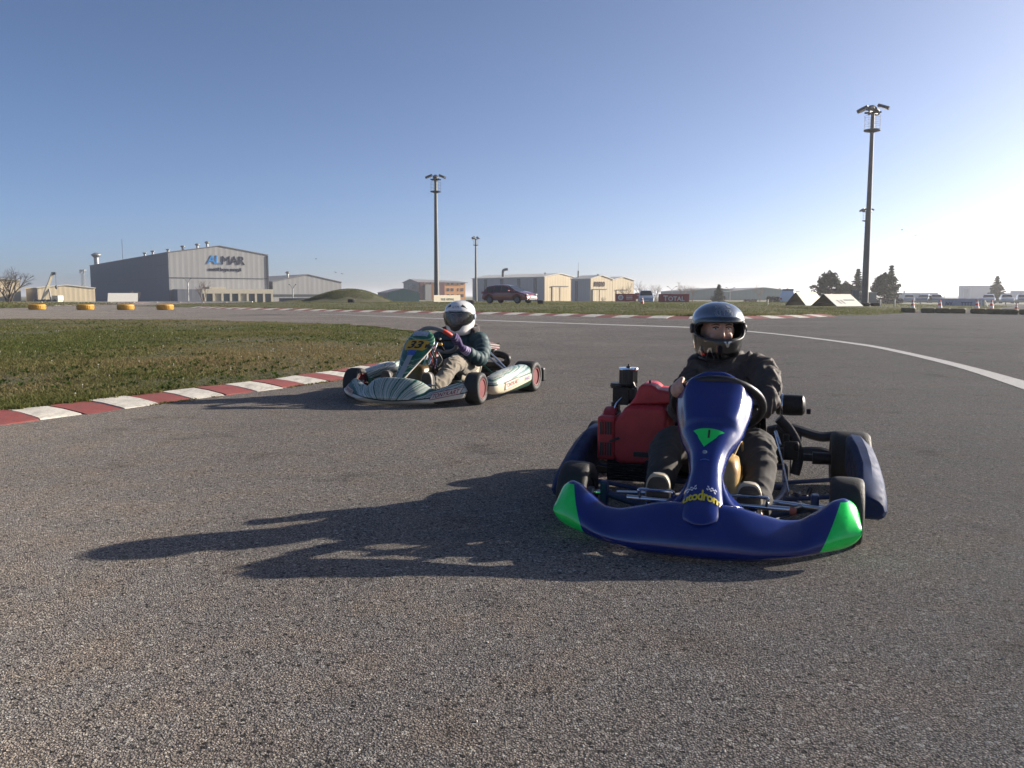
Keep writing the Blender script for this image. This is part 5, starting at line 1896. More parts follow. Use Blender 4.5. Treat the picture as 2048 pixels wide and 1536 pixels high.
# steering panel
st = [(0.966, 0.142, 0.004, 0.001), (0.963, 0.1465, 0.034, 0.006), (0.957, 0.155, 0.057, 0.014), (0.945, 0.169, 0.072, 0.022), (0.92, 0.188, 0.081, 0.03), (0.885, 0.208, 0.087, 0.038), (0.85, 0.230, 0.090, 0.044), (0.79, 0.268, 0.078, 0.048), (0.72, 0.315, 0.072, 0.055), (0.65, 0.368, 0.084, 0.064), (0.59, 0.415, 0.116, 0.074), (0.53, 0.455, 0.143, 0.082), (0.46, 0.512, 0.164, 0.082), (0.40, 0.560, 0.174, 0.080), (0.37, 0.587, 0.172, 0.074), (0.352, 0.605, 0.157, 0.064), (0.340, 0.618, 0.128, 0.048), (0.332, 0.625, 0.085, 0.026), (0.328, 0.628, 0.04, 0.008)]


def dish1(s, a):
    # raised pad of the upper half with a soft ledge below it
    k = 1 / (1 + math.exp(-(s - 0.665) * 150))
    side = 1 / (1 + math.exp((a - 0.76) * 34))
    return 0.020 * k * side


pf, ptot = panel_fn(st, dish=dish1)
PM = surface_grid(pf, 90, 41)
pan = PM.build('steering_panel', M_BLUE, KB, smooth=180, solid=0.006)
pan.location.y = 0.012
# flared skirts where the panel meets the nose
for s in (-1, 1):
    mb = MB()
    V = []
    n = 12
    for i in range(n + 1):
        t = i / n
        x = 0.72 + 0.14 * t
        z = interp(x, [0.72, 0.79, 0.86], [0.31, 0.262, 0.222])
        w0 = interp(x, [0.72, 0.79, 0.86], [0.060, 0.068, 0.080])
        fl = 0.07 * t ** 1.7
        V += [(x - 0.02, s * w0, z - 0.022), (x - 0.035, s * (w0 + fl * 0.45), z - 0.03 - 0.008 * t), (x - 0.05, s * (w0 + fl), z - 0.04 - 0.005 * t)]
    mb.add(V, [(i * 3 + j, i * 3 + j + 1, i * 3 + j + 4, i * 3 + j + 3) for i in range(n) for j in range(2)])
    o = mb.build('panel_skirt', M_BLUE, pan, smooth=180, solid=0.005)
# decals on the panel
M_GREENF = plain('fluorescent_green_print', (0.004, 0.68, 0.10), 0.4, vary=0.1)
M_YELLOWP = plain('yellow_print', (0.62, 0.50, 0.02), 0.5, vary=0.05)
M_WHITEPR = plain('white_flag_print', (0.6, 0.63, 0.7), 0.5, vary=0.05)
V, Fc = dense_tri([(-0.062, 0.040), (0.058, 0.032), (-0.014, -0.052)], 10)
V = [(a, b + 0.012 * (1 - (a / 0.06) ** 2) if b > 0 else b) for a, b, *_ in [tuple(v) + (0,) for v in V]]
panel_decal(pf, ptot, 0, V, Fc, M_GREENF, 'green_triangle', pan, s0=0.555)
M_RUST = plain('dark_mark', (0.02, 0.02, 0.015), 0.7)
V, Fc = dense_quad(-0.004, 0.004, -0.022, 0.022, 2)
panel_decal(pf, ptot, 0, V, Fc, M_RUST, 'strap_slot', pan, s0=0.575, lift=0.004)
tv, tf = text_geo('autodrom', 0.040, 0, bold=0.0012, spacing=0.92)
xm = max(abs(v.x) for v in tv)
W2 = 0.077
pts = []
for v in tv:
    a = v.x / xm * W2
    arch = 0.016 * (1 - (a / W2) ** 2)
    lift_ = 1.0 + 0.75 * max(0.0, 1 - abs(a / W2 - 0.10)) ** 1.2
    pts.append((a - 0.006, (v.y + 0.016) * lift_ * 1.05 + arch * 0.75))
panel_decal(pf, ptot, 0, pts, tf, M_YELLOWP, 'lettering', pan, s0=0.122, lift=0.003)
# crossed chequered flags
for s in (-1, 1):
    mbp, mbf = [], []
    for i in range(5):
        for j in range(3):
            if (i + j) % 2 == 0:
                o_ = len(mbp)
                for (p, q_) in ((i, j), (i + 1, j), (i + 1, j + 1), (i, j + 1)):
                    a = p * 0.0078; b = q_ * 0.0078 + 0.004 * math.sin(p * 1.2)
                    ca, sa = math.cos(math.radians(32)), math.sin(math.radians(32))
                    mbp.append((s * (0.05 - (a * ca - b * sa * 0.3)) - 0.004, 0.044 + (a * sa + b * ca)))
                mbf.append((o_, o_ + 1, o_ + 2, o_ + 3))
    panel_decal(pf, ptot, 0, mbp, mbf, M_WHITEPR, 'chequered_flag', pan, s0=0.137, lift=0.003)
sv = pf(0.455, -0.1); nv = panel_normal(pf, 0.455, -0.1)
MB().lathe([(0.009, 0), (0.009, 0.004), (0.004, 0.007)], Matrix.Translation(sv) @ nv.to_track_quat('Z', 'Y').to_matrix().to_4x4(), 14).build('bolt', M_CHROME, pan)
V, Fc = dense_quad(-0.022, 0.012, -0.003, 0.003, 4, lambda a, b: (a, b - 0.004 * ((a + 0.005) / 0.017) ** 2))
panel_decal(pf, ptot, 0, V, Fc, plain('worn_blue_print', (0.02, 0.09, 0.32), 0.5), 'worn_print', pan, s0=0.41)
steering_wheel(KB, (0.235, 0.02, 0.485), 0.185, 42, M_BLACKPL)
bucket_seat(KB, -0.16, 0.075, M_SEAT, 0.205, 0.36, 22)
# fuel tank between the legs
tk = MB()
for_r = []
for z, k in ((0.05, 0.85), (0.06, 0.97), (0.09, 1.0), (0.25, 0.97), (0.29, 0.86), (0.305, 0.6)):
    for_r.append([Vector((0.43 + 0.11 * k * math.copysign(abs(math.cos(a)) ** 0.5, math.cos(a)), 0.045 + 0.088 * k * math.copysign(abs(math.sin(a)) ** 0.5, math.sin(a)), z)) for a in np.linspace(0, 2 * math.pi, 25)[:-1]])
tk.ring_loft(for_r)
tank = tk.build('fuel_tank', M_AMBER, KB, smooth=60)
MB().lathe([(0.03, 0.30), (0.032, 0.335), (0.02, 0.34)], T(0.42, 0.03, 0), 16).build('cap', M_BLACKPL, tank)
MB().tube(smooth_path([(0.37, 0.10, 0.30), (0.3, 0.125, 0.34), (0.22, 0.13, 0.2), (0.1, 0.1, 0.1)], 24), 0.005, 8).build('fuel_hose', M_AMBER, tank)
# pedals
for s, y0, y1 in ((-1, -0.29, -0.115), (1, 0.10, 0.32)):
    p = MB().tube([(0.70, y0, 0.165), (0.70, y1, 0.162)], 0.0105, 10).build('pedal', M_CHROME, KB)
    yc = s * 0.175
    MB().tube(smooth_path([(0.705, yc - 0.062, 0.168), (0.715, yc - 0.065, 0.195), (0.715, yc - 0.055, 0.203), (0.715, yc + 0.055, 0.203), (0.715, yc + 0.065, 0.195), (0.705, yc + 0.062, 0.168)], 30), 0.0065, 8).build('pedal_loop', M_CHROME, p)
    MB().tube([(0.69, yc + 0.03, 0.16), (0.68, yc + 0.03, 0.06)], 0.008, 8).build('pedal_arm', M_CHROME, p)
    MB().tube([(0.69, yc - 0.04, 0.16), (0.68, yc - 0.045, 0.05)], 0.004, 6).build('return_spring', M_CHROME, p)
MB().tube([(0.57, 0.28, 0.155), (0.57, 0.46, 0.14)], 0.009, 10).build('steering_rod', M_CHROME, KB)
MB().tube([(0.66, 0.335, 0.15), (0.60, 0.36, 0.145), (0.50, 0.36, 0.14)], 0.011, 8).build('rod_end', M_BLACKMET, KB)
MB().lathe([(0.012, -0.012), (0.012, 0.012)], T(0.70, 0.332, 0.155) @ rot('X', 90), 12).build('pedal_stop', plain('red_rubber', (0.4, 0.09, 0.05), 0.6), KB)
# front bumper bars
for z in (0.07, 0.14):
    MB().tube(smooth_path([(0.66, -0.2, z), (0.80, -0.16, z), (0.84, 0, z), (0.80, 0.16, z), (0.66, 0.2, z)], 24), 0.009, 8).build('bumper_bar', M_FRAMEBLUE, KB)
# --- engine on the kart's right (picture left)
eng = empty('engine', (0, 0, 0)); eng.parent = KB
prof = [(-0.46, 0.155), (-0.488, 0.19), (-0.50, 0.24), (-0.496, 0.32), (-0.48, 0.36), (-0.45, 0.39), (-0.425, 0.43), (-0.25, 0.435), (-0.225, 0.41), (-0.222, 0.22), (-0.245, 0.175), (-0.30, 0.155)]
MB().prism(prof, 0.0, 0.30, Matrix(((0, 0, 1, -0.31), (1, 0, 0, 0), (0, 1, 0, 0), (0, 0, 0, 1)))).build('engine_cover', M_ENGRED, eng, smooth=35, bevel=0.022, bseg=4)
prof2 = [(-0.425, 0.425), (-0.395, 0.465), (-0.375, 0.515), (-0.36, 0.532), (-0.305, 0.530), (-0.282, 0.508), (-0.222, 0.500), (-0.205, 0.487), (-0.205, 0.452), (-0.225, 0.438)]
MB().prism(prof2, 0.0, 0.22, Matrix(((0, 0, 1, -0.30), (1, 0, 0, 0), (0, 1, 0, 0), (0, 0, 0, 1)))).build('tank_cover', M_ENGRED, eng, smooth=35, bevel=0.014, bseg=3)
MB().lathe([(0.004, 0), (0.006, 0.012), (0.003, 0.016)], T(-0.15, -0.33, 0.53), 8).build('vent_nipple', M_BLACKPL, eng)
MB().lathe([(0.135, 0.0), (0.138, 0.02), (0.135, 0.055), (0.10, 0.075), (0.05, 0.08)], T(-0.15, -0.488, 0.275) @ rot('X', 90), 36).build('fan_shroud', M_ENGRED, eng, smooth=35)
for zc in (0.225, 0.325):
    for k in range(5):
        MB().box((0.0, -0.540 + k * 0.0125, zc), (0.010, 0.0065, 0.062)).build('vent_slot', M_BLACKPL, eng, smooth=0)
sg = MB().box((-0.10, -0.515, 0.275), (0.20, 0.085, 0.21)).build('vent_grille', M_ENGRED, eng, smooth=0, bevel=0.012)
MB().box((-0.004, -0.315, 0.205), (0.006, 0.135, 0.024)).build('cover_slot', M_BLACKPL, eng, smooth=0, bevel=0.004)
MB().box((-0.006, -0.475, 0.27), (0.014, 0.05, 0.012), rot('X', 20)).build('choke_lever', M_BLACKPL, eng, smooth=0, bevel=0.003)
MB().prism([(-0.48, 0.372), (-0.565, 0.352), (-0.565, 0.359), (-0.48, 0.388)], 0, 0.12, Matrix(((0, 0, 1, -0.2), (1, 0, 0, 0), (0, 1, 0, 0), (0, 0, 0, 1)))).build('heat_shield', M_BLACKMET, eng, smooth=0)
blk = MB()
blk.box((-0.17, -0.38, 0.115), (0.27, 0.27, 0.10))
for k in range(7):
    blk.box((-0.02 + 0.004 * k, -0.38, 0.075 + k * 0.013), (0.03, 0.25, 0.006))
blk.box((-0.05, -0.29, 0.12), (0.14, 0.07, 0.12))
blk.build('engine_block', M_BLACKMET, eng, smooth=0, bevel=0.006)
cb = MB()
cb.box((-0.20, -0.475, 0.462), (0.10, 0.075, 0.085))
cb.lathe([(0.042, 0), (0.045, 0.012), (0.042, 0.024)], T(-0.20, -0.49, 0.499), 20)
cb.box((-0.20, -0.435, 0.472), (0.07, 0.06, 0.05))
cb.lathe([(0.024, -0.05), (0.024, 0.05)], T(-0.19, -0.44, 0.447) @ rot('X', 90), 14)
cb.box((-0.17, -0.50, 0.407), (0.05, 0.035, 0.05))
cb.tube([(-0.18, -0.43, 0.50), (-0.15, -0.41, 0.53), (-0.15, -0.40, 0.50)], 0.006, 8)
cb.build('carburettor', M_BLACKMET, eng, smooth=30, bevel=0.005)
MB().tube(smooth_path([(-0.15, -0.47, 0.455), (-0.13, -0.49, 0.43), (-0.12, -0.50, 0.40)], 12), 0.004, 6).build('throttle_cable', M_CHROME, eng)
fl = MB()
pr = []
for k in range(64):
    a = 2 * math.pi * k / 64
    pr.append((0.046 if k % 2 else 0.0435, a))
fl.ring_loft([[Vector((-0.20 + r * math.cos(a), -0.444 + r * math.sin(a), z)) for r, a in pr] for z in (0.522, 0.592)])
air = fl.build('air_filter', M_BLACKPL, eng, smooth=0)
MB().lathe([(0.03, 0.50), (0.048, 0.517), (0.048, 0.525)], T(-0.20, -0.444, 0), 28).build('filter_base', M_BLACKMET, air)
MB().lathe([(0.048, 0.590), (0.0495, 0.594), (0.048, 0.601), (0.01, 0.603)], T(-0.20, -0.444, 0), 32).build('filter_lid', M_CHROME, air, smooth=30)
MB().lathe([(0.012, 0.602), (0.012, 0.608), (0.005, 0.610), (0.004, 0.619)], T(-0.20, -0.444, 0), 8).build('wing_nut', M_BLACKMET, air)
# --- muffler and rear hardware on the kart's left (picture right)
ex = MB().lathe([(0.012, -0.075), (0.04, -0.07), (0.052, -0.06), (0.054, 0), (0.052, 0.06), (0.045, 0.068), (0.012, 0.072)], T(-0.56, 0.325, 0.40) @ rot('X', 90) @ rot('Z', 0), 30).build('muffler', M_BLACKMET, KB, smooth=40)
MB().lathe([(0.014, 0), (0.014, 0.02)], T(-0.56, 0.405, 0.37) @ rot('X', -90), 12).build('muffler_outlet', M_BLACKMET, ex)
MB().lathe([(0.057, -0.006), (0.059, 0), (0.057, 0.006)], T(-0.56, 0.283, 0.40) @ rot('X', 90), 30).build('muffler_band', M_CHROME, ex)
MB().tube(smooth_path([(-0.56, 0.26, 0.40), (-0.5, 0.12, 0.36), (-0.42, -0.08, 0.3), (-0.3, -0.28, 0.22)], 24), 0.018, 10).build('exhaust_pipe', M_BLACKMET, KB)
MB().tube(smooth_path([(-0.44, 0.27, 0.345), (-0.45, 0.315, 0.30), (-0.45, 0.36, 0.22), (-0.44, 0.37, 0.14), (-0.42, 0.355, 0.07)], 30), 0.016, 10, flat=1.6).build('seat_stay', M_BLACKMET, KB)
MB().tube(smooth_path([(-0.45, 0.26, 0.30), (-0.45, 0.31, 0.27), (-0.45, 0.345, 0.24)], 10), 0.010, 8).build('seat_stay', M_BLACKMET, KB)
MB().lathe([(0.10, -0.002), (0.10, 0.002)], T(-0.52, 0.335, 0.14) @ rot('X', 90), 40).build('brake_disc', M_BLACKMET, KB, smooth=30)
cal = MB()
cal.box((-0.44, 0.335, 0.19), (0.08, 0.07, 0.09)); cal.box((-0.43, 0.31, 0.235), (0.03, 0.03, 0.07)); cal.box((-0.40, 0.36, 0.21), (0.02, 0.025, 0.04))
cal.build('brake_caliper', M_BLACKMET, KB, smooth=0, bevel=0.008)
MB().tube([(-0.40, 0.255, 0.285), (-0.15, 0.30, 0.16), (0.05, 0.33, 0.06)], 0.004, 6).build('brake_rod', M_CHROME, KB)
MB().tube([(-0.38, 0.262, 0.29), (-0.30, 0.285, 0.235)], 0.005, 6).build('seat_bolt', M_CHROME, KB)
# rear bumper: butterfly plate with oval holes on two bars
rb = MB()
for s in (-1, 1):
    rb.tube(smooth_path([(-0.72, s * 0.22, 0.235), (-0.735, s * 0.32, 0.255), (-0.735, s * 0.44, 0.225), (-0.735, s * 0.50, 0.215), (-0.735, s * 0.60, 0.225), (-0.74, s * 0.66, 0.17), (-0.735, s * 0.58, 0.12), (-0.735, s * 0.48, 0.135), (-0.73, s * 0.38, 0.13), (-0.72, s * 0.22, 0.125)], 50), 0.026, 8)
rb.box((-0.725, 0.30, 0.19), (0.02, 0.18, 0.11)); rb.box((-0.725, -0.30, 0.19), (0.02, 0.18, 0.11))
rb.tube([(-0.72, -0.24, 0.24), (-0.72, 0.24, 0.24)], 0.014, 8)
rb.tube([(-0.72, -0.24, 0.13), (-0.72, 0.24, 0.13)], 0.014, 8)
for s in (-1, 1):
    rb.tube([(-0.60, s * 0.30, 0.075), (-0.72, s * 0.24, 0.13)], 0.013, 8)
rb.build('rear_bumper', M_BLACKPL, KB, smooth=40)
MB().lathe([(0.03, -0.05), (0.032, 0.05)], T(-0.52, 0.49, 0.14) @ rot('X', 90), 20).build('wheel_hub', M_BLACKMET, KB)
MB().lathe([(0.03, -0.05), (0.032, 0.05)], T(-0.52, -0.49, 0.14) @ rot('X', 90), 20).build('wheel_hub', M_BLACKMET, KB)


def side_pod(parent, s, mat, name='side_pod'):
    stn = [(-0.36, 0.600, 0.690, 0.135, 0.250), (-0.34, 0.580, 0.700, 0.105, 0.298), (-0.24, 0.575, 0.712, 0.085, 0.298), (-0.12, 0.590, 0.718, 0.070, 0.275), (0.05, 0.600, 0.718, 0.060, 0.235), (0.20, 0.590, 0.712, 0.052, 0.198), (0.31, 0.570, 0.700, 0.050, 0.165), (0.335, 0.585, 0.685, 0.065, 0.145)]
    rings = []
    for x, yi, yo, zb, zt in stn:
        h = zt - zb
        pts = [(yi, zb + h * 0.25), (yi, zt - 0.02), (yi + 0.02, zt), (yi + (yo - yi) * 0.50, zt - 0.004), (yo - 0.022, zt - h * 0.22), (yo - 0.006, zt - h * 0.42), (yo, zb + h * 0.32), (yo - 0.008, zb + 0.012), (yo - 0.03, zb), (yi + 0.03, zb)]
        rings.append([Vector((x, s * y, z)) for y, z in pts])
    o = MB().ring_loft(rings).build(name, mat, parent, smooth=30, bevel=0.008, bseg=2)
    for x in (-0.2, 0.15):
        MB().tube([(x, s * 0.30, 0.07), (x, s * 0.60, 0.11)], 0.010, 8).build('pod_bar', M_FRAMEBLUE if parent is KB else M_CHROME, parent)
    return o


side_pod(KB, 1, M_BLUEPOD)
side_pod(KB, -1, M_BLUEPOD)
MB().tube(smooth_path([(0.22, 0.33, 0.12), (0.12, 0.37, 0.085), (0.05, 0.40, 0.07), (-0.1, 0.42, 0.07)], 16), 0.010, 8).build('pod_bar', M_CHROME, KB)
MB().tube(smooth_path([(0.52, 0.22, 0.06), (0.35, 0.33, 0.06), (0.2, 0.36, 0.065), (0.0, 0.37, 0.07)], 16), 0.010, 8).build('pod_bar', M_FRAMEBLUE, KB)
# ------------------------------------------------------------------ the green racing kart
KG = empty('go_kart', (-0.6474, 7.8966, 0.0), -1.96243, 1.0531)
tag(KG, 'green and white racing go-kart with yellow number plate 33', 'go-kart')
chassis(KG, M_FRAMEGREEN)
for (x, y, R, W, s) in ((0.52, 0.565, 0.13, 0.13, 1), (0.52, -0.565, 0.13, 0.13, -1), (-0.52, 0.60, 0.14, 0.20, 1), (-0.52, -0.60, 0.14, 0.20, -1)):
    kart_wheel(KG, x, y, R, W, M_REDRIM, s, steer=4 if x > 0 else 0, rim_r=0.078)


def striped_plastic(name, cy, cz, freq, axis='nose'):
    """White moulding with green, dark and rusty brush strokes fanning out from a point."""
    m, nt, b = new_mat(name)
    P, x, y, z = obj_xyz(nt)
    if axis == 'nose':
        a_ = math_n(nt, 'ARCTAN2', math_n(nt, 'SUBTRACT', y, cy), math_n(nt, 'SUBTRACT', z, cz))
    else:
        a_ = math_n(nt, 'ADD', math_n(nt, 'MULTIPLY', z, 2.2), math_n(nt, 'MULTIPLY', x, cy))
    wob = noise_n(nt, P, 9, 4)
    u = math_n(nt, 'ADD', math_n(nt, 'MULTIPLY', a_, freq), math_n(nt, 'MULTIPLY', wob, 0.9))
    cmb = nd(nt, 'ShaderNodeCombineXYZ')
    nt.links.new(u, cmb.inputs[0])
    n1 = noise_n(nt, cmb.outputs[0], 1.6, 3, 0.6)
    if axis == 'panel':
        c = ramp(nt, n1, [(0.0, (0.004, 0.03, 0.018)), (0.42, (0.006, 0.07, 0.04)), (0.50, (0.012, 0.13, 0.075)), (0.525, (0.32, 0.42, 0.26)), (0.55, (0.012, 0.12, 0.07)), (0.60, (0.006, 0.06, 0.035)), (0.63, (0.5, 0.5, 0.36)), (0.66, (0.02, 0.15, 0.08))], 'LINEAR')
    else:
        c = ramp(nt, n1, [(0.0, (0.004, 0.03, 0.022)), (0.40, (0.005, 0.05, 0.036)), (0.455, (0.012, 0.11, 0.075)), (0.465, (0.30, 0.36, 0.33)), (0.525, (0.44, 0.44, 0.38)), (0.54, (0.03, 0.17, 0.12)), (0.57, (0.006, 0.05, 0.038)), (0.595, (0.24, 0.30, 0.27)), (0.64, (0.38, 0.38, 0.33)), (0.66, (0.16, 0.07, 0.06)), (0.70, (0.02, 0.09, 0.065))], 'LINEAR')
    if axis == 'nose':
        # pale lower band with a dark border
        az = math_n(nt, 'ABSOLUTE', y)
        lim = math_n(nt, 'ADD', math_n(nt, 'MULTIPLY', math_n(nt, 'POWER', az, 1.6), 0.155), 0.046)
        dz = math_n(nt, 'SUBTRACT', z, lim)
        c = mixc(nt, math_n(nt, 'LESS_THAN', dz, 0.010), c, (0.012, 0.014, 0.013))
        c = mixc(nt, math_n(nt, 'LESS_THAN', dz, 0.0), c, (0.50, 0.46, 0.38))
        c = mixc(nt, math_n(nt, 'MULTIPLY', math_n(nt, 'LESS_THAN', z, math_n(nt, 'MULTIPLY', az, 0.13)), math_n(nt, 'GREATER_THAN', az, 0.36)), c, (0.02, 0.018, 0.015))
    elif axis == 'pod':
        d1 = math_n(nt, 'SUBTRACT', z, math_n(nt, 'ADD', math_n(nt, 'MULTIPLY', x, -0.055), 0.165))
        c = mixc(nt, math_n(nt, 'LESS_THAN', d1, 0.007), c, (0.01, 0.05, 0.03))
        d2 = math_n(nt, 'SUBTRACT', z, math_n(nt, 'ADD', math_n(nt, 'MULTIPLY', x, -0.055), 0.158))
        d3 = math_n(nt, 'SUBTRACT', z, math_n(nt, 'ADD', math_n(nt, 'MULTIPLY', x, -0.10), 0.085))
        band = math_n(nt, 'MULTIPLY', math_n(nt, 'LESS_THAN', d2, 0.0), math_n(nt, 'GREATER_THAN', d3, 0.0))
        c = mixc(nt, band, c, (0.60, 0.53, 0.38))
        d4 = math_n(nt, 'SUBTRACT', z, math_n(nt, 'ADD', math_n(nt, 'MULTIPLY', x, -0.10), 0.079))
        c = mixc(nt, math_n(nt, 'MULTIPLY', math_n(nt, 'LESS_THAN', d3, 0.0), math_n(nt, 'GREATER_THAN', d4, 0.0)), c, (0.02, 0.02, 0.02))
    sc = noise_n(nt, P, 30, 8, 0.75)
    c = mixc(nt, ramp(nt, sc, [(0.58, (0, 0, 0)), (0.75, (0.45,) * 3)]), c, (0.1, 0.09, 0.075))
    nt.links.new(c, b.inputs['Base Color'])
    b.inputs['Roughness'].default_value = 0.32
    b.inputs['Coat Weight'].default_value = 0.35
    b.inputs['Coat Roughness'].default_value = 0.15
    return m


M_GNOSE = striped_plastic('green_striped_nose', 0.0, -0.06, 6.0)
M_GPOD = striped_plastic('green_striped_pod', 0.35, 0, 9.0, 'pod')
M_GPANEL = striped_plastic('green_striped_panel', 1.1, 0, 8.0, 'panel')
gtop = ([0, 0.10, 0.17, 0.22, 0.26, 0.29, 0.33, 0.38, 0.45, 0.51, 0.54, 0.56], [0.226, 0.224, 0.214, 0.196, 0.165, 0.142, 0.140, 0.155, 0.180, 0.190, 0.185, 0.17])
gbot = ([0, 0.2, 0.35, 0.45, 0.52, 0.56], [0.020, 0.022, 0.026, 0.030, 0.032, 0.04])
gn, grings = nose_fairing(KG, gtop, gbot, 0.96, M_GNOSE, 0.555, lip=0.17, sweep=0.24)
M_TKRED = plain('kart_red_print', (0.26, 0.03, 0.03), 0.5)
M_TKPALE = plain('kart_pale_print', (0.58, 0.52, 0.42), 0.5, vary=0.05)


def strip_label(rings, y0, y1, z0, slope, h, text, parent, flip=False):
    """Framed lettering laid on the front face of the nose between two y stations."""
    def S(a, b):
        y = y0 + (y1 - y0) * a
        z = z0 + slope * (y - y0) + h * b
        best = sorted(rings, key=lambda r: abs(r[3].y - y))[:2]
        xs_ = []
        for r in best:
            zz = [p.z for p in r[:11]][::-1]; xx = [p.x for p in r[:11]][::-1]
            xs_.append((abs(r[3].y - y) + 1e-6, float(np.interp(z, zz, xx))))
        w = xs_[1][0] / (xs_[0][0] + xs_[1][0])
        return Vector((xs_[0][1] * w + xs_[1][1] * (1 - w) + 0.004, y, z))
    nrm = Vector((0.0012, 0, 0))
    V, Fc = dense_quad(0, 1, 0, 1, 14, lambda a, b: tuple(S(a, b)))
    MB().add(V, Fc).build('label_frame', M_TKRED, parent, smooth=0)
    V, Fc = dense_quad(0.02, 0.98, 0.10, 0.90, 14, lambda a, b: tuple(S(a, b) + nrm))
    MB().add(V, Fc).build('label_ground', M_TKPALE, parent, smooth=0)
    tv, tf = text_geo(text, 1.0, 0, bold=0.02, spacing=1.0)
    xa, xb = min(v.x for v in tv), max(v.x for v in tv)
    ya, yb = min(v.y for v in tv), max(v.y for v in tv)
    V = [S(0.06 + 0.88 * (v.x - xa) / (xb - xa), 0.2 + 0.6 * (v.y - ya) / (yb - ya)) + nrm * 4 for v in tv]
    MB().add(V, tf).build('lettering', M_TKRED, parent, smooth=0)


strip_label(grings, 0.335, 0.53, 0.062, 0.22, 0.052, 'TONYKART', gn)
strip_label(grings, -0.53, -0.39, 0.098, -0.22, 0.04, 'TONYKART', gn)
# steering panel
gst = [(0.775, 0.205, 0.035, 0.004), (0.765, 0.215, 0.048, 0.01), (0.72, 0.255, 0.062, 0.016), (0.66, 0.305, 0.082, 0.022), (0.60, 0.36, 0.108, 0.028), (0.54, 0.415, 0.133, 0.034), (0.48, 0.465, 0.152, 0.038), (0.44, 0.505, 0.158, 0.04), (0.41, 0.54, 0.140, 0.036), (0.385, 0.57, 0.105, 0.028), (0.37, 0.588, 0.070, 0.015)]
gpf, gtot = panel_fn(gst, power=2.2)
gpan = surface_grid(gpf, 60, 31).build('steering_panel', M_GPANEL, KG, smooth=180, solid=0.005)
M_PLATE = plain('yellow_plate', (0.52, 0.30, 0.025), 0.5, vary=0.08)
M_BLKPR = plain('black_print', (0.01, 0.01, 0.01), 0.5)
M_SILV = plain('silver_strip', (0.36, 0.38, 0.38), 0.35, 0.3, vary=0.1)
V, Fc = dense_quad(-0.105, 0.105, -0.058, 0.058, 12, lambda a, b: (a * (1 - 0.25 * (b < 0) * (abs(b) / 0.058) ** 2), b))
panel_decal(gpf, gtot, 0, V, Fc, M_PLATE, 'number_plate', gpan, s0=0.70, lift=0.003)
tv, tf = text_geo('33', 0.135, 0, shear=0.18, bold=0.004, spacing=0.95)
panel_decal(gpf, gtot, 0, [(v.x - 0.006, v.y * 0.85) for v in tv], tf, M_BLKPR, 'race_number', gpan, s0=0.695, lift=0.005)
V, Fc = dense_quad(0.085, 0.125, -0.02, 0.02, 4, lambda a, b: (a, b + 0.008 * math.sin(a * 190)))
panel_decal(gpf, gtot, 0, V, Fc, M_BLKPR, 'plate_emblem', gpan, s0=0.705, lift=0.005)
V, Fc = dense_quad(-0.024, 0.024, -0.155, 0.155, 10, lambda a, b: (a, b))
panel_decal(gpf, gtot, 0, V, Fc, M_SILV, 'silver_strip', gpan, s0=0.31, lift=0.005)
V, Fc = dense_quad(-0.034, 0.034, -0.028, 0.028, 4)
panel_decal(gpf, gtot, 0, V, Fc, plain('blue_sticker', (0.04, 0.10, 0.36), 0.5, vary=0.5, scale=60), 'blue_sticker', gpan, s0=0.53, lift=0.007)
V, Fc = dense_quad(-0.07, 0.07, -0.026, 0.026, 6)
panel_decal(gpf, gtot, 0, V, Fc, plain('pale_blue_sticker', (0.34, 0.38, 0.46), 0.5, vary=0.5, scale=45), 'top_sticker', gpan, s0=0.925, lift=0.004)
rv = MB()
pts = [gpf(s, 0.99) + Vector((0.002, 0.0, 0)) for s in np.linspace(0.02, 0.75, 30)]
rv.tube(pts, 0.005, 6)
rv.build('panel_edge', M_TKPALE, gpan)
MB().lathe([(0.012, 0), (0.012, 0.03), (0.006, 0.035)], T(0.40, 0.17, 0.47) @ rot('X', -90), 10).build('clamp_knob', plain('brass_knob', (0.6, 0.36, 0.08), 0.35, 0.6), gpan)
M_GREYSUEDE = plain('grey_suede', (0.16, 0.16, 0.17), 0.55, vary=0.15, scale=20)
M_ORRED = plain('orange_red_grip', (0.55, 0.055, 0.03), 0.5)
GW = (0.085, 0.0, 0.485)
steering_wheel(KG, GW, 0.172, 40, M_GREYSUEDE, grip=(M_ORRED, [(38, 66), (-66, -38)]))
MB().tube([(0.42, 0, 0.09), GW], 0.011, 10).build('steering_shaft', M_CHROME, KG)
bucket_seat(KG, -0.26, 0.075, M_SEATW, 0.20, 0.34, 24)
# wiring loom and hose behind the panel
random.seed(5)
for k in range(5):
    p0 = Vector((0.34, 0.05 + 0.02 * k, 0.40))
    MB().tube(smooth_path([p0, p0 + Vector((-0.04, 0.02 * random.uniform(-1, 1), -0.07)), p0 + Vector((0.02, 0.03 * random.uniform(-1, 1), -0.13)), p0 + Vector((-0.02, 0, -0.2))], 18), 0.006, 6).build('wire', (M_TKRED, M_BLKPR, M_CHROME, M_TKRED, M_BLKPR)[k], KG)
# pedals
for s in (-1, 1):
    p = MB().tube([(0.70, s * 0.10, 0.16), (0.70, s * 0.30, 0.158)], 0.008, 8).build('pedal', M_CHROME, KG)
    MB().tube([(0.69, s * 0.2, 0.16), (0.66, s * 0.2, 0.05)], 0.008, 8).build('pedal_arm', M_CHROME, p)
MB().prism([(0.60, 0.24), (0.72, 0.22), (0.74, 0.34), (0.66, 0.40), (0.58, 0.34)], 0.09, 0.10).build('heel_plate', M_FRAMEGREEN, KG, smooth=0, bevel=0.003)


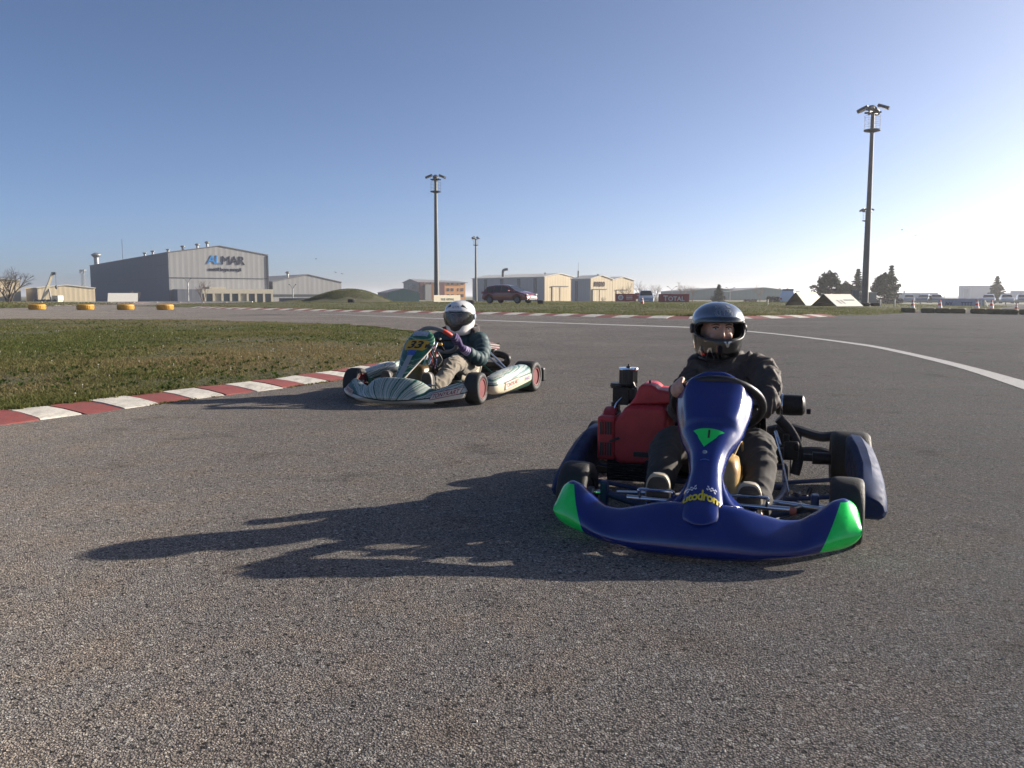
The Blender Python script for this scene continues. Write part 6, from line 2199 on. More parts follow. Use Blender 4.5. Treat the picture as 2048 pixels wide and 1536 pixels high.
def sporty_pod(parent, s, mat):
    stn = [(-0.44, 0.600, 0.665, 0.110, 0.205), (-0.42, 0.575, 0.690, 0.075, 0.245), (-0.35, 0.565, 0.700, 0.062, 0.262), (-0.15, 0.560, 0.702, 0.055, 0.262), (0.05, 0.555, 0.702, 0.055, 0.252), (0.22, 0.550, 0.700, 0.056, 0.232), (0.33, 0.550, 0.690, 0.062, 0.205), (0.38, 0.560, 0.670, 0.080, 0.18), (0.395, 0.580, 0.650, 0.10, 0.155)]
    rings = []
    for x, yi, yo, zb, zt in stn:
        h = zt - zb
        ring = []
        for k in range(20):
            a = 2 * math.pi * k / 20
            ca, sa = math.cos(a), math.sin(a)
            yy = (yi + yo) / 2 + (yo - yi) / 2 * math.copysign(abs(ca) ** 0.55, ca)
            zz = (zb + zt) / 2 + h / 2 * math.copysign(abs(sa) ** 0.6, sa)
            yy -= max(0, (zz - (zb + h * 0.55))) * 0.25 * (1 if ca > 0 else 0)
            ring.append(Vector((x, s * yy, zz)))
        rings.append(ring)
    o = MB().ring_loft(rings).build('side_pod', mat, parent, smooth=60)
    for x in (-0.2, 0.15):
        MB().tube([(x, s * 0.30, 0.07), (x, s * 0.60, 0.11)], 0.010, 8).build('pod_bar', M_CHROME, parent)
    return o


gp = sporty_pod(KG, 1, M_GPOD)
sporty_pod(KG, -1, M_GPOD)


def pod_text(text, x0, x1, z0, z1, mat, slope, frame=False):
    def S(a, b, lift):
        x = x0 + (x1 - x0) * a
        zm = z0 + (z1 - z0) * b + slope * (x - x0)
        return (x, 0.7005 + lift, zm)
    if frame:
        V, Fc = dense_quad(0, 1, 0, 1, 2, lambda a, b: S(-0.05 + 1.1 * a, -0.35 + 1.7 * b, 0.0022))
        MB().add(V, Fc).build('label_frame', mat, gp, smooth=0)
        V, Fc = dense_quad(0, 1, 0, 1, 2, lambda a, b: S(-0.035 + 1.07 * a, -0.22 + 1.44 * b, 0.0034))
        MB().add(V, Fc).build('label_ground', M_TKPALE, gp, smooth=0)
    tv, tf = text_geo(text, 1.0, 0, bold=0.02)
    xa, xb = min(v.x for v in tv), max(v.x for v in tv)
    ya, yb = min(v.y for v in tv), max(v.y for v in tv)
    MB().add([S((v.x - xa) / (xb - xa), (v.y - ya) / (yb - ya), 0.0048) for v in tv], tf).build('lettering', mat, gp, smooth=0)


pod_text('TONYKART', 0.22, -0.06, 0.105, 0.142, M_TKRED, -0.08, True)
pod_text('SPARCO', -0.20, -0.34, 0.128, 0.158, plain('violet_print', (0.16, 0.10, 0.3), 0.5), -0.08)
# exhaust loop, rear bumper, seat stays and far-side engine
MB().tube(smooth_path([(-0.56, -0.12, 0.315), (-0.60, 0.1, 0.322), (-0.62, 0.27, 0.325), (-0.64, 0.345, 0.30), (-0.64, 0.355, 0.265), (-0.64, 0.33, 0.235), (-0.62, 0.25, 0.222), (-0.58, 0.05, 0.215)], 60), 0.032, 12).build('exhaust', M_BLACKMET, KG)
MB().tube([(-0.60, 0.02, 0.33), (-0.61, 0.24, 0.335)], 0.036, 10, flat=1.2).build('exhaust_shield', M_BLACKMET, KG)
for dy in (0.0, 0.06):
    MB().tube([(-0.38 - dy, 0.19 + dy, 0.385 - dy * 0.3), (-0.50, 0.375 + dy * 0.6, 0.195)], 0.009, 10).build('seat_stay', M_CHROME, KG)
MB().lathe([(0.015, -0.015), (0.015, 0.015)], T(-0.50, 0.39, 0.195) @ rot('X', 90), 12).build('stay_clamp', M_CHROME, KG)
MB().tube([(-0.36, 0.21, 0.26), (-0.46, 0.36, 0.10)], 0.008, 8).build('seat_stay', M_FRAMEGREEN, KG)
MB().box((-0.77, 0, 0.135), (0.05, 1.36, 0.125)).build('rear_bumper', M_BLACKPL, KG, smooth=0, bevel=0.012)
for s in (-1, 1):
    MB().tube([(-0.6, s * 0.3, 0.08), (-0.76, s * 0.3, 0.13)], 0.013, 8).build('bumper_bar', M_CHROME, KG)
ge = MB()
ge.box((-0.22, -0.36, 0.17), (0.24, 0.18, 0.2)); ge.box((-0.22, -0.36, 0.31), (0.13, 0.13, 0.1))
for k in range(6):
    ge.box((-0.22, -0.36, 0.275 + 0.014 * k), (0.17, 0.16, 0.006))
ge.build('engine', M_BLACKMET, KG, smooth=0, bevel=0.006)
ft = []
for z, k in ((0.05, 0.9), (0.07, 1.0), (0.26, 0.95), (0.29, 0.7)):
    ft.append([Vector((0.40 + 0.12 * k * math.copysign(abs(math.cos(a)) ** 0.5, math.cos(a)), 0.09 * k * math.copysign(abs(math.sin(a)) ** 0.5, math.sin(a)), z)) for a in np.linspace(0, 2 * math.pi, 25)[:-1]])
MB().ring_loft(ft).build('fuel_tank', plain('dark_amber_tank', (0.10, 0.06, 0.02), 0.35), KG, smooth=60)
# ------------------------------------------------------------------ drivers
def fabric(name, col, rough=0.85, sheen=0.2, weave=420, vary=0.18):
    m, nt, b = new_mat(name)
    tc = nd(nt, 'ShaderNodeTexCoord')
    P = tc.outputs['Object']
    c = ramp(nt, noise_n(nt, P, 11, 5), [(0.3, tuple(v * (1 - vary) for v in col)), (0.7, tuple(v * (1 + vary) for v in col))])
    nt.links.new(c, b.inputs['Base Color'])
    b.inputs['Roughness'].default_value = rough
    b.inputs['Sheen Weight'].default_value = sheen
    bump(nt, b, noise_n(nt, P, weave, 2), 0.12, 0.002)
    return m


def skin_mat():
    m, nt, b = new_mat('skin')
    tc = nd(nt, 'ShaderNodeTexCoord')
    c = ramp(nt, noise_n(nt, tc.outputs['Object'], 30, 4), [(0.3, (0.42, 0.235, 0.165)), (0.7, (0.52, 0.31, 0.225))])
    nt.links.new(c, b.inputs['Base Color'])
    b.inputs['Roughness'].default_value = 0.5
    b.inputs['Subsurface Weight'].default_value = 0.15
    b.inputs['Subsurface Radius'].default_value = (0.012, 0.005, 0.003)
    return m


M_SKIN = skin_mat()
M_EYE = plain('eye_white', (0.6, 0.58, 0.55), 0.2)
M_IRIS = plain('dark_iris', (0.02, 0.012, 0.008), 0.1)
M_BROW = plain('dark_hair', (0.015, 0.01, 0.008), 0.7)


def remeshed(mb, voxel, smooth_it=4):
    o = mb.build('tmp', M_SKIN, smooth=0)
    md = o.modifiers.new('r', 'REMESH')
    md.mode = 'VOXEL'
    md.voxel_size = voxel
    ms = o.modifiers.new('s', 'SMOOTH')
    ms.iterations = smooth_it
    ms.factor = 0.5
    bpy.context.view_layer.update()
    me = evaluated_mesh(o)
    bpy.data.objects.remove(o)
    return me


def seg_param(P, line):
    """Arc length along the nearest part of a polyline, and the distance to it, for many points."""
    line = [np.array(tuple(p), float) for p in line]
    best = np.full(len(P), 1e9)
    s_out = np.zeros(len(P))
    acc = 0.0
    for a, b in zip(line[:-1], line[1:]):
        ab = b - a
        L = np.linalg.norm(ab)
        t = np.clip(((P - a) @ ab) / (L * L), 0, 1)
        d = np.linalg.norm(P - (a + t[:, None] * ab), axis=1)
        upd = d < best
        best[upd] = d[upd]
        s_out[upd] = acc + t[upd] * L
        acc += L
    return s_out, best


def garment(name, mb, voxel, mat, parent, lines, lam, amp, mode='fold', seed=0.0, fine=0.004, smooth_it=4):
    me = remeshed(mb, voxel, smooth_it)
    n = len(me.vertices)
    P = np.empty(n * 3); me.vertices.foreach_get('co', P); P = P.reshape(-1, 3)
    N = np.empty(n * 3); me.vertices.foreach_get('normal', N); N = N.reshape(-1, 3)
    S = np.zeros(n); D = np.full(n, 1e9)
    for k, ln in enumerate(lines):
        s, d = seg_param(P, ln)
        u = d < D
        S[u] = s[u] + k * 1.37; D[u] = d[u]
    nz = np.array([mnoise.noise((p[0] * 7 + seed, p[1] * 7, p[2] * 7)) for p in P])
    nf = np.array([mnoise.noise((p[0] * 24 + seed, p[1] * 24, p[2] * 24 + 4)) for p in P])
    if mode == 'puff':
        w = np.abs(np.sin(np.pi * S / lam + 0.7 * nz)) ** 0.6
        disp = amp * (w - 0.55) + fine * nf
    else:
        k = 1.0 / lam
        r1 = np.array([mnoise.noise((s_ * k + 2.0 * z_ + seed, p[1] * 5 + p[0] * 3, p[2] * 5 - p[0] * 2)) for s_, z_, p in zip(S, nz, P)])
        r2 = np.array([mnoise.noise((s_ * k * 2.1 + 2.5 * z_ + seed + 31, p[1] * 9 - p[2] * 5, p[0] * 8)) for s_, z_, p in zip(S, nz, P)])
        ridge = (1 - np.abs(r1) * 2.2).clip(0, 1) ** 1.6
        ridge2 = (1 - np.abs(r2) * 2.4).clip(0, 1) ** 1.8
        disp = amp * (ridge - 0.45) + 0.45 * amp * (ridge2 - 0.35) + fine * nz + fine * 0.3 * nf
    P2 = P + N * disp[:, None]
    me.vertices.foreach_set('co', P2.reshape(-1))
    me.materials.clear()
    me.materials.append(mat)
    me.polygons.foreach_set('use_smooth', [True] * len(me.polygons))
    me.update()
    me.name = name
    o = bpy.data.objects.new(name, me)
    COL.objects.link(o)
    o.parent = parent
    return o


def ball(mb, c, r, M=None, sc=(1, 1, 1), n=12):
    prof = [(r * math.sin(math.pi * k / n), -r * math.cos(math.pi * k / n)) for k in range(n + 1)]
    prof[0] = (1e-4, -r); prof[-1] = (1e-4, r)
    S = Matrix.Diagonal((*sc, 1))
    mb.lathe(prof, (M if M is not None else Matrix.Identity(4)) @ T(*c) @ S, 18)


def gripping_hand(mb, c, R, tilt, ang, wrist, mirror=1, scale=1.0, base=None):
    """Palm, four curled fingers and a thumb round the steering-wheel rim at angle ang (deg)."""
    a = math.radians(ang)
    tl = math.radians(tilt)
    ex = Vector((math.cos(tl), 0, math.sin(tl)))
    ey = Vector((0, 1, 0))
    nv = Vector((-math.sin(tl), 0, math.cos(tl)))           # towards the driver
    rim = Vector(c) + ex * R * math.cos(a) + ey * R * math.sin(a)
    rd = (ex * math.cos(a) + ey * math.sin(a)).normalized()
    td = (-ex * math.sin(a) + ey * math.cos(a)).normalized() * mirror
    w = Vector(wrist)
    knuck = []
    for k in range(4):
        off = (-0.031 + 0.0205 * k) * scale
        ln = (0.92, 1.0, 0.98, 0.82)[k]
        o = rim + td * off
        k0 = o + rd * 0.020 + nv * 0.026 * scale
        knuck.append(k0)
        pth = [k0, o + rd * 0.031 * ln - nv * 0.001, o + rd * 0.017 - nv * 0.026 * ln, o - rd * 0.010 * ln - nv * 0.025 * ln]
        mb.tube(smooth_path(pth, 12), [0.0098 * scale - 0.00018 * q for q in range(13)], 8)
        ball(mb, tuple(pth[-1]), 0.0076 * scale)
    mid = (knuck[0] + knuck[1] + knuck[2] + knuck[3]) / 4
    pal = mid.lerp(w, 0.45)
    for k in knuck:
        mb.tube([k, k.lerp(pal, 0.6), w], [0.012 * scale, 0.016 * scale, 0.021 * scale], 8)
    th0 = pal - rd * 0.012 - td * 0.012
    mb.tube(smooth_path([th0, rim - rd * 0.014 + nv * 0.020 - td * 0.040, rim - rd * 0.004 + nv * 0.014 - td * 0.066], 10), [0.013 * scale, 0.0125 * scale, 0.012 * scale, 0.0118 * scale, 0.0114 * scale, 0.011 * scale, 0.0106 * scale, 0.0102 * scale, 0.0098 * scale, 0.0094 * scale, 0.009 * scale], 8)
    return mid


def helmet_fn(sc=1.0):
    Zt = [-0.140, -0.128, -0.10, -0.05, 0.0, 0.05, 0.09, 0.12, 0.138, 0.1435]
    Wt = [0.078, 0.098, 0.112, 0.122, 0.129, 0.128, 0.112, 0.083, 0.043, 0.002]
    Ft = [0.105, 0.140, 0.158, 0.160, 0.152, 0.142, 0.118, 0.083, 0.042, 0.002]
    Bt = [0.085, 0.105, 0.122, 0.140, 0.155, 0.158, 0.142, 0.108, 0.056, 0.002]
    zz = np.linspace(Zt[0], Zt[-1], 400)

    def sm(v):
        w = np.interp(zz, Zt, v)
        k = np.ones(25) / 25
        wp = np.concatenate([np.full(12, w[0]), w, 2 * w[-1] - w[-2:-14:-1]])
        r = np.convolve(wp, k, 'valid')
        f = np.clip((zz - 0.10) / 0.04, 0, 1)
        cap = np.sqrt(np.clip(1 - ((zz - 0.05) / (Zt[-1] - 0.05)).clip(0, 1) ** 2, 0, 1))
        b = np.interp(0.05, zz, r)
        return np.where(zz > 0.05, b * cap ** 0.96, r)
    W_, F_, B_ = sm(Wt), sm(Ft), sm(Bt)

    def fn(phi, z, k=1.0):
        w, f, b = np.interp(z, zz, W_), np.interp(z, zz, F_), np.interp(z, zz, B_)
        c, s = math.cos(phi), math.sin(phi)
        x = (f if c > 0 else b) * c
        return Vector((x * k, w * s * k, z * k)) * sc
    return fn


def port_edges(phi, half, mid, h_up, h_lo):
    u = min(1.0, abs(phi) / half)
    e = (1 - u ** 3.2) ** 0.5 if u < 1 else 0.0
    return mid - h_lo * e - 0.0005, mid + h_up * e + 0.0005


def helmet(parent, c, R3, mats, sc=1.0, visor='open', name='helmet'):
    """Full-face helmet: shell with an eye port, padded lining, port trim, visor, side pivots."""
    fn = helmet_fn(sc)
    HM = Matrix.Translation(c) @ R3.to_4x4()
    half, mid, hu, hl = math.radians(76), 0.010, (0.047 if visor == 'open' else 0.054), (0.042 if visor == 'open' else 0.052)

    def shell(k, grow=0.0, n=112, n1=20, n3=34):
        mb = MB()
        cols = []
        for i in range(n):
            phi = -math.pi + 2 * math.pi * (i + 0.5) / n
            lo, hi = port_edges(phi, half + grow, mid, hu + grow * 0.06, hl + grow * 0.06)
            zl = [-0.138 + (lo + 0.138) * (q / n1) for q in range(n1 + 1)]
            zu = [hi + (0.1432 - hi) * (1 - (1 - q / n3) ** 1.6) for q in range(n3 + 1)]
            cols.append([HM @ fn(phi, z, k) for z in zl] + [HM @ fn(phi, z, k) for z in zu])
        m = len(cols[0])
        for cl_ in cols:
            mb.v.extend([tuple(p) for p in cl_])
        for i in range(n):
            a, b = i * m, ((i + 1) % n) * m
            for q in range(m - 1):
                if q == n1:
                    phi = -math.pi + 2 * math.pi * (i + 1.0) / n
                    if abs(phi) < half + grow: continue
                mb.f.append((a + q, b + q, b + q + 1, a + q + 1)); mb.m.append(0)
        return mb
    sh = shell(1.0).build(name, mats['shell'], parent, smooth=180, solid=0.008)
    bm = bmesh.new(); bm.from_mesh(sh.data)
    bmesh.ops.remove_doubles(bm, verts=bm.verts, dist=0.0006)
    bmesh.ops.recalc_face_normals(bm, faces=bm.faces)
    bm.to_mesh(sh.data); bm.free()
    sh.data.polygons.foreach_set('use_smooth', [True] * len(sh.data.polygons))
    ln = shell(0.93, -0.06).build('lining', M_BLACKPL, sh, smooth=180)
    # rubber trim round the port
    pts = []
    for s in (1, -1):
        rg = np.linspace(-half * 0.999, half * 0.999, 40)
        for phi in (rg if s > 0 else rg[::-1]):
            lo, hi = port_edges(phi, half, mid, hu, hl)
            pts.append(HM @ fn(phi, hi if s > 0 else lo, 1.0))
    MB().tube(pts, 0.0042 * sc, 6, closed=True).build('port_trim', M_BLACKPL, sh)
    # neck roll
    MB().tube([HM @ fn(p, -0.138, 0.985) for p in np.linspace(-math.pi, math.pi, 49)[:-1]], 0.008 * sc, 8, closed=True).build('neck_roll', M_BLACKPL, sh)

    def visor_mesh(z_of, k, span, nz=12, nphi=50):
        mb = MB()
        for i in range(nphi + 1):
            phi = -span + 2 * span * i / nphi
            z0, z1 = z_of(phi)
            for q in range(nz + 1):
                mb.v.append(tuple(HM @ fn(phi, z0 + (z1 - z0) * q / nz, k)))
        m = nz + 1
        for i in range(nphi):
            for q in range(nz):
                mb.f.append((i * m + q, (i + 1) * m + q, (i + 1) * m + q + 1, i * m + q + 1)); mb.m.append(0)
        return mb
    if visor == 'closed':
        def zf(phi):
            lo, hi = port_edges(phi, half + 0.10, mid, hu + 0.006, hl + 0.008)
            return lo, hi
        visor_mesh(zf, 1.022, half + 0.08).build('visor', mats['visor'], sh, smooth=180)
    else:
        def zf(phi):
            lo, hi = port_edges(phi, half + 0.12, mid, hu + 0.002, hl)
            up = port_edges(phi, half + 0.16, mid, hu + 0.020, hl)[1]
            return hi - 0.004, up
        visor_mesh(zf, 1.03, half + 0.1, 6).build('visor', mats['visor'], sh, smooth=180)
    for s in (-1, 1):
        p = fn(s * math.radians(86), 0.012, 1.0)
        MB().lathe([(0.024 * sc, 0), (0.026 * sc, 0.004), (0.022 * sc, 0.010), (0.006, 0.012)], HM @ Matrix.Translation(p) @ rot('X', -90 * s), 22).build('visor_pivot', mats.get('pivot', M_BLACKPL), sh, smooth=40)
    return sh, fn, HM


def helmet_patch(fn, HM, pts, faces, mat, parent, name, k=1.006):
    """Flat print laid on the shell: pts are (phi, z)."""
    MB().add([HM @ fn(p, z, k) for p, z in pts], faces).build(name, mat, parent, smooth=0)


def helmet_text(fn, HM, s, size, phi0, z0, mat, parent, k=1.008, **kw):
    tv, tf = text_geo(s, size, 0, **kw)
    helmet_patch(fn, HM, [(phi0 + v.x / 0.145, z0 + v.y * 0.75) for v in tv], tf, mat, parent, 'lettering', k)


def head_shapes(mb, c, R3, sc=1.0):
    M = Matrix.Translation(c) @ R3.to_4x4() @ Matrix.Scale(sc, 4)
    ball(mb, (0, 0, 0.01), 1.0, M, (0.098, 0.074, 0.112), 20)
    ball(mb, (0.022, 0, -0.055), 1.0, M, (0.066, 0.058, 0.062), 14)
    mb.tube([M @ Vector(p) for p in ((0.092, 0, 0.032), (0.104, 0, 0.010), (0.113, 0, -0.010), (0.100, 0, -0.020))], [0.007 * sc, 0.0085 * sc, 0.0115 * sc, 0.009 * sc], 10)
    for s in (-1, 1):
        ball(mb, (0.072, s * 0.036, -0.016), 0.022, M, (0.75, 1, 0.9))
        mb.tube([M @ Vector(p) for p in ((0.094, s * 0.012, 0.043), (0.090, s * 0.034, 0.048), (0.074, s * 0.056, 0.040))], 0.0075 * sc, 8)
        ball(mb, (-0.005, s * 0.077, 0.0), 0.02, M, (0.6, 0.4, 1.2))
    mb.tube([M @ Vector(p) for p in ((0.082, 0.022, -0.048), (0.090, 0, -0.051), (0.082, -0.022, -0.048))], 0.007 * sc, 8)
    return M


def eyes(parent, M, sc=1.0, squint=0.7):
    for s in (-1, 1):
        e = MB()
        ball(e, (0.0845, s * 0.0315, 0.0225), 0.0115, M, (0.8, 1.1, squint))
        eo = e.build('eye', M_EYE, parent)
        i_ = MB()
        ball(i_, (0.0915, s * 0.0315, 0.0225), 0.0052, M, (0.6, 1, squint + 0.2))
        i_.build('iris', M_IRIS, eo)
        MB().tube([M @ Vector(p) for p in ((0.0945, s * 0.018, 0.0285), (0.096, s * 0.031, 0.0325), (0.090, s * 0.046, 0.0265))], 0.0024 * sc, 6).build('eyelash', M_BROW, eo)
        MB().tube([M @ Vector(p) for p in ((0.1005, s * 0.015, 0.0405), (0.0985, s * 0.033, 0.0465), (0.085, s * 0.053, 0.0395))], [0.0022 * sc, 0.0026 * sc, 0.0014 * sc], 6).build('eyebrow', M_BROW, parent)


def shoe(parent, base, toe, half_w, m_up, m_rim, m_sole):
    """Shoe seen from its sole: base = heel, toe = tip; the sole faces forward (+x)."""
    b, t = Vector(base), Vector(toe)
    ax = (t - b)
    L = ax.length
    ax.normalize()
    side = Vector((0, 1, 0))
    fw = side.cross(ax).normalized()
    if fw.x < 0: fw = -fw
    out = []
    for k in range(28):
        a = 2 * math.pi * k / 28
        u = 0.5 - 0.5 * math.cos(a)
        w = half_w * (0.80 + 0.26 * u) * math.copysign(abs(math.sin(a)) ** 0.62, math.sin(a))
        out.append((u * L, w))
    def ring(k, d):
        return [b + ax * (L / 2 + (u - L / 2) * k) + side * w * k + fw * d for u, w in out]
    so = MB().ring_loft([ring(1.0, 0.0), ring(1.0, 0.018), ring(0.985, 0.022)]).build('shoe_sole', m_rim, parent, smooth=50)
    tr = MB().ring_loft([ring(0.90, 0.0215), ring(0.89, 0.0255)])
    for q in range(7):
        u = 0.12 + 0.12 * q
        tr.box(b + ax * L * u + fw * 0.026, (0.006, half_w * 1.3, 0.006), Matrix((fw, side, ax)).transposed().to_4x4())
    tr.build('tread', m_sole, so, smooth=0)
    rings = []
    for d, k in ((0.001, 0.97), (-0.02, 0.98), (-0.045, 0.88), (-0.06, 0.62), (-0.066, 0.3)):
        rings.append([p - ax * 0.02 * (0.98 - k) for p in ring(k, d)])
    MB().ring_loft(rings).build('shoe', m_up, parent, smooth=60)


# --- driver of the blue kart
PB = empty('person', KB.location, KB.rotation_euler.z, KB.scale[0])
tag(PB, 'driver in black jacket and dark glossy helmet seated in the blue kart', 'person')
M_BLKJACKET = fabric('black_brown_nylon', (0.050, 0.039, 0.034), 0.75, 0.0)
M_BLKTROUS = fabric('charcoal_cotton', (0.040, 0.037, 0.035), 0.9, 0.0)
hc = Vector((-0.235, -0.022, 0.788))
hr = Matrix.Rotation(math.radians(17), 3, 'Z') @ Matrix.Rotation(math.radians(4), 3, 'Y')
armL = [(-0.245, 0.12, 0.605), (-0.22, 0.178, 0.598), (-0.14, 0.210, 0.550), (-0.05, 0.210, 0.478), (0.01, 0.165, 0.445), (0.065, 0.110, 0.410)]
armR = [(-0.245, -0.10, 0.580), (-0.22, -0.128, 0.550), (-0.12, -0.152, 0.48), (0.0, -0.158, 0.430), (0.11, -0.155, 0.47), (0.225, -0.145, 0.538)]
tor = [(-0.30, 0, 0.13), (-0.30, 0.005, 0.25), (-0.285, 0.015, 0.37), (-0.27, 0.025, 0.48), (-0.255, 0.020, 0.57), (-0.25, 0.0, 0.635), (-0.245, -0.015, 0.675)]
j = MB()
j.tube(smooth_path(tor, 24), [interp(k, [0, 4, 8, 12, 16, 20, 24], [0.155, 0.155, 0.155, 0.158, 0.155, 0.112, 0.084]) for k in range(25)], 20, flat=0.75)
for arm in (armL, armR):
    sp_ = smooth_path(arm, 20)
    j.tube(sp_, [interp(k / (len(sp_) - 1), [0, 0.2, 0.45, 0.65, 0.85, 1], [0.076, 0.075, 0.064, 0.057, 0.047, 0.041]) for k in range(len(sp_))], 16)
    ball(j, arm[1], 0.072)
j.tube(smooth_path([(-0.33, 0.05, 0.66), (-0.30, 0.12, 0.655), (-0.24, 0.13, 0.645), (-0.19, 0.10, 0.63)], 14), 0.028, 10)
j.tube(smooth_path([(-0.33, -0.07, 0.655), (-0.30, -0.13, 0.645), (-0.24, -0.14, 0.63), (-0.19, -0.11, 0.62)], 14), 0.026, 10)
j.tube(smooth_path([(-0.19, 0.09, 0.63), (-0.155, 0.02, 0.60), (-0.16, -0.05, 0.60), (-0.19, -0.11, 0.62)], 14), 0.022, 10)
ball(j, (-0.36, 0.0, 0.62), 0.075, None, (0.7, 1.3, 0.9))
j.tube([(-0.27, -0.155, 0.17), (-0.27, 0.155, 0.17)], 0.10, 14)
garment('jacket', j, 0.0068, M_BLKJACKET, PB, [armL, armR, tor], 0.056, 0.019, 'fold', 2.0, 0.008, 3)
legL = [(-0.30, 0.09, 0.15), (-0.08, 0.135, 0.225), (0.16, 0.185, 0.290), (0.36, 0.200, 0.215), (0.585, 0.195, 0.105)]
legR = [(-0.30, -0.09, 0.15), (-0.08, -0.135, 0.225), (0.16, -0.190, 0.285), (0.36, -0.195, 0.21), (0.585, -0.182, 0.105)]
tr_ = MB()
for leg in (legL, legR):
    sp_ = smooth_path(leg, 24)
    tr_.tube(sp_, [interp(k / (len(sp_) - 1), [0, 0.25, 0.5, 0.75, 1], [0.105, 0.095, 0.080, 0.066, 0.056]) for k in range(len(sp_))], 16)
tr_.tube([(-0.30, -0.13, 0.15), (-0.30, 0.13, 0.15)], 0.115, 14)
garment('trousers', tr_, 0.0075, M_BLKTROUS, PB, [legL, legR], 0.10, 0.010, 'fold', 7.0, 0.006, 3)
bd = MB()
HMb = head_shapes(bd, hc + hr @ Vector((0.002, 0.0, -0.004)), hr, 0.96)
bd.tube([tuple(hc + Vector((-0.03, 0, -0.04))), (-0.25, -0.012, 0.62), (-0.27, 0, 0.5), (-0.30, 0, 0.2)], [0.055, 0.055, 0.12, 0.11], 14)
for arm, s in ((armL, 1), (armR, -1)):
    bd.tube([(-0.27, s * 0.05, 0.55)] + arm[1:], [0.06, 0.05, 0.045, 0.04, 0.034, 0.027], 10)
for leg, s in ((legL, 1), (legR, -1)):
    bd.tube([(-0.30, s * 0.03, 0.16)] + leg[1:] + [(0.62, leg[-1][1], 0.10)], [0.07, 0.07, 0.055, 0.045, 0.035, 0.03], 10)
WC = (0.235, 0.02, 0.485)
gripping_hand(bd, WC, 0.185, 42, -52, (0.245, -0.152, 0.548), 1, 1.0)
gripping_hand(bd, WC, 0.185, 42, 160, (0.075, 0.10, 0.40), -1, 1.0)
bme = remeshed(bd, 0.0048, 2)
bme.materials.clear(); bme.materials.append(M_SKIN)
bme.polygons.foreach_set('use_smooth', [True] * len(bme.polygons))
bo = bpy.data.objects.new('body', bme); COL.objects.link(bo); bo.parent = PB
eyes(PB, HMb, 1.0, 0.36)
M_SHOEU = fabric('black_suede_shoe', (0.02, 0.018, 0.017), 0.8)
M_SHOERIM = plain('shoe_cream_edge', (0.40, 0.34, 0.24), 0.6)
M_SHOESOLE = plain('brown_rubber_sole', (0.055, 0.045, 0.036), 0.8, bumpv=0.3, bscale=200)
shoe(PB, (0.655, 0.172, 0.050), (0.665, 0.172, 0.248), 0.052, M_SHOEU, M_SHOERIM, M_SHOESOLE)
shoe(PB, (0.655, -0.172, 0.060), (0.665, -0.172, 0.262), 0.052, M_SHOEU, M_SHOERIM, M_SHOESOLE)


def black_shell():
    m, nt, b = new_mat('black_helmet_shell')
    P, x, y, z = obj_xyz(nt)
    mp = nd(nt, 'ShaderNodeMapping'); mp.inputs['Rotation'].default_value = (0.5, 0.2, 0.9); mp.inputs['Scale'].default_value = (3, 14, 5)
    nt.links.new(P, mp.inputs[0])
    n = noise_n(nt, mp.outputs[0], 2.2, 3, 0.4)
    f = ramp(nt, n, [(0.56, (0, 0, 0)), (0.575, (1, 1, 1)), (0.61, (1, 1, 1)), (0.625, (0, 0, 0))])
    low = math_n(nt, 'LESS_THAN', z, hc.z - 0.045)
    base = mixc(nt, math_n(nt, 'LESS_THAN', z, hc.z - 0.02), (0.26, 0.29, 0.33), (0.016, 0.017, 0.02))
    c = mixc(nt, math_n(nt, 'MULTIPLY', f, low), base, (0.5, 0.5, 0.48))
    nt.links.new(c, b.inputs['Base Color'])
    b.inputs['Metallic'].default_value = 0.85
    b.inputs['Roughness'].default_value = 0.26
    b.inputs['Coat Weight'].default_value = 1.0
    b.inputs['Coat Roughness'].default_value = 0.04
    return m


def tinted(name, col, alpha):
    m, nt, b = new_mat(name)
    b.inputs['Base Color'].default_value = (*col, 1)
    b.inputs['Roughness'].default_value = 0.04
    b.inputs['Alpha'].default_value = alpha
    b.inputs['Coat Weight'].default_value = 1.0
    b.inputs['Coat Roughness'].default_value = 0.02
    return m


M_VISD = tinted('dark_visor', (0.008, 0.009, 0.011), 0.86)
hel, hfn, hHM = helmet(PB, hc, hr, {'shell': black_shell(), 'visor': M_VISD}, 0.955, 'open')
M_GREYPR = plain('grey_helmet_print', (0.22, 0.25, 0.30), 0.4)
helmet_text(hfn, hHM, 'GTM', 0.046, 0.0, 0.098, M_GREYPR, hel, bold=0.0, spacing=1.15)
bp = [(-0.42, 0.098), (-0.34, 0.113), (0.34, 0.113), (0.42, 0.098), (0.34, 0.083), (-0.34, 0.083)]
bi = [(p * 0.93, 0.098 + (z - 0.098) * 0.84) for p, z in bp]
V = []
for ring in (bp, bi):
    for q in range(6):
        a, b = ring[q], ring[(q + 1) % 6]
        V += [(a[0] + (b[0] - a[0]) * t / 6, a[1] + (b[1] - a[1]) * t / 6) for t in range(6)]
helmet_patch(hfn, hHM, V, [(i, (i + 1) % 36, 36 + (i + 1) % 36, 36 + i) for i in range(36)], M_GREYPR, hel, 'badge_outline', 1.008)
for s in (-1, 1):
    helmet_patch(hfn, hHM, [(s * 0.26, 0.122), (s * 0.46, 0.118), (s * 0.46, 0.128), (s * 0.30, 0.131)], [(0, 1, 2, 3)], M_GREYPR, hel, 'top_vent', 1.01)

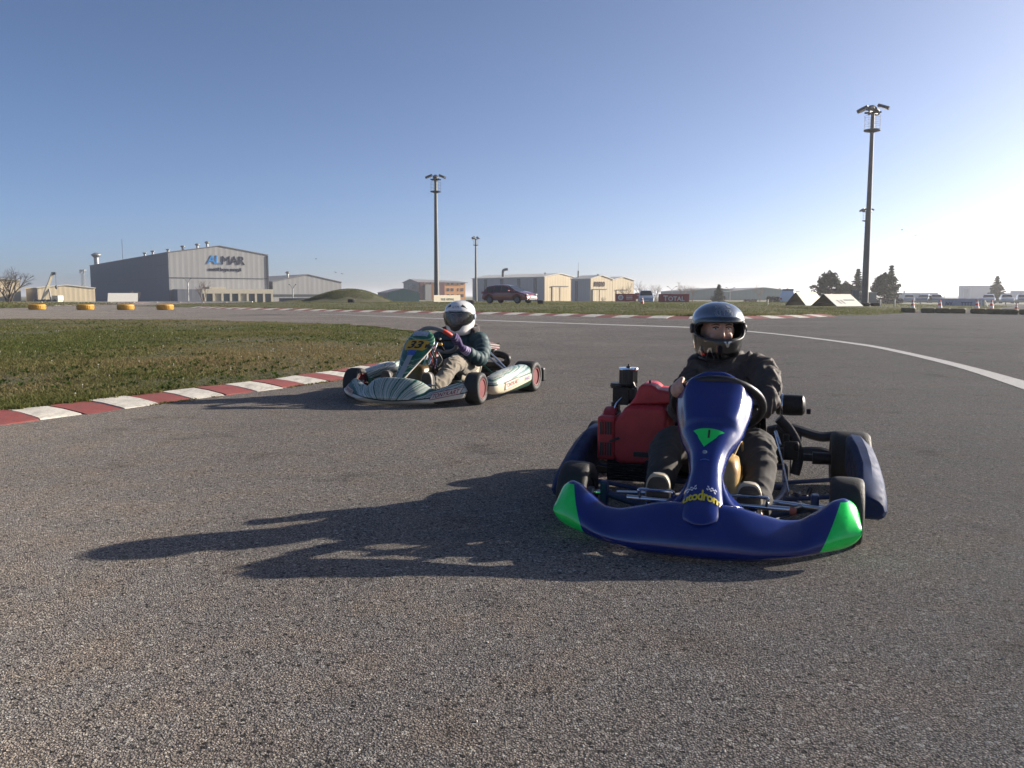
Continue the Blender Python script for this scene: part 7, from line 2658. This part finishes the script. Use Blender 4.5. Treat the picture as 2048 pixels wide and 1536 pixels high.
# --- driver of the green kart
PG = empty('person', KG.location, KG.rotation_euler.z, KG.scale[0])
tag(PG, 'driver in teal padded jacket and white helmet seated in the green kart', 'person')
M_TEAL = fabric('teal_padded_nylon', (0.010, 0.042, 0.050), 0.66, 0.0)
M_KHAKI = fabric('khaki_grey_cotton', (0.165, 0.140, 0.105), 0.9)
M_PURPLE = fabric('purple_knit', (0.040, 0.018, 0.10), 0.9, 0.3, 300)
M_LILAC = fabric('lilac_knit_band', (0.34, 0.28, 0.44), 0.9, 0.3, 300)
hc2 = Vector((-0.33, 0.015, 0.672))
hr2 = Matrix.Rotation(math.radians(9), 3, 'Z') @ Matrix.Rotation(math.radians(7), 3, 'Y')
gL = [(-0.36, 0.13, 0.475), (-0.35, 0.20, 0.46), (-0.27, 0.265, 0.385), (-0.17, 0.285, 0.315), (-0.08, 0.27, 0.340), (0.005, 0.245, 0.388)]
gR = [(-0.36, -0.13, 0.475), (-0.35, -0.20, 0.46), (-0.27, -0.255, 0.385), (-0.15, -0.265, 0.33), (-0.04, -0.23, 0.38), (0.07, -0.19, 0.445)]
gt = [(-0.36, 0, 0.12), (-0.37, 0, 0.22), (-0.37, 0, 0.32), (-0.365, 0, 0.42), (-0.355, 0.005, 0.49), (-0.35, 0.01, 0.545)]
j = MB()
j.tube(smooth_path(gt, 25), [interp(k, [0, 5, 10, 15, 20, 25], [0.165, 0.175, 0.175, 0.180, 0.150, 0.10]) for k in range(26)], 20, flat=0.75)
for arm in (gL, gR):
    sp_ = smooth_path(arm, 20)
    j.tube(sp_, [interp(k / (len(sp_) - 1), [0, 0.2, 0.45, 0.65, 0.85, 1], [0.082, 0.080, 0.072, 0.065, 0.054, 0.048]) for k in range(len(sp_))], 16)
    ball(j, arm[1], 0.085)
j.tube([(-0.33, -0.15, 0.16), (-0.33, 0.15, 0.16)], 0.105, 14)
garment('jacket', j, 0.009, M_TEAL, PG, [gL, gR, gt], 0.058, 0.012, 'puff', 3.0, 0.004, 3)
hd = MB()
hd.tube(smooth_path([(-0.30, 0.145, 0.545), (-0.37, 0.16, 0.565), (-0.44, 0.10, 0.58), (-0.46, 0.0, 0.58), (-0.44, -0.10, 0.575), (-0.37, -0.15, 0.56), (-0.30, -0.14, 0.54)], 30), 0.038, 12)
garment('hood', hd, 0.009, fabric('dark_brown_hood', (0.028, 0.018, 0.018), 0.9), PG, [[(-0.4, 0.15, 0.55), (-0.4, -0.15, 0.55)]], 0.07, 0.014, 'fold', 5.0, 0.004)
lgL = [(-0.36, 0.09, 0.15), (-0.12, 0.15, 0.235), (0.135, 0.185, 0.290), (0.34, 0.200, 0.205), (0.575, 0.205, 0.095)]
lgR = [(-0.36, -0.09, 0.15), (-0.12, -0.14, 0.235), (0.135, -0.165, 0.290), (0.34, -0.175, 0.205), (0.575, -0.18, 0.095)]
tr_ = MB()
for leg in (lgL, lgR):
    sp_ = smooth_path(leg, 24)
    tr_.tube(sp_, [interp(k / (len(sp_) - 1), [0, 0.25, 0.5, 0.75, 1], [0.10, 0.090, 0.076, 0.064, 0.056]) for k in range(len(sp_))], 16)
tr_.tube([(-0.36, -0.13, 0.15), (-0.36, 0.13, 0.15)], 0.11, 14)
garment('trousers', tr_, 0.008, M_KHAKI, PG, [lgL, lgR], 0.11, 0.012, 'fold', 11.0, 0.007, 3)
bd = MB()
HMg = head_shapes(bd, hc2 + hr2 @ Vector((0.014, 0, -0.002)), hr2, 1.08)
bd.tube([tuple(hc2 + Vector((-0.03, 0, -0.04))), (-0.355, 0.0, 0.50), (-0.37, 0, 0.4), (-0.36, 0, 0.2)], [0.055, 0.06, 0.12, 0.11], 14)
for arm, s in ((gL, 1), (gR, -1)):
    bd.tube([(-0.37, s * 0.05, 0.44)] + arm[1:] + [(arm[-1][0] + 0.03, arm[-1][1], arm[-1][2] + 0.015)], [0.06, 0.05, 0.045, 0.04, 0.034, 0.027, 0.02], 10)
for leg, s in ((lgL, 1), (lgR, -1)):
    bd.tube([(-0.36, s * 0.03, 0.16)] + leg[1:] + [(0.62, leg[-1][1], 0.09)], [0.07, 0.07, 0.055, 0.045, 0.035, 0.03], 10)
bme = remeshed(bd, 0.006, 2)
bme.materials.clear(); bme.materials.append(M_SKIN)
bme.polygons.foreach_set('use_smooth', [True] * len(bme.polygons))
bo = bpy.data.objects.new('body', bme); COL.objects.link(bo); bo.parent = PG
eyes(PG, HMg, 1.08, 0.75)
for ang, wr, mir, arm in ((84, (0.065, 0.215, 0.425), -1, gL), (-84, (0.08, -0.185, 0.45), 1, gR)):
    g = MB()
    gripping_hand(g, GW, 0.172, 40, ang, wr, mir, 1.2)
    p1 = Vector(arm[-1]).lerp(Vector(wr), 0.45); p0 = Vector(arm[-1]).lerp(Vector(arm[-2]), 0.15)
    g.tube([Vector(wr), p1, p0], [0.03, 0.036, 0.042], 14)
    gme = remeshed(g, 0.0052, 2)
    gme.materials.clear(); gme.materials.append(M_PURPLE)
    gme.polygons.foreach_set('use_smooth', [True] * len(gme.polygons))
    go = bpy.data.objects.new('glove', gme); COL.objects.link(go); go.parent = PG
    for t in (-0.1, 0.3, 0.7):
        c = p1.lerp(p0, t)
        d = (p0 - p1).normalized()
        MB().tube([c - d * 0.007, c + d * 0.007], 0.0375 + 0.006 * t, 18).build('glove_band', M_LILAC, go)
shoe(PG, (0.645, 0.200, 0.050), (0.66, 0.200, 0.262), 0.052, M_SHOEU, plain('grey_shoe_edge', (0.2, 0.18, 0.15), 0.6), M_SHOESOLE)
shoe(PG, (0.645, -0.178, 0.050), (0.66, -0.178, 0.262), 0.052, M_SHOEU, plain('dark_shoe_edge', (0.05, 0.045, 0.04), 0.6), M_SHOESOLE)
M_WHSHELL = plain('white_helmet_shell', (0.74, 0.73, 0.70), 0.22, vary=0.04, coat=1.0)
M_VISC = tinted('smoked_visor', (0.03, 0.034, 0.03), 0.58)
hel2, hfn2, hHM2 = helmet(PG, hc2, hr2, {'shell': M_WHSHELL, 'visor': M_VISC, 'pivot': M_GREYPR}, 1.09, 'closed')
for s in (-1, 1):
    helmet_patch(hfn2, hHM2, [(s * 0.42, 0.106), (s * 0.70, 0.098), (s * 0.92, 0.082), (s * 0.74, 0.108), (s * 0.62, 0.120)], [(0, 1, 2, 3, 4)], M_BLKPR, hel2, 'top_vent', 1.01)
helmet_text(hfn2, hHM2, 'GTM', 0.032, 0.0, 0.103, M_BLKPR, hel2, bold=0.0, spacing=1.2)
V = [(-0.5 + i * 0.1, 0.073 + (0.004 if k else 0) - 0.006 * abs(-0.5 + i * 0.1)) for k in (0, 1) for i in range(11)]
helmet_patch(hfn2, hHM2, V, [(i, i + 1, 12 + i, 11 + i) for i in range(10)], M_BLKPR, hel2, 'brow_line', 1.02)
V = [(-0.5 + i * 0.1, z - (0.012 * (1 - (abs(i - 5) / 5) ** 2) if k else 0)) for k, z in enumerate((-0.050, -0.062)) for i in range(11)]
helmet_patch(hfn2, hHM2, [(-0.55 + 1.1 * i / 10, -0.044 - 0.004 * (1 - abs(i - 5) / 5)) for i in range(11)] + [(-0.30 + 0.6 * i / 10, -0.092 + 0.010 * (abs(i - 5) / 5)) for i in range(11)], [(i, i + 1, 12 + i, 11 + i) for i in range(10)], M_BLKPR, hel2, 'chin_vent', 1.012)
